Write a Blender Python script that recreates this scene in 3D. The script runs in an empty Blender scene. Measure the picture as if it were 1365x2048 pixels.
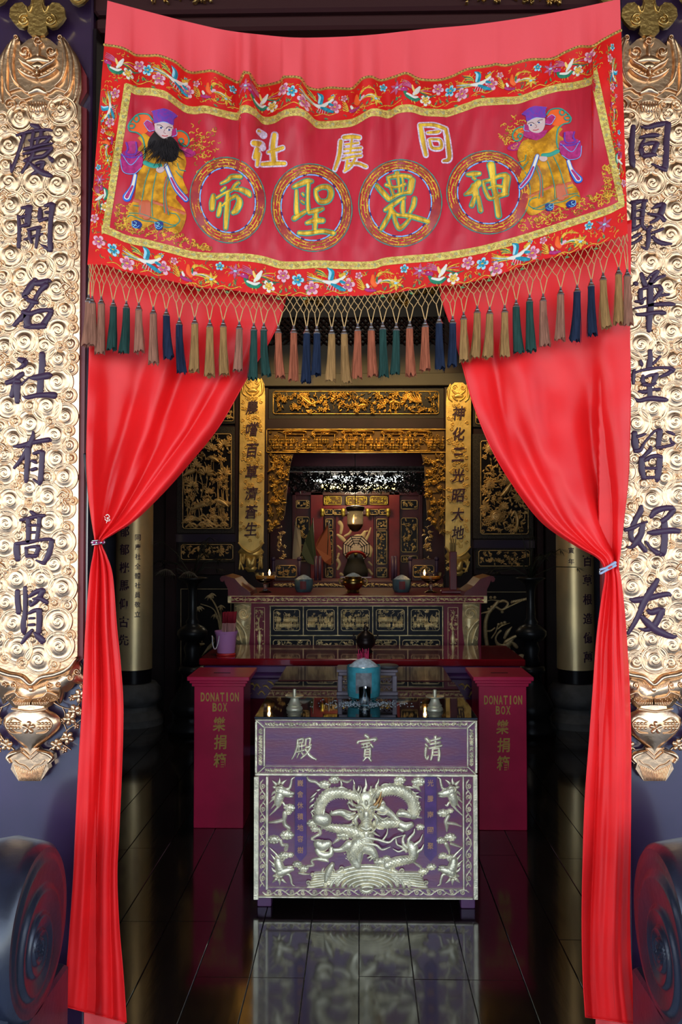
import bpy, math, random
import numpy as np
from math import pi, sin, cos, sqrt, radians
from mathutils import Vector, Matrix

SC = bpy.context.scene
COL = SC.collection
rnd = random.Random(7)

# ------------------------------------------------------------------ camera
F = 1750.0                                   # focal length in pixels of the 1365 x 2048 frame
PITCH, YAW = math.atan(56 / F), math.atan(39.5 / F)
CAMZ = 1.66
cam = bpy.data.cameras.new('camera')
cam.sensor_fit = 'VERTICAL'
cam.sensor_height = 36.0
cam.lens = 36.0 * F / 2048
cam.clip_start = 0.05
camo = bpy.data.objects.new('camera', cam)
COL.objects.link(camo)
camo.location = (0, 0, CAMZ)
camo.rotation_euler = (pi / 2 + PITCH, 0, YAW)
SC.camera = camo

# ------------------------------------------------------------------ light
SC.view_settings.view_transform = 'Standard'
SC.view_settings.look = 'None'
SC.view_settings.exposure = 0.90
SC.view_settings.gamma = 1.0
SC.view_settings.use_curve_mapping = False
wd = bpy.data.worlds.new('sky')
SC.world = wd
wd.use_nodes = True
wn = wd.node_tree.nodes
bg = wn['Background']
sky = wn.new('ShaderNodeTexSky')
sky.sky_type = 'NISHITA'
sky.sun_disc = False
sky.sun_elevation = radians(48)
sky.sun_rotation = radians(12)
sky.altitude = 0
sky.dust_density = 0.3
sky.ozone_density = 3.0
hs = wn.new('ShaderNodeHueSaturation'); hs.inputs['Saturation'].default_value = 0.62      # thin bright haze over the blue
wd.node_tree.links.new(sky.outputs[0], hs.inputs['Color'])
wd.node_tree.links.new(hs.outputs[0], bg.inputs[0])
bg.inputs[1].default_value = 0.44
sun = bpy.data.lights.new('sun', 'SUN')
sun.energy = 5.0
sun.angle = radians(0.6)
sun.color = (1.0, 0.95, 0.88)
suno = bpy.data.objects.new('sun', sun)
COL.objects.link(suno)
suno.location = (2, -8, 12)
suno.rotation_euler = (radians(-42), 0, radians(12))     # sun stands behind the temple; the facade and forecourt lie in its shade

# ------------------------------------------------------------------ pixel -> place
_Rm = np.array(camo.rotation_euler.to_matrix())
def ray(px, py):
    px = np.asarray(px, float); py = np.asarray(py, float)
    v = np.stack([(px - 682.5) / F, -(py - 1024) / F, -np.ones_like(px * py)], -1)
    return v @ _Rm.T
def W(px, py, d, h=0.0):
    """point on the plane y = d seen at pixel (px, py), lifted h towards the door"""
    px, py, d, h = np.broadcast_arrays(np.asarray(px, float), np.asarray(py, float), np.asarray(d, float), np.asarray(h, float))
    r = ray(px, py)
    t = d / r[..., 1]
    p = r * t[..., None]
    p[..., 2] += CAMZ
    p[..., 1] -= h
    return p
def Wz(px, py, z):
    """point on the level z seen at a pixel"""
    r = ray(px, py); t = (z - CAMZ) / r[2]
    p = r * t; p[2] += CAMZ
    return p
def plane(d):
    return lambda x, y, h: W(x, y, d, h)

# ------------------------------------------------------------------ materials
MATS = {}
def M(name, col=(0.5, 0.5, 0.5), rough=0.5, metal=0.0, spec=0.5, var=0.0, vscale=8.0, bump=0.0, bscale=40.0,
      coat=0.0, coatr=0.1, sheen=0.0, emit=None, estr=0.0, trans=0.0, ior=1.45, col2=None, wave=0, alpha=1.0, rvar=0.0, stretch=None, aniso=0.0, coati=1.5):
    if name in MATS: return MATS[name]
    m = bpy.data.materials.new(name); m.use_nodes = True
    nt = m.node_tree; N = nt.nodes; L = nt.links
    b = N['Principled BSDF']
    b.inputs['Base Color'].default_value = (*col, 1)
    b.inputs['Roughness'].default_value = rough
    b.inputs['Metallic'].default_value = metal
    b.inputs['Specular IOR Level'].default_value = spec
    b.inputs['IOR'].default_value = ior
    b.inputs['Coat Weight'].default_value = coat
    b.inputs['Coat Roughness'].default_value = coatr
    b.inputs['Coat IOR'].default_value = coati
    b.inputs['Sheen Weight'].default_value = sheen
    b.inputs['Transmission Weight'].default_value = trans
    b.inputs['Alpha'].default_value = alpha
    b.inputs['Anisotropic'].default_value = aniso
    if emit:
        b.inputs['Emission Color'].default_value = (*emit, 1)
        b.inputs['Emission Strength'].default_value = estr
    tc = None
    def coords():
        nonlocal tc
        if tc is None:
            t = N.new('ShaderNodeTexCoord'); tc = t.outputs['Object']
            if stretch:
                mp = N.new('ShaderNodeMapping'); mp.inputs['Scale'].default_value = stretch
                L.new(tc, mp.inputs[0]); tc = mp.outputs[0]
        return tc
    if var > 0 or col2:
        nz = N.new('ShaderNodeTexNoise'); nz.inputs['Scale'].default_value = vscale; nz.inputs['Detail'].default_value = 4
        L.new(coords(), nz.inputs['Vector'])
        mx = N.new('ShaderNodeMix'); mx.data_type = 'RGBA'
        c2 = col2 if col2 else tuple(c * (1 - var) for c in col)
        mx.inputs['A'].default_value = (*col, 1); mx.inputs['B'].default_value = (*c2, 1)
        rp = N.new('ShaderNodeValToRGB'); rp.color_ramp.elements[0].position = 0.38; rp.color_ramp.elements[1].position = 0.62
        L.new(nz.outputs[0], rp.inputs[0]); L.new(rp.outputs[0], mx.inputs['Factor'])
        L.new(mx.outputs['Result'], b.inputs['Base Color'])
    if rvar > 0:
        n2 = N.new('ShaderNodeTexNoise'); n2.inputs['Scale'].default_value = vscale * 0.7; n2.inputs['Detail'].default_value = 3
        L.new(coords(), n2.inputs['Vector'])
        mr = N.new('ShaderNodeMapRange'); mr.inputs['To Min'].default_value = max(0.02, rough - rvar); mr.inputs['To Max'].default_value = rough + rvar
        L.new(n2.outputs[0], mr.inputs[0]); L.new(mr.outputs[0], b.inputs['Roughness'])
    if bump > 0:
        if wave:
            n3 = N.new('ShaderNodeTexWave'); n3.inputs['Scale'].default_value = bscale; n3.inputs['Distortion'].default_value = wave
        else:
            n3 = N.new('ShaderNodeTexNoise'); n3.inputs['Scale'].default_value = bscale; n3.inputs['Detail'].default_value = 3
        L.new(coords(), n3.inputs['Vector'])
        bp = N.new('ShaderNodeBump'); bp.inputs['Strength'].default_value = bump; bp.inputs['Distance'].default_value = 0.01
        L.new(n3.outputs[0], bp.inputs['Height']); L.new(bp.outputs[0], b.inputs['Normal'])
    MATS[name] = m
    return m

# ------------------------------------------------------------------ mesh building
from mathutils.geometry import delaunay_2d_cdt
class MB:
    def __init__(s):
        s.v = []; s.f = []; s.mi = []; s.n = 0
    def add(s, verts, faces, mi=0):
        verts = np.asarray(verts, float).reshape(-1, 3)
        o = s.n
        s.v.append(verts); s.n += len(verts)
        for f in faces:
            s.f.append(tuple(int(i) + o for i in f)); s.mi.append(mi)
    def grid(s, P, mi=0, flip=False, wrap=False):
        """P: (a, b, 3) array of points -> quads (wrap closes b)"""
        a, b = P.shape[:2]
        idx = np.arange(a * b).reshape(a, b)
        if wrap: idx = np.concatenate([idx, idx[:, :1]], 1)
        q = np.stack([idx[:-1, :-1], idx[1:, :-1], idx[1:, 1:], idx[:-1, 1:]], -1).reshape(-1, 4)
        if flip: q = q[:, ::-1]
        o = s.n
        s.v.append(P.reshape(-1, 3)); s.n += a * b
        s.f.extend(map(tuple, (q + o).tolist())); s.mi.extend([mi] * len(q))
    def box(s, x0, x1, y0, y1, z0, z1, mi=0):
        v = [(x, y, z) for x in (x0, x1) for y in (y0, y1) for z in (z0, z1)]
        s.add(v, [(0, 1, 3, 2), (4, 6, 7, 5), (0, 4, 5, 1), (2, 3, 7, 6), (0, 2, 6, 4), (1, 5, 7, 3)], mi)
    def cbox(s, x0, x1, y0, y1, z0, z1, c=0.004, mi=0):
        """box with chamfered edges all round"""
        c = min(c, (x1 - x0) / 3, (y1 - y0) / 3, (z1 - z0) / 3)
        def ring(dx, z):
            X0, X1, Y0, Y1 = x0 + dx, x1 - dx, y0 + dx, y1 - dx
            return [(X0 + c, Y0, z), (X1 - c, Y0, z), (X1, Y0 + c, z), (X1, Y1 - c, z), (X1 - c, Y1, z), (X0 + c, Y1, z), (X0, Y1 - c, z), (X0, Y0 + c, z)]
        rs = ring(c, z0) + ring(0, z0 + c) + ring(0, z1 - c) + ring(c, z1)
        fs = [tuple(range(7, -1, -1)), tuple(range(24, 32))]
        for k in range(3):
            for i in range(8):
                j = (i + 1) % 8
                fs.append((k * 8 + i, k * 8 + j, k * 8 + 8 + j, k * 8 + 8 + i))
        s.add(rs, fs, mi)
    def lathe(s, prof, c=(0, 0), n=24, mi=0, sx=1.0, sy=1.0):
        prof = np.asarray(prof, float)
        th = np.linspace(0, 2 * pi, n, endpoint=False)
        P = np.zeros((len(prof), n, 3))
        P[..., 0] = c[0] + prof[:, :1] * np.cos(th) * sx
        P[..., 1] = c[1] + prof[:, :1] * np.sin(th) * sy
        P[..., 2] = prof[:, 1:2]
        s.grid(P, mi, flip=True, wrap=True)
    def tube(s, pts, r, n=8, mi=0, cap=True):
        pts = np.asarray(pts, float); k = len(pts)
        r = np.broadcast_to(np.asarray(r, float), (k,))
        T = np.gradient(pts, axis=0)
        T /= np.linalg.norm(T, axis=1)[:, None] + 1e-12
        up = np.array([0, 0, 1.0]) if abs(T[0, 2]) < 0.9 else np.array([0, 1.0, 0])
        P = np.zeros((k, n, 3)); th = np.linspace(0, 2 * pi, n, endpoint=False)
        a = np.cross(T[0], up); a /= np.linalg.norm(a)
        for i in range(k):
            a = a - T[i] * a.dot(T[i]); a /= np.linalg.norm(a) + 1e-12
            b = np.cross(T[i], a)
            P[i] = pts[i] + r[i] * (np.cos(th)[:, None] * a + np.sin(th)[:, None] * b)
        o = s.n
        s.grid(P, mi, wrap=True)
        if cap:
            s.f.append(tuple(o + i for i in range(n))); s.mi.append(mi)
            s.f.append(tuple(o + (k - 1) * n + i for i in range(n - 1, -1, -1))); s.mi.append(mi)
    def sphere(s, c, r, nu=10, nv=7, mi=0):
        r = np.broadcast_to(np.asarray(r, float), (3,))
        th = np.linspace(0, 2 * pi, nu, endpoint=False); ph = np.linspace(0.001, pi - 0.001, nv)
        P = np.zeros((nv, nu, 3))
        P[..., 0] = c[0] + r[0] * np.sin(ph)[:, None] * np.cos(th)
        P[..., 1] = c[1] + r[1] * np.sin(ph)[:, None] * np.sin(th)
        P[..., 2] = c[2] + r[2] * np.cos(ph)[:, None]
        s.grid(P, mi, wrap=True)
    def plate(s, pts, mapf, h, mi=0, back=0.0):
        """outlined plate: polygon in pixels, front lifted h, walls back to `back`"""
        pts = np.asarray(pts, float)
        A = mapf(pts[:, 0], pts[:, 1], np.full(len(pts), h)); B = mapf(pts[:, 0], pts[:, 1], np.full(len(pts), back))
        n = len(pts)
        # clockwise on screen (y down) faces the camera
        area = np.sum(pts[:, 0] * np.roll(pts[:, 1], -1) - np.roll(pts[:, 0], -1) * pts[:, 1])
        fr = list(range(n)) if area < 0 else list(range(n - 1, -1, -1))
        fs = [tuple(fr)]
        for i in range(n):
            j = (i + 1) % n
            fs.append((i, j, n + j, n + i) if area > 0 else (j, i, n + i, n + j))
        s.add(np.concatenate([A, B]), fs, mi)
    def fill(s, pts, mapf, h, cell=4.0, mi=0, back=0.0):
        """outlined patch that follows a curved cloth: inside triangulated with extra points every `cell` units"""
        pts = np.asarray(pts, float)
        lo, hi = pts.min(0), pts.max(0)
        gx, gy = np.meshgrid(np.arange(lo[0], hi[0], cell), np.arange(lo[1], hi[1], cell))
        g = np.stack([gx.ravel(), gy.ravel()], -1)
        n = len(pts); ins = np.zeros(len(g), bool); j = n - 1
        for i in range(n):
            c = ((pts[i, 1] > g[:, 1]) != (pts[j, 1] > g[:, 1])) & (g[:, 0] < (pts[j, 0] - pts[i, 0]) * (g[:, 1] - pts[i, 1]) / (pts[j, 1] - pts[i, 1] + 1e-12) + pts[i, 0])
            ins ^= c; j = i
        vs = [Vector(p) for p in pts] + [Vector(p) for p in g[ins]]
        r = delaunay_2d_cdt(vs, [(i, (i + 1) % n) for i in range(n)], [tuple(range(n))], 1, 1e-4)
        V = np.array([v[:] for v in r[0]]); f = [tuple(q) for q in r[2]]
        s.add(mapf(V[:, 0], V[:, 1], np.full(len(V), h)), f, mi)
        A = mapf(pts[:, 0], pts[:, 1], np.full(n, h)); B = mapf(pts[:, 0], pts[:, 1], np.full(n, back))
        s.add(np.concatenate([A, B]), [(i, (i + 1) % n, n + (i + 1) % n, n + i) for i in range(n)], mi)
    def stroke(s, pts, mapf, h=1.0, prof='round', n=6, step=None, mi=0, rel=None, base=0.0, smooth=True, hmin=0.0):
        """a brush stroke in pixels [(x, y, width)...] raised from the surface; rel: height as fraction of half-width in metres per px"""
        p = np.asarray(pts, float)
        if len(p) == 1: p = np.concatenate([p, p + [[0.1, 0, 0]]])
        p = crom(p, step) if smooth else p
        T = np.gradient(p[:, :2], axis=0); T /= np.linalg.norm(T, axis=1)[:, None] + 1e-9
        k = 4
        ph = np.linspace(pi / 2, 0, k, endpoint=False)
        w0, w1 = p[0, 2] / 2, p[-1, 2] / 2
        pre = np.stack([p[0, 0] - T[0, 0] * w0 * np.sin(ph), p[0, 1] - T[0, 1] * w0 * np.sin(ph), p[0, 2] * np.cos(ph) + 0.02], -1)
        post = np.stack([p[-1, 0] + T[-1, 0] * w1 * np.sin(ph), p[-1, 1] + T[-1, 1] * w1 * np.sin(ph), p[-1, 2] * np.cos(ph) + 0.02], -1)[::-1]
        hs = np.concatenate([np.cos(ph), np.ones(len(p)), np.cos(ph)[::-1]])
        q = np.concatenate([pre, p, post])
        TT = np.concatenate([np.repeat(T[:1], k, 0), T, np.repeat(T[-1:], k, 0)])
        Nn = np.stack([-TT[:, 1], TT[:, 0]], -1)
        if prof == 'round':
            ss = np.linspace(-1, 1, n + 1); hh = np.sqrt(np.maximum(0, 1 - ss ** 2))
        elif prof == 'flat':
            ss = np.array([-1, -0.97, -0.86, 0.86, 0.97, 1.0]); hh = np.array([0, 0.7, 1, 1, 0.7, 0]); hs = np.minimum(1, hs * 2.0)
        elif prof == 'ridge':
            ss = np.array([-1, -0.5, 0, 0.5, 1.0]); hh = np.array([0, 0.45, 1, 0.45, 0])
        X = q[:, 0:1] + Nn[:, 0:1] * ss * q[:, 2:3] / 2
        Y = q[:, 1:2] + Nn[:, 1:2] * ss * q[:, 2:3] / 2
        H = hs[:, None] * hh[None, :] * h
        if rel is not None: H = hh[None, :] * q[:, 2:3] / 2 * rel + hmin * hs[:, None]
        s.grid(mapf(X, Y, H + base), mi, flip=True)
    def obj(s, name, mats, parent=None, smooth=True, kind=None, autosmooth=None):
        V = np.concatenate(s.v) if s.v else np.zeros((0, 3))
        if parent is not None: V = V - ORG[parent.name]
        me = bpy.data.meshes.new(name)
        me.from_pydata(V.tolist(), [], s.f)
        if not isinstance(mats, (list, tuple)): mats = [mats]
        for m in mats: me.materials.append(m)
        if len(mats) > 1: me.polygons.foreach_set('material_index', s.mi)
        if smooth:
            me.shade_smooth()
            if autosmooth: me.set_sharp_from_angle(angle=radians(autosmooth))
        else: me.shade_flat()
        o = bpy.data.objects.new(name, me)
        COL.objects.link(o)
        if parent is not None:
            o.parent = parent; ORG[o.name] = ORG[parent.name]
        else: ORG[o.name] = np.zeros(3)
        if kind: o['kind'] = kind
        return o
ORG = {}
def thing(name, label, cat, loc=(0, 0, 0), group=None):
    o = bpy.data.objects.new(name, None); COL.objects.link(o)
    o.empty_display_size = 0.1
    o.location = loc; o['label'] = label; o['category'] = cat
    if group: o['group'] = group
    ORG[o.name] = np.asarray(loc, float)
    return o
def tag(o, label, cat, group=None):
    o['label'] = label; o['category'] = cat
    if group: o['group'] = group
    return o
def struct(o):
    o['kind'] = 'structure'; return o
def place_copy(src, parent, mtx, name=None):
    o = src.copy(); COL.objects.link(o)
    o.parent = parent; o.matrix_local = mtx
    ORG[o.name] = ORG[parent.name]
    return o
def crom(p, step=None):
    p = np.asarray(p, float)
    if len(p) < 3:
        k = 3; t = np.linspace(0, 1, k + 1)[:, None]
        return p[0] * (1 - t) + p[-1] * t
    e = np.concatenate([[2 * p[0] - p[1]], p, [2 * p[-1] - p[-2]]])
    L = np.linalg.norm(np.diff(p[:, :2], axis=0), axis=1)
    if step is None: step = max(L.sum() / 60, 0.35 * max(0.6, p[:, -1].mean()))
    out = []
    for i in range(len(p) - 1):
        k = max(1, int(math.ceil(L[i] / step)))
        t = np.linspace(0, 1, k, endpoint=False)[:, None]
        a, b, c, d = e[i], e[i + 1], e[i + 2], e[i + 3]
        out.append(0.5 * (2 * b + (c - a) * t + (2 * a - 5 * b + 4 * c - d) * t ** 2 + (3 * b - a - 3 * c + d) * t ** 3))
    out.append(p[-1:])
    return np.concatenate(out)
def S(txt):
    """'x,y,w x,y,w | x,y,w ...' -> list of strokes"""
    return [np.array([[float(c) for c in q.split(',')] for q in st.split()]) for st in txt.split('|')]
def spiral(cx, cy, R, turns=1.4, rot=0.0, w=2.0, sgn=1, n=18, inner=0.12, w1=None):
    t = np.linspace(0, 1, n); r = R * (1 - (1 - inner) * t); a = rot + sgn * turns * 2 * pi * t
    ww = w if w1 is None else w + (w1 - w) * t
    return np.stack([cx + r * np.cos(a), cy + r * np.sin(a), np.broadcast_to(ww, (n,))], -1)
_GL = {}
def glyph(ch, bold=0.0):
    """outline of a character from the built-in font: verts (unit box), faces, boundary edges"""
    k = (ch, bold)
    if k in _GL: return _GL[k]
    cu = bpy.data.curves.new('t', 'FONT'); cu.body = ch; cu.size = 1.0; cu.offset = bold; cu.resolution_u = 3
    o = bpy.data.objects.new('t', cu); COL.objects.link(o)
    dg = bpy.context.evaluated_depsgraph_get(); dg.update()
    me = o.evaluated_get(dg).to_mesh()
    v = np.array([x.co[:] for x in me.vertices]).reshape(-1, 3)[:, :2]; f = [tuple(p.vertices) for p in me.polygons]
    o.evaluated_get(dg).to_mesh_clear()
    bpy.data.objects.remove(o); bpy.data.curves.remove(cu)
    cnt = {}
    for p in f:
        for i in range(len(p)):
            a, b = p[i], p[(i + 1) % len(p)]
            cnt[(a, b)] = 1
    be = [(a, b) for (a, b) in cnt if (b, a) not in cnt]
    _GL[k] = (v, f, be)
    return _GL[k]
def put_glyph(mb, ch, cx, cy, w, h, mapf, lift, mi=0, bold=0.0, slant=0.0):
    v, f, be = glyph(ch, bold)
    lo, hi = v.min(0), v.max(0)
    u = (v - (lo + hi) / 2) / (hi - lo)
    if abs(hi - lo)[1] < 0.3 * abs(hi - lo)[0]: u[:, 1] *= (hi - lo)[1] / (hi - lo)[0]
    X = cx + u[:, 0] * w + slant * u[:, 1] * h; Y = cy - u[:, 1] * h - slant * 0.3 * u[:, 0] * w
    n = len(v)
    A = mapf(X, Y, np.full(n, lift)); B = mapf(X, Y, np.zeros(n))
    mb.add(np.concatenate([A, B]), f + [(b, a, n + a, n + b) for a, b in be], mi)

# ------------------------------------------------------------------ shared materials
GOLD = M('gilt_metal', (0.79, 0.52, 0.31), 0.29, 1.0, var=0.25, vscale=5, bump=0.12, bscale=60, rvar=0.06)
GILT = M('gilt_wood', (0.78, 0.50, 0.13), 0.38, 0.75, var=0.5, vscale=14, bump=0.2, bscale=120)
GILTP = M('pale_gilt_wood', (0.95, 0.87, 0.62), 0.34, 0.5, var=0.35, vscale=25, bump=0.2, bscale=150)
INK = M('violet_black_paint', (0.048, 0.020, 0.045), 0.4, spec=.35)
LACQ = M('sky_tinted_lacquer', (0.034, 0.013, 0.048), 0.3, coat=1.0, coatr=0.16, var=0.35, vscale=3, rvar=0.05, coati=1.9)  # maroon lacquer with the blue sky reflection tinted into its base colour
DARKWOOD = M('dark_stained_wood', (0.018, 0.010, 0.012), 0.38, var=0.4, vscale=6)
BLACKLAC = M('black_lacquer', (0.006, 0.005, 0.008), 0.35, spec=.25)
# ================================================================== the setting
DW = 2.92                                      # front wall plane
XL, XR = W(177, 1024, DW)[0], W(1252, 1024, DW)[0]
ZL = W(700, 20, DW)[2]                         # underside of the lintel
stone = M('courtyard_granite', (0.33, 0.40, 0.50), 0.75, var=0.2, vscale=2, bump=0.2, bscale=30)
mb = MB(); mb.box(-14, 14, -22, 2.86, -0.10, -0.015); struct(mb.obj('courtyard_floor', stone, smooth=False))
porchw = M('porch_timber', (0.30, 0.14, 0.06), 0.6, var=0.3, vscale=4)
mb = MB(); mb.box(-6, 6, -2.9, DW, 4.35, 4.5)
for k in range(12): mb.box(-6, 6, -2.8 + k * 0.48, -2.68 + k * 0.48, 4.2, 4.35)
struct(mb.obj('ceiling_porch', porchw, smooth=False))
# front wall: lacquered timber either side of the doorway
for nm, x0, x1 in (('wall_left', -4.5, XL), ('wall_right', XR, 4.5)):
    mb = MB(); mb.cbox(x0, x1, DW, DW + 0.16, -0.05, 4.35, 0.006)
    struct(mb.obj(nm, LACQ, smooth=False))
mb = MB(); mb.cbox(XL, XR, DW, DW + 0.16, ZL, 4.35, 0.01); mb.cbox(XL, XR, DW + 0.02, DW + 0.14, ZL - 0.05, ZL, 0.01)
lint = struct(mb.obj('trim_1', M('door_head_wood', (0.035, 0.010, 0.010), 0.5, spec=.2), smooth=False))
# added matt black boards that keep bright reflections off the door jambs
for k, (x0, x1) in enumerate(((XL, XL + .012), (XR - .012, XR))):
    mb = MB(); mb.cbox(x0, x1, DW + .002, DW + .17, -.01, ZL - .05, .002); struct(mb.obj('trim_%d' % (k + 2), M('jamb_glare_cover', (.012, .007, .008), .8, spec=.05), smooth=False))
# hall shell
hallw = M('hall_wall_dark', (0.03, 0.018, 0.02), 0.6, var=0.4, vscale=2)
HX, HY1, HZ = 3.1, 12.0, 5.6
mb = MB(); mb.box(-HX - 0.1, -HX, DW + 0.16, HY1, -0.05, HZ); struct(mb.obj('wall_hall_left', hallw, smooth=False))
mb = MB(); mb.box(HX, HX + 0.1, DW + 0.16, HY1, -0.05, HZ); struct(mb.obj('wall_hall_right', hallw, smooth=False))
mb = MB(); mb.box(-HX, HX, HY1, HY1 + 0.1, -0.05, HZ); struct(mb.obj('wall_back', hallw, smooth=False))
mb = MB(); mb.box(-HX - 0.1, HX + 0.1, DW + 0.16, HY1, HZ, HZ + 0.1); struct(mb.obj('ceiling', DARKWOOD, smooth=False))
mb = MB(); mb.box(-4.5, 4.5, DW, DW + 0.16, 4.5, 5.7); struct(mb.obj('wall_gable', DARKWOOD, smooth=False))
# plank floor: long dark polished boards running into the hall, with recessed joints
plank = M('polished_black_planks', (0.012, 0.008, 0.007), 0.13, spec=0.5, var=0.4, vscale=3, coat=0.8, coatr=0.08, coati=1.6, bump=0.05, bscale=7, rvar=0.05, stretch=(3, 0.6, 1))
mb = MB(); mb.box(-HX, HX, 2.86, HY1, -0.06, -0.012)
fl = struct(mb.obj('floor', M('joint_dust', (0.16, 0.15, 0.15), 0.9, var=0.5, vscale=30), smooth=False))
PWD = 0.2075
x0 = Wz(718, 2048, 0)[0]
pl_src = {}
rp = random.Random(3)
i0 = int(math.floor((-HX - x0) / PWD)); i1 = int(math.ceil((HX - x0) / PWD))
for i in range(i0, i1):
    a, b = max(-HX, x0 + i * PWD + 0.0016), min(HX, x0 + (i + 1) * PWD - 0.0016)
    if b - a < 0.02: continue
    y = 2.86 if i % 2 else 2.2
    cuts = [2.86]
    yy = Wz(700, 1957, 0)[1] if i in (-3, -2, 1, 2) else 3.35 + rp.random() * 1.6
    while yy < HY1: cuts.append(yy); yy += 2.1 + rp.random() * 1.2
    cuts.append(HY1)
    for y0_, y1_ in zip(cuts[:-1], cuts[1:]):
        z = -0.0008 * rp.random()
        mb = MB(); mb.cbox(a, b, y0_ + 0.0008, y1_ - 0.0008, -0.012, z, 0.0012)
        mb.obj('plank', plank, fl, smooth=False)
# ================================================================== couplet boards beside the door
ZOOM = 170 / 1365.0
CH_L = [  # strokes traced as x,y,width
 (240, '510,90,50 600,120,90 650,165,70|280,262,40 420,215,45 560,185,50 700,172,45 800,172,45 845,182,30|400,250,60 350,400,60 300,560,55 250,700,60 205,810,60 195,840,40|185,715,20 185,790,40|550,210,55 525,350,55 515,450,50|670,170,60 665,270,60 620,330,50 600,430,40|475,340,30 560,320,40 700,290,45 820,285,50|805,300,65 740,370,55 660,410,40|400,480,50 520,455,55 650,420,50 780,400,35 860,388,28|390,560,40 520,525,40 680,480,45 845,460,50|845,470,50 780,530,55 700,590,60 580,610,65 480,640,70 410,665,60|545,540,60 520,600,70 470,680,80|800,610,50 840,650,90 845,670,60|470,690,60 420,770,55 370,860,40|590,715,40 660,690,60 715,690,55|705,700,70 670,780,75 600,840,80 530,885,45|500,710,50 580,780,80 680,850,100 780,890,90 830,905,60'),
 (390, '305,350,50 320,500,65 320,700,70 310,840,65|365,220,50 450,205,60 515,205,55|475,220,120 462,350,115 450,470,100|340,370,50 430,345,50|345,515,50 440,490,60|655,240,65 650,380,85 650,420,60|650,425,60 760,385,55|735,185,50 830,160,80 870,170,70|850,175,100 825,400,80 815,600,80 815,800,90 825,890,70|740,290,38 800,285,38|665,803,22 740,850,60 815,895,70|460,570,45 560,545,55 660,525,55|400,730,35 550,675,45 690,638,45|480,600,55 490,700,60 515,770,48|630,560,75 610,700,62 590,850,45'),
 (545, '575,125,75 520,200,110 430,330,105 395,385,80 440,405,55|600,180,90 700,165,110 790,135,70 815,150,45|745,210,100 665,290,85 600,390,70 545,490,85 480,590,75 430,650,95 350,740,95 240,850,65|465,450,75 560,480,90 605,490,60|380,640,65 500,668,85 650,622,80 780,610,70 840,625,75|835,630,75 780,730,100 700,850,115|430,865,100 560,875,95 715,865,100|440,690,110 440,780,115 460,850,110'),
 (690, '330,240,90 400,270,120 400,320,85 330,375,45 262,395,18|125,610,85 240,565,95 350,480,90 375,460,65|290,590,115 240,700,105 195,820,75|290,650,120 285,780,105 290,910,85|355,640,38 420,575,32 480,525,18|685,155,100 690,300,115 675,450,105 662,600,115 650,790,115|505,535,45 580,530,105 700,510,115 790,490,110 820,490,70|375,828,16 450,845,70 600,815,85 750,805,95 875,812,120'),
 (850, '240,345,45 350,338,80 500,292,80 650,262,80 790,240,85 820,250,55|545,115,38 535,200,75 480,320,90 400,480,80 300,620,62 240,690,48|450,380,100 455,520,95 440,700,82 432,850,82 430,910,60|555,458,52 640,435,70 705,440,65|690,450,95 680,600,92 670,750,92 660,890,92 648,950,55|540,872,22 600,912,52 645,935,65|525,577,52 578,600,58|518,722,58 580,702,58'),
 (1010, '505,110,55 560,150,80 610,190,75|340,245,50 450,218,62 600,182,70 715,170,62|460,230,75 465,400,78 460,580,68|645,210,75 625,400,68 600,560,68|470,325,48 640,325,48|480,440,48 620,438,48|275,640,100 275,750,108 300,865,95|285,618,62 450,600,70 650,562,55 800,550,62 845,575,75|838,590,90 820,700,95 775,830,95 712,930,70|592,888,28 660,918,52 715,935,62|425,690,52 440,815,62|425,690,42 520,672,52 615,668,72|630,690,82 592,790,75 570,825,60|450,822,62 590,815,72'),
 (1165, '290,145,85 290,300,88 310,475,88|415,85,72 415,300,75 410,480,76 388,640,95 388,770,88 400,815,38|480,222,52 580,152,80 680,120,82 715,130,65|700,140,92 640,230,82 560,320,72 505,370,45|545,260,38 640,252,70 720,290,82 765,318,65|488,300,42 492,355,45|475,490,52 550,452,70 630,440,72|640,455,100 640,600,95 630,790,88|482,575,42 548,572,42|480,680,50 548,675,50|520,765,52 450,850,82 365,965,55|560,802,35 620,860,100 690,930,115'),
]
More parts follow.
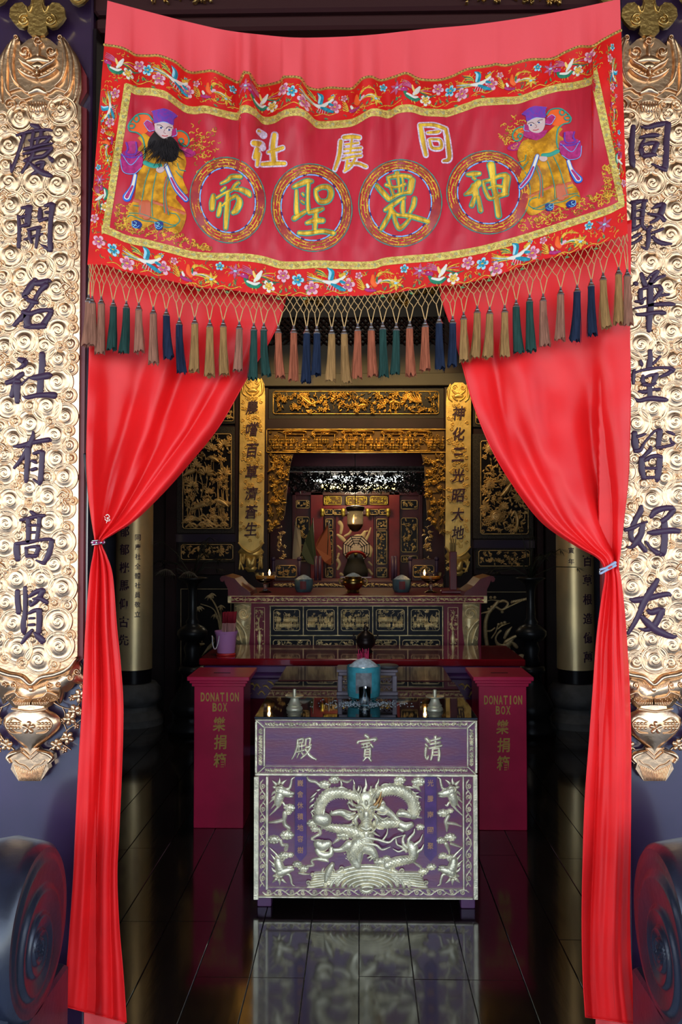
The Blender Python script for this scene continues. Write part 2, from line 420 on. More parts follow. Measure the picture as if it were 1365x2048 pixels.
CH_R = [
 (235, '572,165,85 555,350,95 545,550,100 560,735,105 578,795,60|692,155,18 800,172,70 950,130,90 1100,105,82|1130,130,112 1110,350,102 1100,600,102 1090,800,105 1095,860,60|872,756,22 980,812,52 1075,848,75|685,330,38 800,305,62 900,295,72 965,300,58|750,370,45 710,450,65 690,540,75|700,520,85 722,600,85 765,640,65|745,450,52 850,425,72 945,425,65|950,440,92 905,540,92 885,595,75|745,630,72 860,612,80 940,615,35'),
 (390, '555,130,72 680,112,72 785,105,55|580,150,85 580,300,85 575,500,95|742,130,82 725,300,76 715,480,66 765,555,52|600,272,35 730,240,38|600,392,42 730,372,45|525,580,72 620,540,72 695,490,52|890,220,36 960,182,72 1040,162,80 1068,180,72|1062,180,92 1020,300,102 950,400,72 855,450,45|815,315,36 900,325,52 1000,350,72 1068,415,75|848,530,80 805,570,55|820,570,66 820,700,85 800,840,66 790,885,40|698,840,22 760,870,45|562,690,45 620,660,62 678,628,42|520,800,45 620,758,55 698,690,55|872,620,36 960,590,52 1045,555,52|890,680,52 950,745,80 1050,785,82 1185,795,32'),
 (530, '705,155,72 730,230,92 760,320,85|960,120,75 900,215,82 845,310,72|1078,182,42 980,212,62 905,280,52|805,228,36 850,170,45 945,105,46|605,305,72 622,312,74|662,410,36 780,372,52 900,352,52 985,340,52|850,330,100 850,500,106 850,700,112 830,900,102 825,1050,88|690,420,85 690,520,85 712,608,72|605,590,36 700,588,52 768,540,45|1000,360,72 1018,420,82 960,500,72 905,565,52|922,520,36 1050,490,52 1142,480,45|592,705,36 750,675,42 900,645,62 1050,635,74 1180,635,74 1235,645,40|625,800,45 750,800,72 900,775,72 1020,772,82 1080,780,58'),
 (690, '842,105,72 846,220,92 832,365,102|692,262,45 710,320,62 714,338,38|1002,188,42 950,250,45 892,308,45|588,412,52 575,500,72 572,615,56|605,450,45 700,415,45 830,388,52 1000,366,46 1150,376,55 1215,405,72|1205,412,82 1120,468,72 1012,510,45|727,502,52 727,590,74 762,648,52|762,520,36 850,490,52 925,480,52|940,490,92 902,588,82 882,638,55|742,640,62 860,650,52 935,622,36|660,750,36 750,755,70 880,722,52 992,716,52|832,660,92 842,845,85|595,870,42 680,898,72 800,868,82 950,868,92 1080,885,82 1112,890,55'),
 (845, '592,182,105 600,330,122 620,445,95|640,230,62 720,205,52 772,190,36|605,462,72 690,440,72 750,330,45 830,232,36 920,142,45 995,115,46|1000,142,102 985,260,95 970,385,92|962,412,52 1080,390,52 1195,362,52 1235,342,28|1166,252,22 1180,310,52 1225,345,45|1112,150,28 1170,166,55 1225,196,45|853,392,46 840,450,82 772,520,62 712,570,62|710,585,102 710,740,105 738,885,82|762,612,62 860,552,72 960,538,72 1015,552,65|1000,565,105 990,700,106 962,890,105 952,940,55|780,735,55 940,735,55|742,890,62 900,882,52'),
 (1000, '700,105,62 690,180,102 620,300,92 560,420,102 532,540,95 562,640,92 660,682,82 768,812,76|452,480,65 560,450,82 680,392,52 795,352,36|722,402,102 702,540,102 622,668,112 560,748,72 485,760,36|865,260,82 930,182,112 1050,138,100 1180,130,92 1225,160,72|1215,172,82 1130,270,92 1042,340,92|1070,360,112 1080,500,115 1070,700,115 1050,845,112 1015,885,55|778,668,36 850,770,52 955,848,100|815,525,52 900,522,100 1050,502,105 1200,490,105 1300,502,85'),
 (1150, '530,390,52 600,405,100 800,372,105 1000,326,95 1125,305,85 1165,320,55|958,85,82 890,200,105 800,340,122 720,500,105 660,640,92 580,790,82 492,930,62|805,570,52 870,600,100 980,562,105 1045,562,82|1038,572,105 980,700,105 900,820,105 780,880,72 672,855,26|702,662,62 800,758,112 920,868,122 1080,948,112 1200,988,82 1262,980,36'),
]
REDEDGE = M('board_red_edge', (0.16, 0.008, 0.012), 0.4)
BD = 2.885
# one repousse cloud scroll, shared by every copy
def scroll_mesh():
    nr, nt = 30, 56
    r = np.linspace(0, 1, nr) ** 0.9; t = np.linspace(0, 2 * pi, nt, endpoint=False)
    Rr, Tt = np.meshgrid(r, t, indexing='ij')
    h = 0.10 + 0.16 * (1 - Rr ** 2) ** 0.7 - 0.10 * np.exp(-((Rr - 0.62) / 0.16) ** 2)
    ph = np.mod(Rr / 0.27 - Tt / (2 * pi), 1.0); dd = np.minimum(ph, 1 - ph) * 0.27
    h += 0.10 * np.exp(-(dd / 0.04) ** 2) * np.clip((0.48 - Rr) / 0.08, 0, 1)
    h += 0.10 * np.exp(-((Rr - 0.94) / 0.035) ** 2) + 0.07 * np.exp(-((Rr - 0.80) / 0.03) ** 2)
    h *= np.clip((1.0 - Rr) / 0.05, 0, 1) * 1.0
    k = 1 + 0.05 * np.sin(Tt + 0.6)
    P = np.stack([Rr * np.cos(Tt) * k, -h, Rr * np.sin(Tt)], -1)
    m = MB(); m.grid(P, wrap=True)
    return m
def couplet(side):
    if side == 'L':
        cx = lambda y: 78 - 16.0 * (np.asarray(y, float) - 75) / 1485
        chars, ox = CH_L, 0
        lab = 'tall embossed gilt couplet board behind the curtain gathered by a ring'
    else:
        cx = lambda y: 1297 + 11.0 * (np.asarray(y, float) - 75) / 1485
        chars, ox = CH_R, 1195
        lab = 'tall embossed gilt couplet board behind the curtain held by a clothes peg'
    base = W(cx(1560), 1560, BD)
    T = thing('couplet_board', lab, 'couplet board', base, 'gilt couplet boards flanking the doorway')
    mp = lambda u, y, h: W(cx(y) + u, y, BD, h)
    def sym(pts): return [(u, y) for u, y in pts] + [(-u, y) for u, y in reversed(pts)]
    # board plate
    half = [(10, 74), (22, 79), (37, 92), (40, 76), (44, 71), (51, 75), (63, 92), (78, 117), (85, 148), (86, 180), (80, 207), (86, 214), (87, 400), (88, 800), (89, 1100), (90, 1318), (78, 1335), (50, 1348), (20, 1355), (2, 1366)]
    m = MB(); m.plate(sym(half), mp, 0.0, back=-0.03); m.obj('board', [GOLD], T, smooth=False)
    m = MB(); m.plate(sym([(8, 76)] + [(u + 9 if u > 80 else u, y) for u, y in half[1:]]), mp, -0.012, back=-0.034); m.obj('backing_board', REDEDGE, T, smooth=False)
    # characters
    boxes = []
    for y0, txt in chars:
        m = MB(); P = []
        for k, st in enumerate(S(txt)):
            q = st * ZOOM; q[:, 0] += ox; q[:, 1] += y0
            m.stroke(q, plane(BD), h=0.0085 + 0.0002 * (k % 5), prof='flat', step=1.2)
            P.append(q)
        m.obj('character', INK, T)
        A = np.concatenate(P); boxes.append(A)
    # cloud scrolls packed over the board
    src = None
    rr = random.Random(11 if side == 'L' else 23)
    placed = []
    inkx = np.concatenate([np.concatenate([crom(s * [ZOOM, ZOOM, ZOOM] + [ox, y0, 0], 4.0) for s in S(t)]) for y0, t in chars])
    tries = 0
    def ok(u, y, R):
        if abs(u) + R > 87.5: return False
        px = cx(y) + u
        d = np.hypot(inkx[:, 0] - px, inkx[:, 1] - y) - inkx[:, 2] / 2
        if d.min() < R * 0.34: return False
        for a, b, c in placed:
            dd = math.hypot(a - u, b - y)
            if dd < (c + R) * 0.74: return False
        return True
    for R, n in ((28, 900), (25, 1200), (22, 1400), (19, 1600), (16, 2200), (13.5, 2600), (11, 2600), (9, 2000)):
        for _ in range(n):
            u = rr.uniform(-88, 88); y = rr.uniform(222, 1338)
            if y > 1300 and abs(u) > 60: continue
            if y + R > 1352 - abs(u) * 0.25: continue
            R2 = R * rr.uniform(0.93, 1.07)
            if ok(u, y, R2): placed.append((u, y, R2))
    placed.sort(key=lambda q: q[1])
    for k, (u, y, R) in enumerate(placed[:300]):
        c = W(cx(y) + u, y, BD) - ORG[T.name]
        s_ = R * BD / F * 1.12
        mt = Matrix.Translation((c[0], c[1] + 0.0004 * (k % 4), c[2])) @ Matrix.Rotation(rr.uniform(0, 6.28), 4, 'Y') @ Matrix.Diagonal((s_ * rr.choice((-1, 1)), 0.030, s_, 1))
        if src is None:
            src = scroll_mesh().obj('cloud_scroll', GOLD); src.parent = T; src.matrix_local = mt
        else: place_copy(src, T, mt)
    # ribbons and charms between the scrolls
    for y0 in (372, 560, 700, 880, 975, 1120):
        m = MB()
        sg = rr.choice((-1, 1)); ub = sg * 62
        m.stroke([(ub, y0, 4), (ub + 8 * sg, y0 + 12, 4.5), (ub - 4 * sg, y0 + 26, 4.5), (ub + 6 * sg, y0 + 42, 4)], mp, h=0.009)
        m.stroke([(ub - 14, y0 + 18, 5), (ub - 4, y0 + 8, 7), (ub + 8, y0 + 16, 5)], mp, h=0.010)
        for a in range(5):
            m.stroke([(ub + 9 * cos(a * 1.256), y0 + 24 + 9 * sin(a * 1.256), 7), (ub + 3 * cos(a * 1.256), y0 + 24 + 3 * sin(a * 1.256), 4)], mp, h=0.009)
        m.obj('ribbon_charm', GOLD, T)
    # bat crest
    m = MB()
    m.stroke([(-36, 100, 4), (-34, 108, 9), (-26, 112, 9), (-24, 104, 6)], mp, h=0.012); m.stroke([(36, 100, 4), (34, 108, 9), (26, 112, 9), (24, 104, 6)], mp, h=0.012)
    for sg in (-1, 1):
        m.stroke([(46 * sg, 80, 8), (52 * sg, 100, 12), (54 * sg, 130, 12), (48 * sg, 160, 8), (36 * sg, 175, 4)], mp, h=0.016)
        m.stroke([(52 * sg, 84, 7), (64 * sg, 112, 14), (66 * sg, 150, 13), (62 * sg, 180, 8), (54 * sg, 192, 4)], mp, h=0.013)
        m.stroke([(60 * sg, 92, 6), (75 * sg, 124, 14), (78 * sg, 160, 14), (75 * sg, 190, 10), (72 * sg, 204, 5)], mp, h=0.010)
        m.stroke(spiral(45 * sg, 78, 6, 1.2, 1.5, 4, sg), mp, h=0.014)
        m.stroke(spiral(26 * sg, 106, 11, 1.5, 0.8, 3.5, sg), mp, h=0.014)
        m.stroke([(6 * sg, 142, 9), (18 * sg, 134, 10), (30 * sg, 128, 9), (36 * sg, 122, 5)], mp, h=0.02)
        m.stroke([(4 * sg, 160, 7), (18 * sg, 155, 9), (30 * sg, 148, 9), (38 * sg, 142, 5)], mp, h=0.018)
        for k in range(7): m.sphere(mp(np.array((8 + k * 4.4) * sg), np.array(151 - k * 1.6 + 4 * (k % 2)), np.array(0.006)), (0.006, 0.008, 0.006), 8, 6)
        m.stroke([(8 * sg, 182, 4), (22 * sg, 186, 5), (36 * sg, 178, 5), (56 * sg, 184, 4)], mp, h=0.010)
        m.stroke([(14 * sg, 196, 4), (30 * sg, 200, 5), (44 * sg, 192, 5), (58 * sg, 200, 4)], mp, h=0.009)
        m.stroke(spiral(30 * sg, 212, 10, 1.3, 0, 3.5, sg), mp, h=0.010); m.stroke(spiral(36 * sg, 232, 9, 1.3, 2, 3.5, sg), mp, h=0.010)
        m.stroke(spiral(56 * sg, 210, 13, 1.6, 1, 4, sg), mp, h=0.011)
    m.stroke(spiral(0, 84, 10, 1.4, 0.5, 4), mp, h=0.014)
    m.stroke([(0, 92, 7), (0, 104, 9), (0, 114, 6)], mp, h=0.014)
    m.stroke([(-20, 124, 12), (0, 119, 20), (20, 124, 12)], mp, h=0.012); m.stroke([(-10, 136, 14), (0, 134, 24), (10, 136, 14)], mp, h=0.016); m.stroke([(0, 140, 10), (0, 152, 6)], mp, h=0.02)
    m.stroke([(-16, 188, 9), (0, 180, 16), (16, 188, 9)], mp, h=0.012); m.stroke([(-14, 214, 14), (0, 218, 26), (14, 214, 14)], mp, h=0.014)
    for k in range(7): m.stroke([((k - 3) * 5.4, 208, 2.6), ((k - 3) * 5.0, 226, 2.2)], mp, h=0.004, base=0.013)
    m.stroke([(-20, 238, 3), (0, 244, 4), (20, 238, 3)], mp, h=0.008)
    m.obj('bat_crest', GOLD, T)
    # lower band, petalled skirt, vase and foot
    m = MB()
    m.stroke([(-90, 1316, 8), (-74, 1336, 12), (-48, 1348, 13), (-20, 1354, 13), (0, 1368, 11), (20, 1354, 13), (48, 1348, 13), (74, 1336, 12), (90, 1316, 8)], mp, h=0.018, n=8)
    m.obj('curved_band', GOLD, T)
    m = MB()
    m.plate(sym([(2, 1364), (20, 1352), (52, 1346), (80, 1330), (92, 1324), (98, 1336), (96, 1346), (102, 1352), (102, 1362), (96, 1368), (86, 1366), (80, 1376), (70, 1384), (64, 1382), (61, 1396), (56, 1408), (50, 1400), (46, 1402), (38, 1412), (30, 1416)]), mp, 0.006, back=-0.02)
    for sg in (-1, 1):
        m.stroke(spiral(36 * sg, 1370, 7, 1.3, 1, 3.2, sg), mp, h=0.008, base=0.006); m.stroke(spiral(54 * sg, 1368, 6, 1.3, 1, 3.2, sg), mp, h=0.008, base=0.006)
        m.stroke(spiral(78 * sg, 1354, 7, 1.3, 0, 3.2, sg), mp, h=0.008, base=0.006); m.stroke(spiral(92 * sg, 1342, 7, 1.3, 1, 3.2, sg), mp, h=0.008, base=0.006)
        m.stroke([(4 * sg, 1396, 3), (24 * sg, 1392, 4), (34 * sg, 1384, 4), (52 * sg, 1390, 3.5)], mp, h=0.006, base=0.006)
        m.stroke([(30 * sg, 1374, 3), (32 * sg, 1384, 3)], mp, h=0.005, base=0.006)
        for k in range(9): m.stroke([((6 + 3.2 * k) * sg, 1372 - 1.4 * k, 1.5), ((5 + 2.6 * k) * sg, 1380 - k, 1.2)], mp, h=0.003, base=0.006)
        for k in range(10): m.stroke([((3 + 3.6 * k) * sg, 1404 - 0.02 * k * k, 2.2), ((2.6 + 3.1 * k) * sg, 1413 - 0.05 * k * k, 1.6)], mp, h=0.004, base=0.006)
        for k in range(14): m.sphere(mp(np.array((10 + 3.5 * k) * sg), np.array(1396 + 3 * ((k * 7) % 3) - 0.25 * k), np.array(0.006)), 0.0022, 6, 4)
    m.sphere(mp(np.array(0.0), np.array(1378.0), np.array(0.008)), (0.009, 0.008, 0.009), 12, 8)
    m.obj('petal_skirt', GOLD, T)
    m = MB()
    ys = np.array([1412, 1417, 1421, 1427, 1436, 1447, 1458, 1468, 1477, 1486, 1494, 1500])
    ww = np.array([33, 31, 34, 47, 56, 58, 54, 46, 36, 25, 13, 2.])
    ss = np.linspace(-1, 1, 15)
    Xv = ww[:, None] * ss; Yv = ys[:, None] + 0 * ss + 6 * (1 - np.abs(ss)) * ((ys[:, None] - 1412) / 88) - 3 * (1 - np.abs(ss))
    Hv = 0.030 * np.sqrt(np.maximum(0, 1 - ss ** 2)) * (0.55 + 0.45 * np.sin(np.clip((ys[:, None] - 1412) / 80, 0, 1) * pi))
    m.grid(mp(Xv, Yv, Hv - 0.004), flip=True)
    m.stroke([(-33, 1415, 5), (0, 1420, 5), (33, 1415, 5)], mp, h=0.006, base=0.024)
    for a in range(5):
        m.stroke([(9 * cos(a * 1.2566 - 1.57), 1452 + 9 * sin(a * 1.2566 - 1.57), 9), (3 * cos(a * 1.2566 - 1.57), 1452 + 3 * sin(a * 1.2566 - 1.57), 6)], mp, h=0.008, base=0.027)
    m.sphere(mp(np.array(0.0), np.array(1452.0), np.array(0.036)), 0.005, 8, 6)
    for sg in (-1, 1):
        m.stroke([(16 * sg, 1440, 3), (34 * sg, 1434, 4), (46 * sg, 1446, 3), (34 * sg, 1462, 3), (16 * sg, 1464, 3)], mp, h=0.006, base=0.022)
        for k in range(8):
            m.sphere(mp(np.array((20 + 7 * (k % 4)) * sg), np.array(1444. + 9 * (k // 4)), np.array(0.024)), (0.0065, 0.007, 0.0055), 7, 5)
    m.obj('vase', GOLD, T)
    m = MB()
    m.plate(sym([(14, 1494), (20, 1500), (34, 1502), (46, 1508), (48, 1518), (40, 1526), (34, 1522), (38, 1536), (30, 1548), (22, 1560)]), mp, 0.012, back=-0.02)
    for sg in (-1, 1):
        m.stroke([(16 * sg, 1500, 6), (36 * sg, 1506, 10), (44 * sg, 1514, 9), (38 * sg, 1522, 6)], mp, h=0.014, base=0.008)
        m.stroke([(2 * sg, 1508, 3), (10 * sg, 1500, 3), (18 * sg, 1494, 3)], mp, h=0.006, base=0.012); m.stroke([(2 * sg, 1516, 3), (12 * sg, 1507, 3), (20 * sg, 1501, 3)], mp, h=0.006, base=0.012)
        m.stroke([(1 * sg, 1538, 3), (10 * sg, 1530, 3), (22 * sg, 1526, 3), (30 * sg, 1519, 2.5)], mp, h=0.005, base=0.012)
        for k in range(9): m.stroke([((1.5 + 3.7 * k) * sg, 1541 - 1.6 * k, 2.3), ((1 + 2.4 * k) * sg, 1559, 2.0)], mp, h=0.004, base=0.012)
    m.obj('vase_foot', GOLD, T, autosmooth=40)
    # blossom sprays either side of the vase
    for sg in (-1, 1):
        m = MB()
        for br in ([(40, 1404, 4), (58, 1414, 3), (76, 1418, 2.5), (92, 1412, 2)], [(36, 1500, 4), (52, 1486, 3.5), (70, 1462, 3), (86, 1450, 2.5), (98, 1440, 2)], [(60, 1414, 2.5), (66, 1430, 2.5), (62, 1448, 2)], [(70, 1462, 2.5), (64, 1448, 2.2)], [(52, 1486, 3), (66, 1492, 3), (78, 1500, 2.5)], [(92, 1412, 2), (100, 1396, 2), (98, 1380, 2)]):
            m.stroke([(u * sg, y, w) for u, y, w in br], mp, h=0.006, base=-0.008)
        sp = m.obj('blossom_spray', GOLD, T)
        for (u, y, R) in ((96, 1392, 15), (86, 1422, 14), (76, 1438, 14), (72, 1476, 14), (50, 1490, 13), (90, 1452, 7), (100, 1424, 7), (64, 1440, 6), (80, 1396, 7), (66, 1500, 7), (100, 1372, 6)):
            m = MB()
            for a in range(5):
                an = a * 1.2566 + u
                m.stroke([(u * sg + R * .62 * cos(an), y + R * .62 * sin(an), R * .75), (u * sg + R * .3 * cos(an), y + R * .3 * sin(an), R * .5)], mp, h=0.007, base=-0.002)
            m.sphere(mp(np.array(u * sg * 1.0), np.array(y * 1.0), np.array(0.006)), (R * 0.0005, 0.004, R * 0.0005), 8, 6)
            m.obj('blossom', GOLD, sp)
    # ruyi hook above the board
    m = MB()
    mp2 = lambda u, y, h: W(cx(75) + u, y, BD, h)
    m.plate(sym([(14, -22), (12, 8), (14, 16), (20, 20), (26, 14), (30, 10), (44, 12), (54, 22), (56, 38), (48, 50), (38, 60), (28, 62), (18, 56), (20, 68), (12, 76)]), mp2, 0.016, back=0.002)
    for sg in (-1, 1):
        m.stroke(spiral(26 * sg, 46, 12, 1.5, -1.2, 5, sg, inner=0.1), mp2, h=0.007, base=0.015)
        m.stroke([(22 * sg, 18, 4), (16 * sg, 30, 4), (10 * sg, 14, 4), (13 * sg, -10, 4)], mp2, h=0.005, base=0.015)
        m.plate([(u * sg, y) for u, y in ([(58, -30), (60, -2), (68, 10), (80, 16), (90, 12), (100, 2), (104, -30)])], mp2, 0.014, back=0.002)
        m.stroke(spiral(78 * sg, -4, 12, 1.5, 0, 5, sg), mp2, h=0.006, base=0.013)
    m.obj('ruyi_hook', M('aged_gilt', (0.62, 0.40, 0.13), 0.33, 1.0, var=0.35, vscale=8, bump=0.2, bscale=80), T, autosmooth=40)
    return T
couplet('L'); couplet('R')
# ================================================================== embroidered door banner with tasselled fringe
def curve1(txt):
    p = np.array([[float(c) for c in q.split(',')] for q in txt.split()])
    q = crom(np.concatenate([p, np.ones((len(p), 1))], 1), 3.0)
    o = np.argsort(q[:, 0])
    return lambda x: np.interp(x, q[o, 0], q[o, 1])
cT = curve1('170,-14 215,1 300,24 370,42 450,60 520,69 590,75 670,74 750,69 850,58 950,49 1050,35 1150,17 1240,-2 1270,-8')
cB1 = curve1('170,80 210,88 240,93 259,101 273,109 298,110 319,110 350,122 370,138 385,144 405,142 428,141 460,156 475,163 482,158 487,146 499,145 508,159 518,170 542,167 561,161 569,153 600,154 614,171 635,178 661,174 700,176 712,169 725,156 743,152 763,159 792,151 813,145 833,154 848,158 880,158 905,151 936,137 980,130 993,127 1015,129 1059,118 1103,116 1131,103 1158,92 1184,91 1208,77 1241,60 1270,50')
cG1 = curve1('170,150 253,167 273,175 304,177 331,183 350,196 370,210 389,214 412,212 440,219 475,226 481,214 495,211 512,220 528,234 549,232 571,220 596,217 614,224 633,241 655,243 686,241 705,238 720,231 741,219 757,218 778,222 798,212 823,210 848,217 885,219 897,219 936,206 960,198 1004,195 1037,193 1070,182 1114,169 1147,165 1182,155 1193,140 1270,110')
cG2 = curve1('170,440 218,455 255,471 297,480 340,491 393,504 460,507 495,508 528,513 565,523 605,523 633,521 680,523 720,524 751,522 771,516 822,511 874,507 945,496 1000,483 1065,464 1150,436 1214,415 1245,400 1275,388')
cB2 = curve1('165,528 176,530 212,531 244,542 297,553 361,567 404,576 460,580 506,587 594,593 660,592 720,592 781,587 863,574 925,568 1000,549 1065,525 1150,504 1203,487 1254,470 1275,464')
_xx = np.arange(150, 1290, 1.0)
def _dev(c, sg=55):
    y = c(_xx); k = np.exp(-0.5 * (np.arange(-160, 161) / sg) ** 2); k /= k.sum()
    yp = np.pad(y, 160, mode='reflect', reflect_type='odd')
    return y - np.convolve(yp, k, 'valid')
dvB, dvG = _dev(cB1), _dev(cG1)
def dban(x, y):
    """depth of the cloth: folds follow the way its seams rise and dip"""
    x = np.asarray(x, float); y = np.asarray(y, float)
    b, g = np.interp(x, _xx, dvB), np.interp(x, _xx, dvG)
    yb, yg = cB1(x), cG1(x)
    t = np.clip((y - yb) / (yg - yb), 0, 1)
    dv = b * (1 - t) + g * t
    fade = np.where(y < yb, 0.35 + 0.65 * np.clip((y - cT(x)) / (yb - cT(x) + 1e-6), 0, 1), np.clip(1 - (y - yg) / 230.0, 0, 1) ** 1.3)
    d = 2.775 + 0.0040 * dv * fade
    d += 0.0035 * np.sin(x / 9.0 + 0.8 * np.sin(y / 21)) * np.exp(-((y - cT(x)) / 40.0) ** 2) * np.exp(-((x - 580) / 190) ** 2)
    inb = np.clip((y - yg) / 40, 0, 1) * np.clip((cG2(x) - y) / 30, 0, 1)
    sl = np.clip((x - 700) / 350, -1, 1)
    d += inb * (0.0034 * np.sin((x + 0.5 * sl * y) / 11 + 1.5 * np.sin(y / 60.0)) + 0.0046 * np.sin((x * 0.7 + 0.6 * sl * y) / 23 + 1.0 + np.sin(y / 90.)) + 0.0016 * np.sin(x / 5.3 + y / 17))
    d += 0.012 * np.sin((x - 180) / 1080 * pi) * 0 - 0.02 * np.clip((y - 300) / 300, 0, 1)
    return d
ban = lambda x, y, h: W(x, y, dban(x, y), h)
eL = lambda y: np.interp(y, [-15, 0, 88, 250, 400, 530, 545], [216, 215, 209, 197, 186, 175, 174])
eR = lambda y: np.interp(y, [-15, 0, 60, 300, 470, 490], [1240, 1241, 1243, 1249, 1256, 1257])
iL = lambda t: 264 + (219 - 264) * t
iR = lambda t: np.interp(t, [0, 0.3, 1], [1181, 1197, 1237])
SALMON = M('salmon_cotton', (0.78, 0.085, 0.095), 0.8, spec=.1, bump=0.08, bscale=300)
REDSAT = M('scarlet_satin', (0.66, 0.010, 0.008), 0.5, spec=.2, var=0.2, vscale=12)
CRIM = M('crimson_satin', (0.50, 0.018, 0.034), 0.40, spec=.3, var=0.12, vscale=9, bump=0.30, bscale=16, stretch=(3, 1, 0.4))
BRAID = M('gold_brocade', (0.70, 0.52, 0.12), 0.5, 0.25, col2=(0.46, 0.30, 0.05), vscale=110, bump=0.4, bscale=200)
BRAID2 = M('gold_cord', (0.62, 0.36, 0.07), 0.45, 0.4, var=0.4, vscale=90)
THG = M('gold_thread', (0.88, 0.48, 0.04), 0.40, 0.3, var=0.4, vscale=160, bump=0.4, bscale=300)
THD = M('bronze_thread', (0.40, 0.17, 0.02), 0.42, 0.4, var=0.3, vscale=100)
TEAL = M('teal_silk', (0.02, 0.27, 0.36), 0.45, spec=.2, var=0.4, vscale=80)
PALEBLUE = M('pale_blue_silk', (0.30, 0.55, 0.62), 0.45, spec=.2)
PINK = M('rose_silk', (0.55, 0.10, 0.20), 0.45, spec=.2, var=0.3, vscale=90)
PALEPINK = M('blush_silk', (0.70, 0.36, 0.40), 0.45, spec=.2)
WHITE = M('ivory_silk', (0.70, 0.62, 0.52), 0.5, spec=.2)
GREEN = M('jade_silk', (0.02, 0.20, 0.10), 0.45, spec=.2, var=0.3, vscale=80)
MAG = M('magenta_silk', (0.45, 0.03, 0.16), 0.45, spec=.2, var=0.3, vscale=80)
ORANGE = M('orange_silk', (0.80, 0.11, 0.02), 0.45, spec=.2)
YEL = M('straw_silk', (0.80, 0.50, 0.12), 0.45, spec=.2)
PURP = M('violet_silk', (0.10, 0.045, 0.32), 0.5, spec=.2, col2=(0.22, 0.03, 0.25), vscale=130)
AMBER = M('amber_velvet', (0.70, 0.30, 0.012), 0.45, spec=.2, col2=(0.34, 0.13, 0.008), vscale=38)
NAVY = M('navy_silk', (0.02, 0.03, 0.16), 0.5, spec=.2)
BLUE = M('bright_blue_silk', (0.03, 0.13, 0.52), 0.45, spec=.2)
SKYB = M('sky_blue_thread', (0.18, 0.48, 0.85), 0.45, spec=.2)
SEAG = M('sea_green_thread', (0.04, 0.28, 0.20), 0.5, spec=.2)
SKIN = M('painted_face_cloth', (0.55, 0.36, 0.33), 0.6)
BLK = M('black_hair', (0.012, 0.006, 0.006), 0.8)
BN = thing('embroidered_banner', 'red embroidered door banner with four gold character medallions and tasselled fringe', 'banner', W(715, 592, 2.755))
def strip(name, top, bot, xl, xr, mats, lift, parent, nx=420, ny=14):
    m = MB(); t = np.linspace(0, 1, ny)[:, None]; u = np.linspace(0, 1, nx)[None, :]
    X = xl(t) + (xr(t) - xl(t)) * u
    Y = top(X) * (1 - t) + bot(X) * t
    m.grid(ban(X, Y, lift + 0 * X), flip=True)
    return m.obj(name, mats, parent)
strip('heading', cT, lambda x: cB1(x) + 3, lambda t: np.interp(t, [0, 1], [215, 209]), lambda t: np.interp(t, [0, 1], [1241, 1243]), SALMON, 0.0, BN, 500, 14)
border = strip('border', cB1, cB2, lambda t: 209 + (175 - 209) * t, lambda t: 1243 + 13 * t, REDSAT, 0.001, BN, 500, 60)
strip('field', lambda x: cG1(x) + 8, lambda x: cG2(x) + 4, lambda t: iL(t) - 8, lambda t: iR(t) + 6, CRIM, 0.0022, BN, 460, 60)
# brocade trims
def trimline(pts_in, pts_out, name):
    m = MB(); A = np.array(pts_in); B = np.array(pts_out)
    P = np.stack([A, A * .5 + B * .5, B])
    m.grid(ban(P[..., 0], P[..., 1], np.array([[0.0032], [0.0042], [0.0032]]) + 0 * P[..., 0]))
    tr = m.obj(name, BRAID, BN)
    # little woven blossoms along it
    m = MB(); C = P[1]; L = np.concatenate([[0], np.cumsum(np.linalg.norm(np.diff(C, axis=0), axis=1))])
    for k, s_ in enumerate(np.arange(6, L[-1] - 4, 11.0)):
        x, y = np.interp(s_, L, C[:, 0]), np.interp(s_, L, C[:, 1])
        mi = k % 3
        m.stroke(spiral(x, y, 3.6, 1.1, k * 1.3, 1.3, 1 if k % 2 else -1, n=9), ban, h=0.0012, base=0.0040, n=3, mi=mi)
        m.stroke([(x + 5, y + 2 * sin(k), 1.6), (x + 6.5, y + 2 * sin(k) + 1, 1.4)], ban, h=0.0012, base=0.0040, n=3, mi=(mi + 1) % 3)
    m.obj('woven_pattern', [M('trim_brown', (0.28, 0.13, 0.05), 0.6), M('trim_rose', (0.50, 0.22, 0.12), 0.6), M('trim_grey', (0.26, 0.28, 0.20), 0.6)], tr, kind='stuff')
xs = np.linspace(252, 1192, 380)
trimline([(x, cG1(x) + 15.5) for x in xs], [(x, cG1(x)) for x in xs], 'brocade_trim')
xs = np.linspace(204, 1249, 380)
trimline([(x, cG2(x)) for x in xs], [(x, cG2(x) + 15.5) for x in xs], 'brocade_trim')
ys = np.linspace(0, 1, 90)
trimline([(np.interp(t, [0, 1], [264, 219]), np.interp(t, [0, 1], [178, 460])) for t in ys], [(np.interp(t, [0, 1], [249.5, 203.5]), np.interp(t, [0, 1], [168, 470])) for t in ys], 'brocade_trim')
trimline([(np.interp(t, [0, .33, 1], [1181, 1199, 1237]), np.interp(t, [0, .33, 1], [158, 240, 404])) for t in ys], [(np.interp(t, [0, .33, 1], [1194, 1216, 1249]), np.interp(t, [0, .33, 1], [136, 240, 400])) for t in ys], 'brocade_trim')
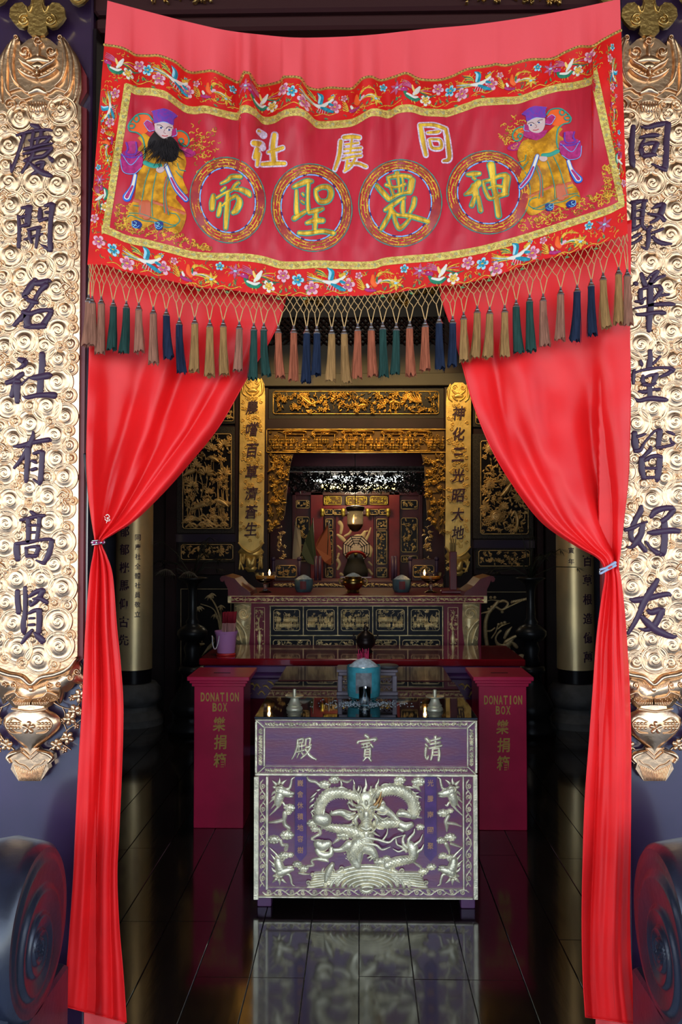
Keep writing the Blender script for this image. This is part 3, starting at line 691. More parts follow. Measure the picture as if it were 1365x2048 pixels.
# beaded cord along the heading seam
m = MB(); x = 212.0
while x < 1242:
    y = cB1(x); dy = cB1(x + 3) - cB1(x - 3)
    m.stroke([(x - 2.6, y + 2 - dy * .43, 5.4), (x + 2.6, y + 2 + dy * .43, 5.4)], ban, h=0.005, n=4, base=0.001, mi=0)
    m.stroke([(x, y + 2, 2.4), (x + .8, y + 2, 2.4)], ban, h=0.0015, n=3, base=0.0052, mi=1)
    x += 6.6 / sqrt(1 + (dy / 6) ** 2)
m.obj('beaded_cord', [BRAID2, M('cord_brown', (0.10, 0.03, 0.015), 0.6)], BN)

# ---- border motifs (each its own piece on the border)
def mapper(xc, yc, s, fr):
    """local motif units -> banner pixels through a band frame fr(dx, dy)"""
    def f(x, y, h):
        X, Y = fr(xc + np.asarray(x) * s, np.asarray(y) * s + yc)
        return ban(X, Y, h)
    return f
def flower(mp, R, cols, rot=0, star=False):
    m = MB()
    for a in range(6 if star else 5):
        an = rot + a * (pi / 3 if star else 1.2566)
        if star: m.stroke([(R * .15 * cos(an), R * .15 * sin(an), R * .2), (R * .55 * cos(an), R * .55 * sin(an), R * .42), (R * 1.05 * cos(an), R * 1.05 * sin(an), R * .1)], mp, h=0.0022, base=0.0022, n=4, mi=0)
        else:
            m.stroke([(R * .72 * cos(an), R * .72 * sin(an), R * .74), (R * .5 * cos(an), R * .5 * sin(an), R * .6)], mp, h=0.0022, base=0.0022, n=4, mi=1)
            m.stroke([(R * .5 * cos(an), R * .5 * sin(an), R * .5), (R * .2 * cos(an), R * .2 * sin(an), R * .3)], mp, h=0.0014, base=0.0034, n=4, mi=0)
    m.stroke([(-.1 * R, 0, R * .3), (.1 * R, 0, R * .3)], mp, h=0.002, base=0.0040, n=4, mi=2)
    return m.obj('star_flower' if star else 'flower', cols, border)
def leafy(mp, mats=None):
    m = MB()
    m.stroke([(-22, 20, 1.2), (-8, 15, 1.6), (6, 19, 1.6), (22, 14, 1.2)], mp, h=0.0012, base=0.0022, n=3)
    for (x, y, a) in ((-14, 10, -2.2), (2, 12, -1.0), (14, 9, -1.8), (-4, 20, 0.3)):
        m.stroke([(x, y + 4, 1), (x + 4 * cos(a), y + 4 + 4 * sin(a), 4), (x + 8 * cos(a), y + 4 + 8 * sin(a), .8)], mp, h=0.0016, base=0.0022, n=3, mi=1)
        m.stroke([(x, y + 4, .7), (x + 9 * cos(a), y + 4 + 9 * sin(a), .6)], mp, h=0.001, base=0.0035, n=3, mi=0)
    return m.obj('sprig', [THG, GREEN], border)
def bird(mp, kind):
    m = MB()
    if kind == 'A':   # blue winged bird flying right, golden tail to the left
        C = [TEAL, THG, WHITE, PALEBLUE, PALEPINK, GREEN]
        for k in range(6): m.stroke([(-4, 2 + k, 1.6), (-18, -3 + 1.6 * k, 2.2), (-33, -12 + 3.6 * k, 1.2)], mp, h=0.0016, base=0.0022, n=3, mi=(1, 1, 3, 1, 0, 1)[k])
        for k in range(5): m.stroke([(0, -3, 2), (-7 - k * 1.5, -12 + k * 1.2, 2.2), (-20 + k, -18 + 3.2 * k, 1.2)], mp, h=0.0016, base=0.0024, n=3, mi=(1, 5, 1, 5, 1)[k])
        m.stroke([(2, -18, 3), (9, -12, 8), (8, 0, 7)], mp, h=0.003, base=0.0024, n=4, mi=0); m.stroke([(3, -16, 2), (6, -10, 5), (4, 0, 4)], mp, h=0.002, base=0.0048, n=4, mi=3)
        m.stroke([(-6, 4, 4), (8, 6, 8), (22, 1, 6), (30, -5, 5)], mp, h=0.0035, base=0.0026, n=4, mi=2)
        m.stroke([(24, -5, 7), (30, -9, 6)], mp, h=0.003, base=0.004, n=4, mi=1); m.stroke([(33, -12, 2.4), (38, -15, .8)], mp, h=0.002, base=0.004, n=3, mi=1)
        m.stroke([(8, 8, 4), (20, 14, 7), (30, 18, 5)], mp, h=0.003, base=0.003, n=4, mi=0); m.stroke([(24, 4, 5), (30, 6, 4)], mp, h=0.002, base=0.005, n=3, mi=0)
        for k in range(4): m.stroke([(4 + 4 * k, 10 + k, 1.6), (0 + 5 * k, 18 + k, 1.2)], mp, h=0.0014, base=0.0024, n=3, mi=4)
    elif kind == 'B':  # red and gold bird with fanned golden wing and long tail to the right
        C = [ORANGE, THG, WHITE, MAG, PALEPINK, GREEN]
        for k in range(5): m.stroke([(6, -2, 1.6), (14, -10 - k, 2.0), (26 + 3 * k, -16 + 2.2 * k, 1.2)], mp, h=0.0016, base=0.0022, n=3, mi=1)
        for k in range(4): m.stroke([(8, 4, 2), (26, 0 + k * 1.5, 2.6), (46, 4 + 4 * k, 1.2)], mp, h=0.0018, base=0.0022, n=3, mi=(1, 2, 5, 1)[k])
        m.stroke([(2, -10, 5), (2, 0, 9), (6, 6, 8)], mp, h=0.0035, base=0.0024, n=4, mi=0); m.stroke([(10, 2, 7), (15, 0, 5)], mp, h=0.003, base=0.003, n=4, mi=4)
        m.stroke([(9, -6, 2.6), (9, 2, 2.6)], mp, h=0.002, base=0.005, n=3, mi=5)
        m.stroke([(-10, 12, 5), (-4, 14, 6), (6, 15, 4)], mp, h=0.003, base=0.003, n=4, mi=3); m.stroke([(-8, 4, 4), (-6, 8, 5)], mp, h=0.0025, base=0.003, n=4, mi=2)
        for k in range(5): m.stroke([(-24, -10 + 4.5 * k, 1.4), (-16, 0 + 3 * k, 2.0), (-12, 12, 1.2)], mp, h=0.0015, base=0.0022, n=3, mi=1)
        for k in range(3): m.stroke([(4 + 5 * k, 17, 1.4), (8 + 6 * k, 22, 1)], mp, h=0.0014, base=0.0024, n=3, mi=1)
    else:              # pink headed bird facing left with white wing
        C = [MAG, THG, WHITE, PINK, YEL, GREEN]
        for k in range(4): m.stroke([(4, -4, 2), (-4 - 2 * k, -14 + 2 * k, 2.4), (-16 - k, -19 + 3 * k, 1.2)], mp, h=0.0016, base=0.0022, n=3, mi=3)
        for k in range(4): m.stroke([(14, -4, 1.8), (24, -10 + 3 * k, 2.2), (38, -13 + 6 * k, 1.2)], mp, h=0.0016, base=0.0022, n=3, mi=(1, 3, 1, 5)[k])
        m.stroke([(18, 4, 2), (32, 3, 2.4), (46, 1, 1.2)], mp, h=0.0016, base=0.0022, n=3, mi=5)
        m.stroke([(-12, 4, 6), (-6, 12, 8), (6, 15, 7), (15, 10, 4)], mp, h=0.0032, base=0.0024, n=4, mi=5); m.stroke([(-8, 8, 4), (4, 11, 5), (12, 8, 3)], mp, h=0.002, base=0.005, n=4, mi=2)
        m.stroke([(4, 6, 4), (10, -2, 8), (16, -12, 4)], mp, h=0.003, base=0.004, n=4, mi=2); m.stroke([(2, -10, 3), (4, -4, 5), (8, 4, 4)], mp, h=0.002, base=0.004, n=4, mi=4)
        m.stroke([(-16, -2, 8), (-10, 0, 8)], mp, h=0.0035, base=0.0035, n=4, mi=0); m.stroke([(-21, -3, 2.4), (-25, -2, .8)], mp, h=0.0015, base=0.003, n=3, mi=1); m.stroke([(-15, -3, 1.8), (-14.6, -3, 1.8)], mp, h=0.001, base=0.0065, n=3, mi=2)
        for k in range(2): m.stroke([(0 + 6 * k, 17, 1.4), (1 + 6 * k, 22, 1)], mp, h=0.0014, base=0.0024, n=3, mi=1)
    return m.obj('bird', C, border)
PK, BL, YE, RS, YS = [PINK, PALEPINK, THG], [TEAL, PALEBLUE, THG], [THG, WHITE, YEL], [PINK, PINK, PALEBLUE], [THG, THG, PALEBLUE]
UNIT = [('f', 0, -5, BL, 10), ('f', 28, 12, PK, 12), ('A', 58, -6, 0, 0), ('b', 96, -19, BL, 4), ('f', 100, 5, PK, 11.5), ('b', 122, -14, PK, 6), ('B', 148, 0, 0, 0), ('s', 196, 10, YS, 12), ('b', 213, -17, BL, 7), ('s', 244, -9, RS, 12), ('C', 278, 0, 0, 0), ('f', 311, 13, YE, 10), ('f', 340, -13, PK, 10.5), ('l', 14, 2, 0, 0), ('l', 80, 0, 0, 0), ('l', 170, 3, 0, 0), ('l', 228, 4, 0, 0), ('l', 330, 4, 0, 0)]
def band(fr, x0, scale, lo, hi, vs=1.0, only=None):
    for kd, dx, dy, c, R in UNIT:
        x = x0 + dx * scale
        if not lo <= x <= hi: continue
        mp = mapper(x, dy * vs, 1.18 * (scale if vs == 1 else vs), fr)
        if kd in 'fb': flower(mp, R, c, rot=dx * .3)
        elif kd == 's': flower(mp, R, c, rot=dx * .2, star=True)
        elif kd == 'l':
            if lo + 14 <= x <= hi - 14: leafy(mp)
        else: bird(mp, kd)
frB = lambda x, y: (x, (cG2(x) + 15 + cB2(x)) / 2 + y)
frT = lambda x, y: (x, (cB1(x) + 5 + cG1(x)) / 2 + y)
for x0 in (227 - 369, 227, 596, 965): band(frB, x0, 1.0, 188, 1240)
for x0, sc in ((296 - 288, 0.80), (296, 0.80), (584, 0.86), (901, 0.82)): band(frT, x0, sc, 228, 1205, 0.9 if sc else 1)
def frL(x, y):   # left border: runs down
    t = (x - 150) / 330.0
    return np.interp(x, [120, 530], [230, 189]) + y * 0.9, x
def frR(x, y):
    return np.interp(x, [60, 240, 420], [1222, 1230, 1249]) - y * 0.55, x
band(frL, 165, 0.80, 170, 462, 0.72)
band(frR, 95, 0.80, 85, 395, 0.62)

# couched gold twigs and curls scattered through the border
m = MB(); rg = random.Random(41)
def twig(fr, x, y, s):
    a = rg.uniform(0, 6.3); L = rg.uniform(4, 9) * s; k = rg.choice((-1, 1)) * rg.uniform(.5, 1.6)
    q = []
    for t in (0, .35, .7, 1):
        X, Y = fr(x + L * t * cos(a + k * t), y + L * t * sin(a + k * t)); q.append((float(X), float(Y), 1.5 - .6 * t))
    m.stroke(q, ban, h=0.0013, base=0.0018, n=3, mi=rg.choice((0, 0, 0, 1)))
for k in range(430): twig(frB, rg.uniform(186, 1244), rg.uniform(-21, 21), 1.0)
for k in range(400): twig(frT, rg.uniform(222, 1225), rg.uniform(-25, 24), .9)
for k in range(170): twig(frL, rg.uniform(150, 470), rg.uniform(-17, 17), .9)
for k in range(90): twig(frR, rg.uniform(90, 410), rg.uniform(-9, 14), .8)
m.obj('couched_twigs', [THG, GREEN], border, kind='stuff')

# ---- characters: dark outline of silk below, gold satin stitch above
def embroidered(txt, sc, ox, oy, name, edge, fill, par, wedge=26, h=0.006):
    m = MB()
    for k, st in enumerate(S(txt)):
        q = st * sc; q[:, 0] += ox; q[:, 1] += oy
        e = q.copy(); e[:, 2] += wedge * sc
        m.stroke(e, ban, h=0.0022, base=0.0024, prof='flat', mi=1, step=1.5)
        m.stroke(q, ban, h=h, base=0.0030 + 0.0002 * (k % 4), n=6, mi=0, step=1.5)
    return m.obj(name, [fill, edge], par)
SATIN = M('gold_satin_stitch', (0.92, 0.56, 0.04), 0.42, 0.2, col2=(0.48, 0.22, 0.012), vscale=20, bump=0.5, bscale=260, stretch=(3, 1, 0.4))
C_DI = '540,580,42 640,530,58 720,465,72 865,465,75|545,705,40 605,652,40|830,570,60 770,620,58 720,690,50 600,745,40 455,830,42|405,790,70 388,900,100 382,1005,85|775,680,42 880,685,80 995,742,100 1025,785,60|525,920,45 510,1030,82 490,1125,65|560,960,36 680,850,55 785,792,65|815,805,62 850,900,110 800,1030,110 745,1075,75|650,750,66 645,900,86 630,1100,86 615,1340,66'
C_SHENG = '385,520,55 470,482,82 600,432,92 675,430,55|430,580,46 430,700,60 430,860,72 440,940,82|395,1025,80 470,980,72 565,920,62|622,470,55 612,620,50 610,760,50 620,900,62|640,930,70 760,900,82 845,872,55|530,632,42 545,660,36|512,752,36 548,780,36|745,565,62 840,522,72 945,532,82 985,620,90 940,735,82 820,758,82 755,680,62 738,585,52|740,960,70 730,1060,82 725,1200,62|595,1100,52 720,1062,90 850,1060,82|475,1260,62 620,1262,72 850,1232,72 1025,1262,70'
C_NONG = '315,505,70 400,600,82 505,715,82|515,720,72 640,652,52 740,622,46 845,602,80|495,372,52 600,352,70 740,342,62 845,362,72|880,420,100 862,520,100 845,600,82|500,400,52 550,560,46 580,655,46|640,302,80 660,420,52 680,600,40|725,365,40 735,480,36 730,610,36|465,490,50 600,530,42 760,480,50|455,890,62 560,812,72 700,722,52 755,692,46|540,850,82 520,960,72 455,1080,72 385,1200,62|740,745,52 730,850,70 740,955,52|545,905,90 640,970,52 800,982,72 960,1022,72 1140,1078,72|920,712,72 900,820,72 845,930,46|592,985,62 622,1100,62 682,1185,72 780,1110,55 845,1025,46'
C_SHEN = '360,430,52 450,422,82 540,415,55|450,480,52 470,500,40|320,740,36 420,682,100 525,562,100|460,620,110 480,740,100|470,785,62 422,910,72|520,785,62 558,990,72|720,285,120 740,400,102 760,600,82 800,780,82 840,1070,90|600,562,42 630,680,52 690,795,55 760,800,46|605,540,52 720,512,52 850,452,62 945,442,82|970,480,110 950,600,110 942,715,100|685,640,40 800,612,46 895,622,52|745,800,52 870,752,72 970,735,52'
def medallion(cx, cy, rx, ry, ix, iy, tilt, txt, sc, ox, oy, name):
    P = thing_part = None
    m = MB()
    def loop(ax, ay, w, mi, h, dash=0):
        a = np.linspace(0, 2 * pi, 73); c, s_ = np.cos(a), np.sin(a)
        X = cx + ax * c * cos(tilt) - ay * s_ * sin(tilt); Y = cy + ax * c * sin(tilt) + ay * s_ * cos(tilt)
        if dash:
            for k in range(0, 72, 2): m.stroke([(X[k], Y[k], w), (X[k + 1], Y[k + 1], w)], ban, h=h, base=0.003, n=4, mi=mi + (1 if (k // 2) % 3 == 0 else 0), smooth=False)
        m.stroke(np.stack([X, Y, 0 * X + w * (.8 if dash else 1)], -1), ban, h=h * .8, base=0.0024, n=4, mi=mi, smooth=False)
    loop(rx, ry, 2.2, 0, 0.003, 1); loop(ix, iy, 2.6, 2, 0.003, 1)
    md = m.obj('medallion_ring', [SEAG, M('grey_green_thread', (0.10, 0.14, 0.12), 0.6), SKYB, NAVY], BN)
    m = MB(); r5 = random.Random(name)
    n = 34
    for k in range(n):
        a = 2 * pi * k / n
        for j, fr in enumerate((0.22, 0.5, 0.78)):
            for q in range(2):
                L = r5.uniform(0.5, 1.0) * 2 * pi / n * 0.8
                aa = a + q * pi / n + r5.uniform(-.02, .02)
                ex, ey = ix + (rx - ix) * (fr + r5.uniform(-.06, .06)), iy + (ry - iy) * (fr + r5.uniform(-.06, .06))
                pts = []
                for t in (0, .5, 1):
                    c, s_ = cos(aa + L * t), sin(aa + L * t)
                    pts.append((cx + ex * c * cos(tilt) - ey * s_ * sin(tilt), cy + ex * c * sin(tilt) + ey * s_ * cos(tilt), 2.3))
                if (k + j) % 2 == 0 and q == 0:
                    c, s_ = cos(aa), sin(aa); e2x, e2y = ex - (rx - ix) * .22, ey - (ry - iy) * .22
                    pts.insert(0, (cx + e2x * c * cos(tilt) - e2y * s_ * sin(tilt), cy + e2x * c * sin(tilt) + e2y * s_ * cos(tilt), 2.3))
                m.stroke(pts, ban, h=0.0022, base=0.0026, n=3, mi=0 if r5.random() < .7 else 1)
    m.obj('meander_stitching', [THG, THD], md, kind='stuff')
    # red-brown ground of the ring
    m = MB(); a = np.linspace(0, 2 * pi, 73)
    rr_ = np.array([0.0, 1.0])[:, None]
    ex, ey = ix + (rx - ix) * rr_, iy + (ry - iy) * rr_
    X = cx + ex * np.cos(a) * cos(tilt) - ey * np.sin(a) * sin(tilt); Y = cy + ex * np.cos(a) * sin(tilt) + ey * np.sin(a) * cos(tilt)
    m.grid(ban(X, Y, 0.0026 + 0 * X)); m.obj('ring_ground', M('rust_satin', (0.40, 0.035, 0.02), 0.4, col2=(0.30, 0.02, 0.025), vscale=40), md)
    embroidered(txt, sc, ox, oy, 'medallion_character', SEAG, SATIN, BN)
medallion(456, 401, 75, 86, 55, 65, -0.2, C_DI, .1172, 380, 300, 'di')
medallion(624, 416, 80, 88, 61, 66, -0.25, C_SHENG, .12454, 540, 310, 'sheng')
medallion(801, 407, 83, 87, 62.5, 66.5, 0.15, C_NONG, .12454, 715, 310, 'nong')
medallion(977.5, 385.5, 83.5, 83, 62, 62.5, 0.2, C_SHEN, .1282, 890, 295, 'shen')
LILAC = M('lilac_bead_edge', (0.72, 0.55, 0.66), 0.4, var=0.4, vscale=150)
for tx in ('90,75,22 120,100,34|60,150,36 100,160,42 115,180,28|80,190,32 65,240,28|90,220,28 80,290,20|190,100,36 180,180,42 185,270,36|150,208,18 190,197,26 240,180,26|112,285,26 180,280,30 252,280,26',
           '632,115,30 680,110,30 726,115,26|610,140,28 600,230,28 572,318,20|640,160,13 720,150,14|632,190,14 738,180,15|632,217,13 736,206,14|680,130,16 670,210,14|622,250,15 690,236,17 738,230,15|652,262,15 642,318,15|662,280,17 720,280,20 770,300,20|700,252,20 672,300,17 634,328,14',
           '1115,42,28 1130,130,32 1150,225,26|1112,35,22 1200,36,26 1268,58,26|1275,62,28 1290,150,30 1298,248,30 1262,264,16|1162,85,15 1220,80,22 1238,75,14|1172,130,17 1190,180,22 1245,180,22 1240,132,19 1182,126,15'):
    embroidered(tx, .315, 490, 240, 'upper_character', LILAC, SATIN, BN, wedge=15, h=0.0045)

# ---- the two robed figures
def figure(tr, beard, nm):
    mp = lambda x, y, h: ban(*tr(np.asarray(x, float), np.asarray(y, float)), h)
    def pl(name, txt, mat, h, par, extra=None):
        m = MB(); p = [tuple(float(c) for c in q.split(',')) for q in txt.split()]
        q = crom(np.array([(*a, 1) for a in p + p[:1]]), 25)[:-1, :2]
        m.fill(q, mp, h, cell=26.0, back=0.001)
        if extra: extra(m)
        return m.obj(name, mat, par, autosmooth=40)
    def line(m, txt, w, mi, h=0.0025, base=0.005):
        for st in txt.split('|'):
            m.stroke([(*[float(c) for c in q.split(',')], w) for q in st.split()], mp, h=h, base=base, n=4, mi=mi, step=14)
    def robe_lines(m):
        line(m, '500,890 440,1080 400,1300 370,1490|590,950 550,1150 530,1350 540,1520|740,1000 690,1150 690,1350 700,1470|760,1010 720,1180 720,1330 755,1500|230,1480 380,1490 540,1545 690,1600 830,1640 900,1580 860,1500 780,1480|210,1530 260,1510 420,1580 560,1600 720,1670 850,1650|870,820 900,900 980,920|850,920 900,980 940,1010|290,1380 380,1390', 12, 1)
        for st in ('400,1350,90 395,1490,90|460,1360,110 460,1520,110'.split('|')):
            m.stroke([tuple(float(c) for c in q.split(',')) for q in st.split()], mp, h=0.002, base=0.0045, prof='flat', mi=2)
        line(m, '300,1310 360,1320|560,1330 680,1370|740,1400 860,1440 960,1480', 46, 2, 0.0016, 0.0045)
        line(m, '720,1010 705,1200 720,1470', 40, 2, 0.0016, 0.0044)
        line(m, '570,1335 600,1320 640,1345 680,1350|760,1400 800,1430 840,1420 900,1470', 9, 0, 0.0015, 0.0062)
        line(m, '440,810 540,850 640,850', 62, 1, 0.003)
    robe = pl('robe_figure', '340,480 430,420 560,520 700,600 870,590 960,700 985,830 940,1010 1010,1210 900,1230 850,1280 985,1480 930,1700 850,1745 690,1680 560,1620 420,1675 215,1605 200,1500 240,1380 300,1270 340,970 430,800 340,640 400,560', [AMBER, SEAG, M('brick_silk', (0.50, 0.09, 0.03), 0.5)], 0.0045, BN, robe_lines)
    for pts in ([(720, 850, 60), (790, 1020, 64), (870, 1170, 80), (985, 1300, 74)], [(310, 980, 56), (275, 1130, 70), (200, 1270, 120)]):
        m = MB()
        m.stroke(pts, mp, h=0.003, base=0.004, prof='flat', mi=0)
        m.stroke([(x, y, w * .62) for x, y, w in pts], mp, h=0.0015, base=0.0066, prof='flat', mi=1)
        m.stroke([(x, y, w * .40) for x, y, w in pts[1:]], mp, h=0.0015, base=0.0078, prof='flat', mi=2)
        m.obj('sleeve_band', [BLUE, WHITE, MAG], robe)
    pl('bag', '110,760 150,660 230,640 195,540 330,530 325,640 400,670 410,800 370,900 290,960 180,940 120,880', [MAG, PURP, SKYB], 0.005, robe, lambda m: (line(m, '190,545 210,620 190,690 300,700 330,640 320,545|130,710 250,740 390,720', 26, 1), line(m, '130,690 250,840 390,700|110,770 150,930 290,960 390,880', 9, 2)))
    pl('shoulder_knot', '940,600 1000,620 1090,650 1110,700 1040,735 950,720 900,690', [MAG], 0.004, robe)
    pl('streamer', '260,270 300,190 380,160 470,170 530,260 470,255 430,300 480,380 400,430 290,400 225,340', [ORANGE, SEAG], 0.0035, robe, lambda m: line(m, '540,240 480,170 380,160 310,190 290,240 330,270 360,230 340,190 300,200 230,290 230,340 280,350 300,310 260,290 215,320 240,390 330,410 400,470 430,570 440,680 430,760', 20, 1))
    pl('streamer', '850,390 920,380 990,430 1020,520 990,590 920,570 880,500', [ORANGE, SEAG], 0.0035, robe, lambda m: line(m, '860,390 930,390 1000,440 1025,520 990,590 920,570 890,510 930,490 955,530 930,560', 20, 1))
    def face(m):
        line(m, '600,310 650,315 680,345|720,360 750,335 800,350', 10, 1)
        for x, y in ((655, 352), (765, 380)):
            m.stroke([(x - 30, y - 4, 16), (x, y, 26), (x + 30, y + 4, 16)], mp, h=0.0012, base=0.0070, n=4, mi=2); m.stroke([(x - 4, y, 22), (x + 6, y, 22)], mp, h=0.0014, base=0.0080, n=4, mi=3)
        line(m, '705,370 690,410 715,425', 8, 4); line(m, '670,450 700,460 740,455', 16, 5)
    pl('face', '565,300 600,268 700,260 800,300 812,400 770,470 690,505 620,480 578,400', [SKIN, BLK, WHITE, NAVY, M('face_line', (0.30, 0.13, 0.12), 0.6), M('lip_red', (0.5, 0.02, 0.03), 0.5)], 0.0062, robe, face)
    pl('hat', '530,130 600,112 700,95 790,130 870,190 825,230 812,312 700,268 565,285 555,200', [PURP, SKYB, MAG], 0.0078, robe, lambda m: (line(m, '530,130 610,110 700,96 790,130 870,190|555,200 570,280 690,270 810,310', 9, 1), line(m, '600,245 660,240 720,250 780,270', 14, 2)))
    pl('hat_flap', '425,290 470,250 535,285 570,380 500,395 450,345', [MAG, SKYB], 0.0070, robe, lambda m: line(m, '425,290 470,250 535,285|430,300 460,350 500,392 565,382', 10, 1))
    pl('hat_flap', '800,370 855,360 862,440 800,470', [MAG, SKYB], 0.0066, robe, lambda m: line(m, '855,360 862,440 800,468', 10, 1))
    pl('hand', '598,880 690,868 692,920 640,950 590,920', [SKIN, M('face_line')], 0.0075, robe, lambda m: line(m, '610,900 650,890|605,915 655,905|615,930 660,918', 6, 1))
    for t in ('268,1590 330,1575 400,1625 370,1685 270,1665', '572,1600 640,1590 682,1612 665,1695 585,1695'):
        x0, y0 = [float(c) for c in t.split()[0].split(',')]
        pl('boot', t, [NAVY, PALEBLUE, SKYB], 0.0062, robe, lambda m: (line(m, f'{x0+10},{y0+40} {x0+40},{y0+50} {x0+60},{y0+20} {x0+30},{y0+5}|{x0+60},{y0+60} {x0+30},{y0+60} {x0+20},{y0+80}', 11, 1), line(m, f'{x0},{y0} {x0+5},{y0+60} {x0+50},{y0+90} {x0+95},{y0+60}', 9, 2, base=0.0055)))
    if beard:
        m = MB(); rb = random.Random(5)
        m.plate(crom(np.array([(x, y, 1) for x, y in ((575, 400), (640, 470), (700, 500), (780, 470), (850, 520), (890, 620), (860, 760), (760, 800), (660, 740), (560, 640), (480, 600), (500, 500), (575, 400))]), 30)[:-1, :2], mp, 0.010, back=0.004)
        for k in range(260):
            x = rb.gauss(690, 95); y = max(515 + abs(x - 690) * .15, rb.gauss(600, 70))
            L = rb.uniform(60, 170); a = 1.57 + (x - 690) / -260 + rb.uniform(-.35, .35)
            m.stroke([(x, y, 7), (x + L * .5 * cos(a), y + L * .5 * sin(a), 6), (x + L * cos(a + rb.uniform(-.5, .5)), y + L * sin(a), 2)], mp, h=0.003, base=0.008 + 0.006 * rb.random(), n=3, step=40)
        m.obj('beard', BLK, robe, kind='stuff')
    else:
        pl('collar', '540,470 620,480 690,505 770,470 830,430 880,520 760,590 700,610 600,560', [MAG], 0.0052, robe)
    return robe
k1 = 205 / 1365.0
figure(lambda x, y: (225 + x * k1, 205 + y * k1), True, 'l')
def trR(x, y):
    X = 1000 + (1310 - x * 1.02) * .1575 * .92; Y = 190 + (60 + y * 0.83) * .1575
    c, s_ = cos(-0.10), sin(-0.10)
    return 1120 + (X - 1128) * c - (Y - 320) * s_, 318 + (X - 1128) * s_ + (Y - 320) * c
figure(trR, False, 'r')
# gold couched cloud stitches round the figures
m = MB(); rs = random.Random(12)
def clouds(n, fx):
    for k in range(n):
        x, y = fx()
        R = rs.uniform(2, 5); a = rs.uniform(0, 6.3); sg = rs.choice((-1, 1))
        m.stroke([(x + R * cos(a + sg * t), y + R * sin(a + sg * t) * .8, 2.0) for t in (0, .9, 1.8, 2.6)], ban, h=0.0022, base=0.0026, n=3, mi=0 if rs.random() < .7 else 1)
clouds(70, lambda: (rs.gauss(405, 14), rs.gauss(290, 24)))
clouds(60, lambda: (rs.uniform(232, 262), rs.uniform(410, 458)))
def bl():
    x = rs.uniform(235, 420); return x, cG2(x) - rs.uniform(6, 6 + 26 * min(1, (430 - x) / 90 + .15))
clouds(170, bl)
clouds(80, lambda: (rs.gauss(1028, 15), rs.gauss(270, 14)))
clouds(40, lambda: (rs.gauss(1052, 8), rs.gauss(312, 12)))
def br():
    x = rs.uniform(1040, 1235); return x, cG2(x) - rs.uniform(6, 34)
clouds(170, br)
clouds(60, lambda: (rs.uniform(1208, 1222), rs.uniform(330, 400)))
m.obj('cloud_stitching', [THG, THD], BN, kind='stuff')

# ---- knotted fringe net and tassels
TAS = [(178, 590, 0), (185, 593, 0), (203, 594, 0), (227, 600, 1), (253, 603, 1), (278, 606, 0), (307, 614, 0), (333, 618, 2), (359, 636, 2), (390, 634, 3), (420, 640, 3), (447, 640, 3), (479, 644, 0), (508, 647, 1), (528, 647, 1), (557, 652, 4), (588, 652, 4), (614, 653, 2), (634, 653, 2), (664, 654, 3), (689, 654, 3), (716, 648, 4), (743, 647, 4), (766, 645, 1), (793, 647, 1), (820, 643, 4), (851, 640, 4), (879, 633, 2), (906, 633, 2), (928, 625, 3), (955, 612, 3), (980, 614, 3), (1010, 611, 3), (1033, 600, 1), (1060, 590, 1), (1087, 588, 0), (1122, 575, 0), (1155, 570, 2), (1183, 559, 2), (1207, 546, 3), (1238, 535, 3), (1255, 539, 0)]
TM = [M('tassel_dusty_rose', (0.280, 0.120, 0.075), 0.85, spec=.08, var=.35, vscale=60, stretch=(4, 4, .3)), M('tassel_bottle_green', (0.020, 0.050, 0.040), 0.85, spec=.08, var=.35, vscale=60, stretch=(4, 4, .3)), M('tassel_navy', (0.015, 0.021, 0.042), 0.85, spec=.08, var=.35, vscale=60, stretch=(4, 4, .3)), M('tassel_old_gold', (0.300, 0.155, 0.055), 0.85, spec=.08, var=.35, vscale=60, stretch=(4, 4, .3)), M('tassel_copper', (0.310, 0.085, 0.042), 0.85, spec=.08, var=.35, vscale=60, stretch=(4, 4, .3))]
CAPM = M('silver_cap', (0.62, 0.62, 0.64), 0.28, 1.0)
CORD = M('tan_cord', (0.52, 0.30, 0.11), 0.6, var=.2, vscale=60)
ti = np.arange(len(TAS), dtype=float); txs = np.array([t[0] for t in TAS], float); tys = np.array([t[1] for t in TAS], float)
dT = lambda x, y: dban(x, np.minimum(y, cB2(x)))
m = MB(); rt = random.Random(4)
def node(s, v):
    x = np.interp(s, ti, txs); y0 = cB2(x) - 1; y1 = np.interp(s, ti, tys) - 26
    return x + 1.0 * sin(s * 7 + v * 9), y0 + (y1 - y0) * v
for j in range(0, 2 * len(TAS)):
    s0 = j * 0.5
    for sg in (-1, 1):
        pts = []
        for k in range(7):
            s = s0 + sg * .75 * k / 6
            if s < -0.3 or s > len(TAS) - 0.7: break
            x, y = node(min(max(s, 0), len(TAS) - 1), k / 6)
            pts.append(W(x, y, dT(x, y), 0.002 + 0.0016 * sg))
        if len(pts) >= 2: m.tube(pts, 0.0013, 4, cap=False)
for k, (x, y, c) in enumerate(TAS):
    for sg in (-1, 1):
        s = min(max(k + sg * .25, 0), len(TAS) - 1); xa, ya = node(s, 1.0)
        m.tube([W(xa, ya, dT(xa, ya), 0.002), W(x + sg * 1.0, y, dT(x, y), 0.003)], 0.0017, 5, cap=False)
m.obj('fringe_net', CORD, BN)
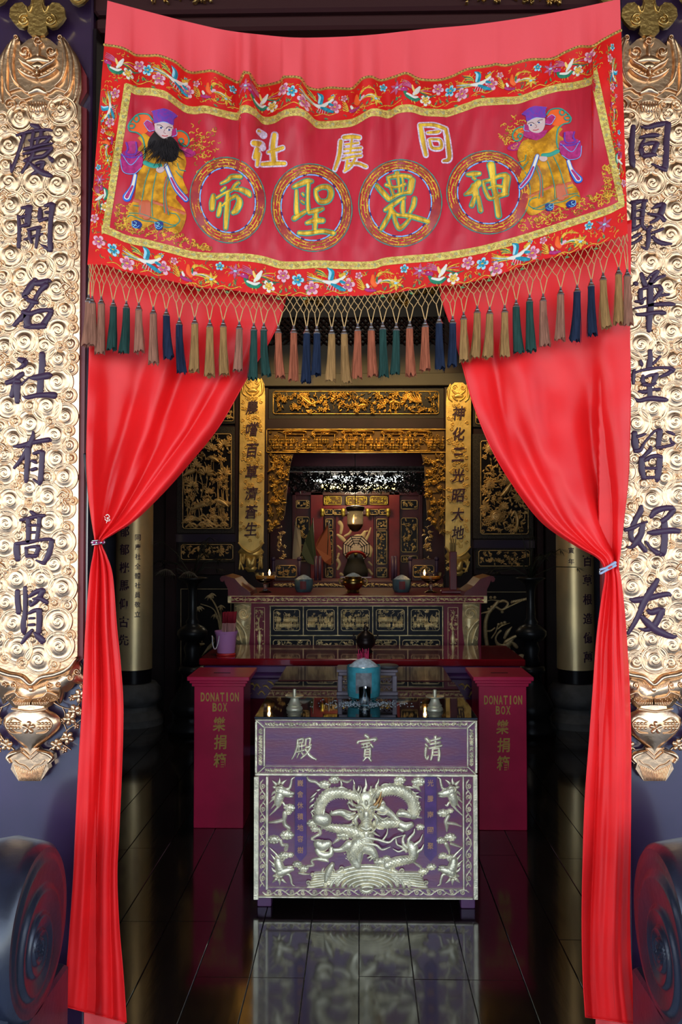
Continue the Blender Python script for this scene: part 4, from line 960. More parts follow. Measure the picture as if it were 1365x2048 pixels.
for k, (x, y, c) in enumerate(TAS):
    d = float(dT(x, y)) - 0.003; px = d / F
    top = W(x, y, d)
    L = (91 + rt.uniform(-8, 10)) * px; cl = 15 * px
    z1 = top[2] - cl
    nth, nz = 22, 9
    m = MB(); lean = rt.uniform(-.05, .05); split = rt.random() < .3
    rad = 7.2 * px; tz = np.linspace(0, 1, nz)
    jit = np.array([rt.uniform(.82, 1.15) for _ in range(nth)]); end = np.array([rt.uniform(-.06, .05) for _ in range(nth)])
    P = np.zeros((nz, nth, 3)); th = np.linspace(0, 2 * pi, nth, endpoint=False)
    for i, t in enumerate(tz):
        r = rad * (0.95 + 0.55 * t - .12 * sin(t * 3)) * (1 + (jit - 1) * min(1, 0.4 + t))
        if split: r = r * (1 - 0.45 * t * np.exp(-((th - 4.7) / .35) ** 2))
        P[i, :, 0] = top[0] + r * np.cos(th) + lean * L * t * t + .004 * t * t * sin(k); P[i, :, 1] = top[1] + r * np.sin(th) * .75; P[i, :, 2] = z1 - L * t - end * L * (t > .99) * 1.0
    m.grid(P, wrap=True); m.grid(np.stack([P[-1], P[-1] * .3 + P[-1].mean(0) * .7 + [0, 0, .004]]), wrap=True)
    for q in range(14):   # loose strands
        a = rt.uniform(0, 6.3); r = rad * rt.uniform(.8, 1.5)
        m.tube([(top[0] + rad * .9 * cos(a), top[1] + rad * .7 * sin(a), z1 - L * .25), (top[0] + r * cos(a) + lean * L * .5, top[1] + r * sin(a) * .8, z1 - L * .7), (top[0] + r * 1.15 * cos(a + .2) + lean * L, top[1] + r * sin(a), z1 - L * rt.uniform(.98, 1.09))], [.0006, .0006, .0003], 3, cap=False)
    ts = m.obj('tassel', TM[c], BN)
    m = MB(); pz = lambda a: top[2] - cl * a
    m.lathe([(0.0001, pz(-.08)), (rad * .26, pz(-.05)), (rad * .32, pz(.2)), (rad * .45, pz(.36)), (rad * .62, pz(.46)), (rad * .62, pz(.56)), (rad * .74, pz(.6)), (rad * .84, pz(.78)), (rad * 1.02, pz(.84)), (rad * 1.05, pz(1.0)), (rad * .8, pz(1.04))], (top[0], top[1]), 14)
    m.obj('cap', CAPM, ts, autosmooth=50)
# ================================================================== red satin curtains tied back either side
SATR = M('red_satin', (0.74, 0.010, 0.011), 0.42, spec=0.36, var=0.12, vscale=5, bump=0.05, bscale=9)
SATIN_IN = M('red_satin_lining', (0.70, 0.06, 0.06), 0.5)
SEAM = M('dark_red_seam', (0.20, 0.004, 0.008), 0.6)
def curtain(rows, tie, folds, label, seed, flip=False):
    """rows: (xl, yl, xr, yr) down the curtain; folds run down it and crowd together at the tie"""
    R = np.array(rows, float)
    L = np.concatenate([[0], np.cumsum(np.hypot(np.diff(R[:, :2].mean(1)), np.diff(R[:, 1])))])
    v = np.linspace(0, L[-1], 230)
    def spl(col):
        q = crom(np.stack([L, R[:, col], np.ones(len(L))], -1), 6.0)
        return np.interp(v, q[:, 0], q[:, 1])
    xl, yl, xr, yr = (spl(c) for c in range(4))
    u = np.linspace(0, 1, 110)[None, :]
    vt = v[:, None]; yt = (yl + yr)[:, None] / 2
    X = xl[:, None] + (xr - xl)[:, None] * u; Y = yl[:, None] + (yr - yl)[:, None] * u
    up = vt < L[tie]
    dist = np.abs(vt - L[tie])
    D = 2.838 + 0 * X
    k = np.clip(dist / 260.0, 0, 1)
    for j, (n, ph, a, w) in enumerate(folds[0]):
        D = D - np.where(up, a * np.sin(2 * pi * n * (u + w * np.sin(vt / 210 + j)) + ph) * (0.25 + 0.75 * np.sin(np.clip(k, 0, 1) * pi * .62)) * (1 + 1.6 * np.clip((Y - 640) / 220, 0, 1)), 0)
    for j, (n, ph, a, w) in enumerate(folds[1]):
        D = D - np.where(up, 0, a * np.sin(2 * pi * n * (u + w * np.sin(vt / 260 + j)) + ph) * (0.4 + 0.6 * np.clip(dist / 200, 0, 1)))
    # bunch stands forward at the tie, upper edges tuck behind the banner
    D = D - 0.028 * np.exp(-(dist / 60.0) ** 2)
    D = D - np.where(up, 0.014 * np.clip((Y - 720) / 220, 0, 1), 0.006)
    for uc, wd, am in folds[2]:
        D = D + np.where(up, am * np.exp(-((u - uc - 0.04 * np.sin(vt / 120.0)) / wd) ** 2) * np.clip((Y - 660) / 160, 0, 1) * np.clip(dist / 130, 0.15, 1), am * .55 * np.exp(-((u - uc - 0.05 * np.sin(vt / 170.0)) / (wd * 1.2)) ** 2))
    # crumples
    D = D + np.where(up, 0.0022 * np.sin((X + 1.4 * Y) / 31) * np.sin((X * 1.3 - Y) / 47) + 0.0012 * np.sin((1.2 * X - Y) / 17.0), 0.0016 * np.sin(Y / 37 + X / 9) * np.sin(Y / 71.0))
    # each side edge sinks back so the fold reads as rolled cloth
    D = np.minimum(D, np.where((X < 192) | (X > 1198), 2.853, 2.93))
    T = thing('satin_curtain', label, 'curtain', W(xl[-1], yl[-1], 2.84), 'red satin curtains in the doorway')
    m = MB(); P = W(X, Y, D)
    m.grid(P, flip=True)
    cl = m.obj('cloth', SATR, T)
    sf = cl.modifiers.new('thick', 'SOLIDIFY'); sf.thickness = 0.0015; sf.offset = -1
    # rolled hems on the free edges
    m = MB()
    for col in ((0, -1) if not flip else (-1, 0))[1:]:
        m.tube(P[:, col] + [0, -0.001, 0], 0.0022, 5)
    m.tube(P[-1] + [0, -0.001, 0.001], 0.0022, 5)
    m.obj('hem', SATR, T)
    return T, P, (v, L)
folL = ([(1.0, 2.2, 0.012, 0.05), (2.6, 0.4, 0.011, 0.05), (4.3, 1.9, 0.006, 0.04)], [(1.6, 0.5, 0.018, 0.05), (3.1, 2.0, 0.008, 0.03)], [(.80, .05, .030), (.52, .06, .024), (.28, .05, .016)])
TL_, PL_, vl = curtain([(180, 520, 582, 540), (179, 620, 568, 612), (178, 700, 540, 682), (176, 780, 492, 760), (174, 860, 440, 850), (173, 920, 388, 916), (176, 980, 328, 984), (182, 1030, 270, 1040), (187, 1062, 226, 1068), (190, 1084, 203, 1085),
                (187, 1108, 213, 1112), (180, 1150, 225, 1152), (172, 1250, 233, 1250), (168, 1330, 241, 1330), (164, 1420, 246, 1412), (158, 1520, 244, 1520), (151, 1660, 238, 1660), (147, 1750, 234, 1750), (140, 1850, 238, 1850), (133, 1940, 246, 1945), (125, 2012, 253, 2045)], 9, folL, 'red satin curtain gathered by a small beaded ring', 1)
folR = ([(0.9, 0.2, 0.013, 0.06), (2.2, 1.4, 0.010, 0.06), (3.7, 0.3, 0.005, 0.05)], [(1.4, 2.3, 0.016, 0.05), (2.7, 0.6, 0.007, 0.04)], [(.16, .04, .026), (.44, .07, .020), (.74, .05, .018)])
TR_, PR_, vr = curtain([(866, 505, 1264, 440), (885, 600, 1262, 560), (905, 660, 1261, 650), (925, 730, 1262, 740), (948, 810, 1262, 820), (985, 900, 1260, 900), (1030, 975, 1257, 965), (1085, 1045, 1250, 1030), (1150, 1090, 1244, 1085), (1195, 1115, 1241, 1112), (1209, 1136, 1238, 1134),
                (1211, 1158, 1243, 1160), (1204, 1200, 1250, 1220), (1194, 1280, 1255, 1290), (1187, 1380, 1260, 1370), (1179, 1490, 1263, 1480), (1171, 1600, 1263, 1600), (1167, 1720, 1262, 1720), (1165, 1840, 1261, 1840), (1167, 1950, 1266, 1950), (1172, 2034, 1279, 2050)], 10, folR, 'red satin curtain pinched together by a plastic clothes peg', 2, True)
# stitched seams down the hanging tails
for T, P, u0, r0 in ((TL_, PL_, 62, 112), (TR_, PR_, 66, 118)):
    m = MB(); q = [P[i, int(u0 + 7 * sin(i / 23.0))] + [0, -0.0008, 0] for i in range(r0, 228, 2)]
    m.tube(q, 0.0010, 4); m.obj('seam', SEAM, T)
# lining showing below the hem
m = MB(); X = np.linspace(168, 250, 20)[None, :]; Y = np.linspace(1985, 2062, 5)[:, None]
m.grid(W(X + 0 * Y, Y + 0 * X, 2.868 + 0.004 * np.sin(X / 9))); m.obj('lining', SATIN_IN, TL_)
m = MB(); X = np.linspace(1192, 1272, 20)[None, :]
m.grid(W(X + 0 * Y, Y + 0 * X, 2.862 + 0.004 * np.sin(X / 8))); m.obj('lining', SATIN_IN, TR_)
# white printed mark near the left gather
m = MB()
i = int(np.argmin(np.abs(PL_[:, 20, 2] - W(215, 1038, 2.8)[2])))
mk = lambda x, y, h: W(x, y, 2.772 + 0.0 * np.asarray(x), h)
# ring and peg
RG = thing('curtain_ring', 'small beaded metal ring round the curtain waist', 'curtain ring', W(196, 1090, 2.80))
m = MB(); c = W(196.5, 1085, 2.802); a = np.linspace(0, 2 * pi, 28)
for dz in (0.006, -0.006): m.tube(np.stack([c[0] + 0.0145 * np.cos(a), c[1] + 0.040 * np.sin(a), c[2] + dz + 0.15 * 0.0145 * np.cos(a)], -1), 0.0024, 6)
m.obj('band', CAPM, RG)
for k in range(16):
    an = k * 2 * pi / 16; m = MB()
    m.sphere((c[0] + 0.0155 * cos(an), c[1] + 0.042 * sin(an), c[2]), 0.0042, 8, 6); m.obj('bead', (CAPM if k % 2 else MAG), RG)
PG = thing('clothes_peg', 'grey plastic clothes peg clipped on the red curtain', 'peg', W(1212, 1140, 2.79))
PEGM = M('grey_blue_plastic', (0.30, 0.34, 0.46), 0.4)
pg = plane(2.788)
for off, nm in ((-4.0, 'jaw'), (4.0, 'jaw')):
    m = MB(); m.stroke([(1201, 1143 + off, 4), (1214, 1137 + off * .6, 5), (1230, 1128 + off * .7, 6)], pg, h=0.010, prof='flat', step=2); m.obj(nm, PEGM, PG)
m = MB(); m.stroke([(1201, 1139, 2.5), (1199, 1144, 2.5), (1202, 1147, 2.5)], pg, h=0.008); m.obj('spring_loop', CAPM, PG)
m = MB(); m.stroke([(1217, 1136, 4), (1222, 1133, 4)], pg, h=0.004, base=0.008, prof='flat'); m.obj('red_insert', M('red_plastic', (0.5, 0.02, 0.02), 0.4), PG)
# dark strap holding the left edge
m = MB(); m.stroke([(172, 910, 7), (175, 938, 8), (178, 964, 7)], plane(2.815), h=0.012, prof='flat'); tag(m.obj('curtain_strap', BLACKLAC), 'short black strap pinning the curtain edge to the jamb', 'strap')
m = MB()
mk = plane(float(PL_[i, 50, 1]) - 0.012)
for st in S('212,1031,1.6 216,1029,1.8 219,1034,1.6 214,1036,1.6 220,1039,1.6|210,1038,1.5 214,1042,1.8 220,1041,1.4|216,1036,1.4 213,1046,1.3|209,1033,1.3 211,1036,1.3'):
    m.stroke(st, mk, h=0.0015, n=3)
m.obj('white_mark', WHITE, TL_)
# ================================================================== front offering altar
DA = 3.99
VIOL = M('violet_lacquer', (0.110, 0.018, 0.085), 0.3, coat=0.8, coatr=0.2, coati=1.7, col2=(0.15, 0.02, 0.06), vscale=6, bump=0.1, bscale=40, stretch=(1, 1, 3))
DVIOL = M('dark_violet_lacquer', (0.08, 0.02, 0.08), 0.35, coat=0.3, coatr=0.2)
GLASS_BLK = M('black_glass', (0.006, 0.007, 0.009), 0.03, spec=0.7, coat=0.4, coatr=0.02)
aL, aR = W(511.5, 1620, DA)[0], W(954.0, 1620, DA)[0]
zT = W(732, 1438, DA)[2]; zB = W(732, 1797, DA)[2]
AD1 = 4.97
AL = thing('offering_altar', 'violet offering altar with silvery gilt dragon carved on its front', 'altar table', (0.5 * (aL + aR), DA, 0.0))
m = MB(); m.box(aL + 0.006, aR - 0.006, DA, AD1, zB, zT); m.obj('body', VIOL, AL, smooth=False)
for x in (aL + 0.006, aR - 0.071):
    for y in (DA + 0.02, AD1 - 0.09):
        m = MB(); m.cbox(x, x + 0.065, y, y + 0.07, 0.0, zB, 0.003); m.obj('foot', DVIOL, AL, smooth=False)
m = MB(); m.cbox(aL - 0.006, aR + 0.006, DA - 0.012, AD1 + 0.005, zT, zT + 0.010, 0.002); m.obj('glass_top', GLASS_BLK, AL, smooth=False)
zAT = zT + 0.010
ap = plane(DA)
def rail(m, x0, y0, x1, y1, h=0.014, b=0.0):
    A, B = W(x0, y0, DA), W(x1, y1, DA)
    m.cbox(min(A[0], B[0]), max(A[0], B[0]), DA - h, DA + 0.002, min(A[2], B[2]), max(A[2], B[2]), 0.0015)
# gilt rails
for (x0, y0, x1, y1) in ((511, 1438, 955, 1442), (511, 1545, 955, 1552), (511, 1442, 515, 1545), (950, 1442, 955, 1545), (528, 1453, 937, 1456), (528, 1531, 937, 1534), (528, 1456, 531, 1531), (934, 1456, 937, 1531),
                         (509, 1552, 518, 1797), (946, 1552, 956, 1797), (518, 1790, 946, 1797), (533, 1552, 537, 1777), (925, 1552, 929, 1777), (533, 1773, 929, 1777)):
    m = MB(); rail(m, x0, y0, x1, y1, 0.016 if (y1 - y0 > 200 or x1 - x0 > 400) else 0.012); m.obj('gilt_rail', GILTP, AL, smooth=False)
for (a, b, c, d) in ((514, 1441, 530, 1455), (952, 1441, 936, 1455), (514, 1548, 530, 1533), (952, 1548, 936, 1533)):
    m = MB(); m.stroke([(a, b, 3), (c, d, 3)], ap, h=0.012, prof='flat', smooth=False); m.obj('corner_mitre', GILTP, AL)
# floral strips round the name panel
def floral(m, x0, y0, x1, y1, rs, step=5.6, w=3.8, mp=ap, h=0.012):
    Lx, Ly = x1 - x0, y1 - y0; hor = Lx > Ly
    n = int((Lx if hor else Ly) / step)
    for k in range(n):
        t = (k + .5) / n
        x, y = (x0 + Lx * t, (y0 + y1) / 2) if hor else ((x0 + x1) / 2, y0 + Ly * t)
        half = (Ly if hor else Lx) / 2 - w * .2
        if k % 6 == 3:
            for a in range(6):
                an = a * 1.047 + rs.random(); m.stroke([(x + 1.2 * cos(an), y + 1.2 * sin(an), w * .6), (x + half * .9 * cos(an), y + half * .9 * sin(an), w * .55)], mp, h=h * 1.2, n=4)
            m.stroke([(x - .3, y, 2.4), (x + .3, y, 2.4)], mp, h=h * 1.7, n=4)
        else:
            for q in range(3):
                an = rs.uniform(0, 6.3); r = rs.uniform(.3, .9) * half; s = (-1) ** q
                dx, dy = (step * .45, half * .8 * s) if hor else (half * .8 * s, step * .45)
                m.stroke([(x - dx, y - dy * rs.uniform(-.3, 1), w * .3), (x, y + rs.uniform(-.55, .55) * half, w * rs.uniform(.5, .85)), (x + dx, y + dy * rs.uniform(.2, 1), w * .3)], mp, h=h * rs.uniform(.7, 1.2), n=4)
rs = random.Random(2)
for nm, r in (('a', (530, 1443, 936, 1453)), ('b', (530, 1535, 936, 1545)), ('c', (516, 1457, 527, 1531)), ('d', (938, 1457, 949, 1531))):
    m = MB(); floral(m, *r, rs); m.obj('floral_strip', GILTP, AL)
# name panel characters 殿 寶 清
for tx in ('145,75,14 180,68,14 178,95,10|140,75,12 135,130,14 115,190,12 95,225,8|145,100,10 180,95,10|140,130,10 190,120,10|150,115,9 150,170,9|172,110,9 172,165,9|125,172,10 190,155,12|150,180,10 135,215,8|170,175,12 185,195,10|205,70,12 200,115,12|205,68,10 238,65,14 232,115,10 248,112,8|205,135,12 240,130,14 210,180,14 165,220,10|200,150,14 235,200,18 282,228,12',
           '670,42,20 690,56,16|608,98,16 620,86,12 700,76,14 750,70,20 736,86,10|640,110,12 700,98,12|640,135,10 700,122,10|655,105,10 652,135,8|710,110,14 725,130,14|680,100,10 680,150,8|665,150,14 660,205,12|705,145,14 705,210,14|665,152,12 705,145,12|668,170,8 702,168,8|668,190,8 702,188,8|664,212,9 704,209,9|672,215,12 650,238,8|695,215,14 712,238,14',
           '1145,68,20 1162,88,20|1140,112,14 1152,124,13|1140,140,17 1136,200,14 1150,226,12 1160,200,8|1180,82,12 1252,62,16|1215,52,18 1215,112,14|1175,110,12 1250,95,14|1168,142,12 1262,120,14|1195,145,14 1190,190,14 1180,230,12|1200,146,10 1240,140,12|1242,142,16 1246,190,16 1240,235,16|1200,170,9 1238,168,9|1198,195,9 1238,193,9'):
    m = MB()
    for k, st in enumerate(S(tx)):
        q = st * .2564; q[:, 0] += 560; q[:, 1] += 1460; q[:, 2] *= 1.55
        m.stroke(q, ap, h=0.009 + .0003 * (k % 4), n=5, step=1.2, base=.001)
    m.obj('raised_character', GILTP, AL)
# vine scroll border of the lower panel
def vine(m, pts, amp, per, w, mp=ap, h=0.007):
    (x0, y0), (x1, y1) = pts; L = math.hypot(x1 - x0, y1 - y0); ex, ey = (x1 - x0) / L, (y1 - y0) / L
    n = int(L / 2.0); q = []
    for k in range(n + 1):
        s = L * k / n; a = amp * sin(2 * pi * s / per)
        q.append((x0 + ex * s - ey * a, y0 + ey * s + ex * a, w))
    m.stroke(q, mp, h=h, n=4, smooth=False)
    s = per * .25; sg = 1
    while s < L:
        cx, cy = x0 + ex * s - ey * (-sg * amp * .05), y0 + ey * s + ex * (-sg * amp * .05)
        m.stroke(spiral(cx, cy, amp * .95, 1.3, math.atan2(ey, ex) + pi * .2, w * .9, -sg, 12), mp, h=h * 1.1, n=4)
        for t in (-.25, .2):
            m.stroke([(cx + ex * per * t, cy + ey * per * t, w * .5), (cx + ex * per * (t + .1) - ey * sg * amp * .8, cy + ey * per * (t + .1) + ex * sg * amp * .8, w * 1.3), (cx + ex * per * (t + .2) - ey * sg * amp * 1.1, cy + ey * per * (t + .2) + ex * sg * amp * 1.1, w * .3)], mp, h=h, n=4)
        s += per / 2; sg = -sg
for pts in (((526, 1560), (526, 1772)), ((938, 1560), (938, 1772)), ((526, 1784), (720, 1784)), ((938, 1784), (744, 1784))):
    m = MB(); vine(m, pts, 5.2, 46, 2.6); m.obj('vine_scroll', GILTP, AL)
m = MB()
for a in range(9):
    an = -pi * a / 8 + pi; m.stroke([(733 + 4 * cos(an), 1779 + 4 * abs(sin(an)), 2.5), (733 + 13 * cos(an), 1779 + 10 * abs(sin(an)), 3)], ap, h=0.008, n=4)
m.stroke([(725, 1780, 6), (733, 1783, 9), (741, 1780, 6)], ap, h=0.010); m.obj('lotus_boss', GILTP, AL)
# hanging couplet slips on the panel
for (x0, x1, chars, xc) in ((591, 613, '巍舍休積地容樹', 601), (850, 873, '光騰南國聚', 861.5)):
    m = MB(); m.plate([(x0, 1553), (x1, 1553), (x1 + 1, 1708), (0.5 * (x0 + x1), 1722), (x0 - 1, 1708)], ap, 0.008, back=0); sl = m.obj('inscribed_slip', M('blue_violet_lacquer', (0.10, 0.035, 0.17), 0.3, coat=0.4, coatr=0.2, var=.3, vscale=20), AL, smooth=False)
    n = len(chars)
    for k, ch in enumerate(chars):
        m = MB(); put_glyph(m, ch, xc, 1566 + (134 if n == 7 else 126) * k / (n - 1), 12, 13, plane(DA - 0.008), 0.0012, bold=0.01); m.obj('slip_character', M('faded_gold_paint', (0.46, 0.24, 0.12), 0.5, 0.3), sl, smooth=False)
# ---- relief carving
RF = 0.62
A1, A2 = 240 / 1365.0, 245 / 1365.0
def relief(name, items, par=AL, hs=1.0, mat=GILTP, base=0.0):
    m = MB()
    for it in items:
        fr, txt = it[0], it[1]; hh = it[2] if len(it) > 2 else 0.9
        sc, ox = (A1, 500) if fr == 'L' else (A2, 720)
        for st in S(txt):
            q = st * sc; q[:, 0] += ox; q[:, 1] += 1540
            m.stroke(q, ap, rel=hh * RF * DA / F * hs, hmin=0.004, n=6, step=1.6, base=base)
    return m, lambda: m.obj(name, mat, par)
def flames(fr, txt, hh=.8):
    return (fr, txt, hh)
# dragon body with scales
BODY_L = '1330,330,96 1180,290,104 1030,255,120 900,275,132 810,370,128 790,470,120 835,560,96'
BODY_R = '60,300,104 200,250,120 340,210,128 470,230,132 570,310,132 610,410,124 600,500,104'
NECK = 'L', '860,640,72 980,660,96 1120,680,120 1250,720,152 1340,760,160'
NECK_R = 'R', '180,600,96 300,590,120 420,590,96 470,600,72'
items = [('L', BODY_L, .9), ('R', BODY_R, .9), (*NECK, .9), (*NECK_R, .9),
         ('L', '1340,780,160 1230,850,184 1180,930,160 1190,1020,120 1230,1090,96', .9), ('L', '1130,850,120 1030,905,60 920,905,45', .8), ('L', '1250,900,110 1240,1000,90 1220,1080,70', .9),
         ('L', '1130,520,110 1040,480,80 930,495,50', .9), ('R', '250,430,120 340,480,70 420,560,60', .9), ('R', '40,850,150 130,900,110 170,960,80', .9),
         ('R', '310,1060,110 400,1020,115 500,1000,105 570,990,95 600,940,110 590,870,120 560,830,90', .9)]
m, fin = relief('dragon_body', items)
# scales: small raised crescents over the body
def scales(fr, txt, rows=3):
    sc, ox = (A1, 500) if fr == 'L' else (A2, 720)
    q = S(txt)[0] * sc; q[:, 0] += ox; q[:, 1] += 1540
    q = crom(q, 3.6); T = np.gradient(q[:, :2], axis=0); T /= np.linalg.norm(T, axis=1)[:, None]
    for i in range(1, len(q) - 1):
        for j in range(rows):
            s = (j - (rows - 1) / 2) * .56 + (.14 if i % 2 else -.14)
            w = q[i, 2]; x = q[i, 0] - T[i, 1] * s * w / 2; y = q[i, 1] + T[i, 0] * s * w / 2
            b = sqrt(max(0, 1 - s * s)) * w / 2 * .9 * RF * DA / F + 0.0036
            m.stroke([(x - T[i, 0] * 1.2 - T[i, 1] * 1.9, y - T[i, 1] * 1.2 + T[i, 0] * 1.9, 1.1), (x + T[i, 0] * 1.5, y + T[i, 1] * 1.5, 1.7), (x - T[i, 0] * 1.2 + T[i, 1] * 1.9, y - T[i, 1] * 1.2 - T[i, 0] * 1.9, 1.1)], ap, h=0.0042, base=b, n=3, smooth=False)
scales('L', BODY_L, 4); scales('R', BODY_R, 4); scales(*NECK, 4); scales(*NECK_R, 3); scales('L', '1340,780,160 1230,850,184 1180,930,160 1190,1020,120', 5); scales('R', '310,1060,110 400,1020,115 500,1000,105 570,990,95 600,940,110', 3)
drag = fin()
# spines, mane flames, horns, whiskers
spl_ = '760,250,10 720,290,26 690,310,4|735,310,12 705,340,30 680,365,4|730,380,12 700,405,30 678,430,4|740,440,12 712,460,26 690,480,4|800,215,12 775,225,24 760,222,4|860,190,10 850,175,22 800,190,4|1000,215,14 1040,190,30 1100,205,4|1040,180,14 1045,150,24 1030,105,4|1190,240,30 1185,190,26 1190,150,18 1175,100,4|1230,230,26 1240,200,22 1240,170,4|1300,290,40 1300,220,30 1320,170,20 1315,90,4|930,500,14 930,470,14 928,450,4|700,470,10 720,520,20 700,530,4'
spr_ = '60,280,40 55,220,30 75,170,20 65,85,4|190,220,40 185,170,30 205,130,20 212,90,4|120,230,26 125,200,20 122,170,4|240,170,12 280,150,22 330,150,4|520,180,14 560,185,26 610,200,4|590,230,14 610,250,26 660,245,4|620,290,14 650,290,28 690,305,4|645,350,14 660,370,26 670,370,4|640,410,14 670,420,26 690,445,4|500,720,30 480,760,30 490,820,40 530,860,40|610,650,12 600,700,30 545,770,36 560,850,40|700,710,8 670,780,26 610,830,36 600,880,30|712,820,8 690,870,26 650,900,36 620,940,30|400,740,8 415,820,24 470,850,30 520,900,30|370,870,8 430,900,20 490,880,24'
for fr_, tx_ in (('L', spl_), ('R', spr_)):
    for one in tx_.split('|'):
        m, fin = relief('mane_flame', [(fr_, one, 1.0)], base=0.006); fin()
m, fin = relief('whiskers', base=0.016, items=[('R', '20,760,30 90,740,36 200,760,30 320,790,26 390,740,20 490,710,8|20,780,26 60,800,34 180,820,30 250,870,24 340,840,8|310,640,8 300,700,20 260,760,24', 1.3)]); fin()
m = MB(); HB = 0.010; hx = 733.0
for st, h in (([(hx, 1596, 30), (hx, 1612, 38), (hx, 1628, 32)], .016), ([(hx, 1622, 18), (hx, 1638, 20), (hx, 1648, 24), (hx, 1653, 18)], .030), ([(hx - 10, 1650, 10), (hx, 1654, 12), (hx + 10, 1650, 10)], .030), ([(hx, 1664, 18), (hx, 1671, 12)], .016)):
    m.stroke(st, ap, h=h, base=HB, n=8)
for sg in (-1, 1):
    P = lambda *q: [(hx + sg * a, b, w) for a, b, w in q]
    m.stroke(P((4, 1616, 4), (10, 1609, 6), (19, 1610, 5), (24, 1604, 2)), ap, h=.012, base=HB + .016, n=5)      # brow
    m.sphere(ap(np.array(hx + sg * 11), np.array(1618.), np.array(HB + .018)), (.0085, .008, .0085), 12, 9)
    m.sphere(ap(np.array(hx + sg * 11), np.array(1618.), np.array(HB + .026)), .0035, 8, 6)
    m.stroke(spiral(hx + sg * 8, 1647, 4.4, 1.2, .5, 2.2, sg, 10), ap, h=.008, base=HB + .026, n=4)                # nostril
    m.stroke(P((2, 1659, 3), (10, 1660, 3.4), (17, 1655, 3.4), (21, 1648, 2)), ap, h=.010, base=HB + .012, n=5)       # lip
    for k in range(4): m.stroke(P((3 + 4 * k, 1660 - .6 * k, 2.6), (3 + 4 * k, 1665 - .8 * k, .8)), ap, h=.006, base=HB + .012, n=4)
    m.stroke(P((17, 1628, 8), (22, 1636, 9), (20, 1645, 6)), ap, h=.014, base=HB + .006, n=6)                        # cheek
    m.stroke(spiral(hx + sg * 24, 1640, 5.5, 1.3, .3, 2.4, -sg, 11), ap, h=.010, base=HB + .008, n=4)
    for k in range(9):                                                                                             # mane
        a = -1.15 + .31 * k; r0, r1 = 24, 44 + 5 * (k % 2)
        m.stroke(P((r0 * cos(a), 1630 + r0 * sin(a), 6), ((r0 + r1) / 2 * cos(a + .12), 1630 + (r0 + r1) / 2 * sin(a + .12), 5.4), (r1 * cos(a - .05), 1630 + r1 * sin(a - .05), .8)), ap, h=.010, base=HB * .6 + .004 * (k % 2), n=5)
    m.stroke(P((9, 1600, 5), (14, 1588, 4.6), (22, 1578, 3.4), (24, 1566, 1)), ap, h=.012, base=HB + .010, n=5)         # antler
    m.stroke(P((15, 1587, 3.4), (10, 1576, 2.6), (12, 1568, .8)), ap, h=.010, base=HB + .010, n=4)
    m.stroke(P((26, 1610, 4), (33, 1603, 7), (38, 1606, 2)), ap, h=.010, base=HB, n=5)                               # ear
for k in range(4): m.stroke([(hx - 8 + k, 1633 + 4 * k, 2), (hx, 1630 + 4 * k, 2.6), (hx + 8 - k, 1633 + 4 * k, 2)], ap, h=.005, base=HB + .027, n=4)
for k in range(5): m.stroke([(hx + 4 * (k - 2), 1668, 4), (hx + 5 * (k - 2), 1678, 4), (hx + 7 * (k - 2), 1688 - 2 * abs(k - 2), 1)], ap, h=.012, base=HB, n=4)
m.stroke([(hx, 1600, 7), (hx, 1605, 7)], ap, h=.012, base=HB + .014, n=6)
m.obj('head', GILTP, AL)
m, fin = relief('horn', [('R', '140,390,24 180,360,30 215,310,30 240,230,10|200,400,20 220,370,26 250,290,10', 1.3)], mat=M('bronzed_horn', (0.50, 0.27, 0.10), 0.4, 0.6), base=0.018); fin()
for it in ([('L', '790,545,150 850,560,170', .8), ('L', '850,440,20 840,490,40 850,540,40|780,560,26 830,590,40|920,540,26 880,580,40|820,660,26 830,620,40', 1.5)], [('L', '780,830,110 830,850,140 890,830,90', .8), ('L', '770,900,60 800,940,70 860,960,80 920,940,70 930,880,40', .9)], [('R', '460,600,80 510,620,100 570,600,70', .9), ('R', '430,650,26 480,670,36|520,660,26 540,640,36|440,480,70 500,480,80 560,500,60', 1.0)], [('R', '90,970,20 130,950,30|110,1000,16 140,970,26|160,990,16 160,960,26', 1.2)]):
    m, fin = relief('claw', it, base=0.008); fin()
# cloud wisps: curled head plus trailing tail
def cloud(name, fr, heads, tail):
    sc, ox = (A1, 500) if fr == 'L' else (A2, 720)
    m = MB(); f = DA / F
    for (x, y, R, sg) in heads:
        X, Y, R = ox + x * sc, 1540 + y * sc, R * sc
        m.stroke([(X - R * .5, Y + R * .15, R * 1.0), (X, Y, R * 1.5), (X + R * .5, Y + R * .12, R * 1.0)], ap, h=0.010, n=6)
        for dx, dy in ((-.85, .05), (.85, .05), (-.5, .5), (.5, .5), (0, .6), (0, -.42), (-.55, -.3), (.55, -.3)): m.stroke([(X + dx * R - .2, Y + dy * R, R * .62), (X + dx * R + .2, Y + dy * R, R * .62)], ap, h=0.009, n=6)
        m.stroke(spiral(X, Y, R * .62, 1.5, 0.4, 1.3, sg, 16), ap, h=0.004, base=0.0085, n=4)
    for st in S(tail):
        q = st * sc; q[:, 0] += ox; q[:, 1] += 1540
        m.stroke(q, ap, h=0.009, n=6, step=1.8)
        q2 = q.copy(); q2[:, 2] = np.maximum(q2[:, 2] * .25, .8); m.stroke(q2, ap, h=0.002, base=0.0085, n=3, step=1.8)
    return m.obj(name, GILTP, AL)
cloud('cloud_wisp', 'L', [(455, 425, 62, 1), (440, 480, 36, -1)], '400,490,60 390,560,50 340,580,44 290,590,40 220,595,16|390,560,44 400,620,50 450,660,46 430,690,30')
cloud('cloud_wisp', 'L', [(425, 735, 72, 1), (275, 785, 66, -1)], '350,800,40 370,850,44 430,850,30 410,900,50')
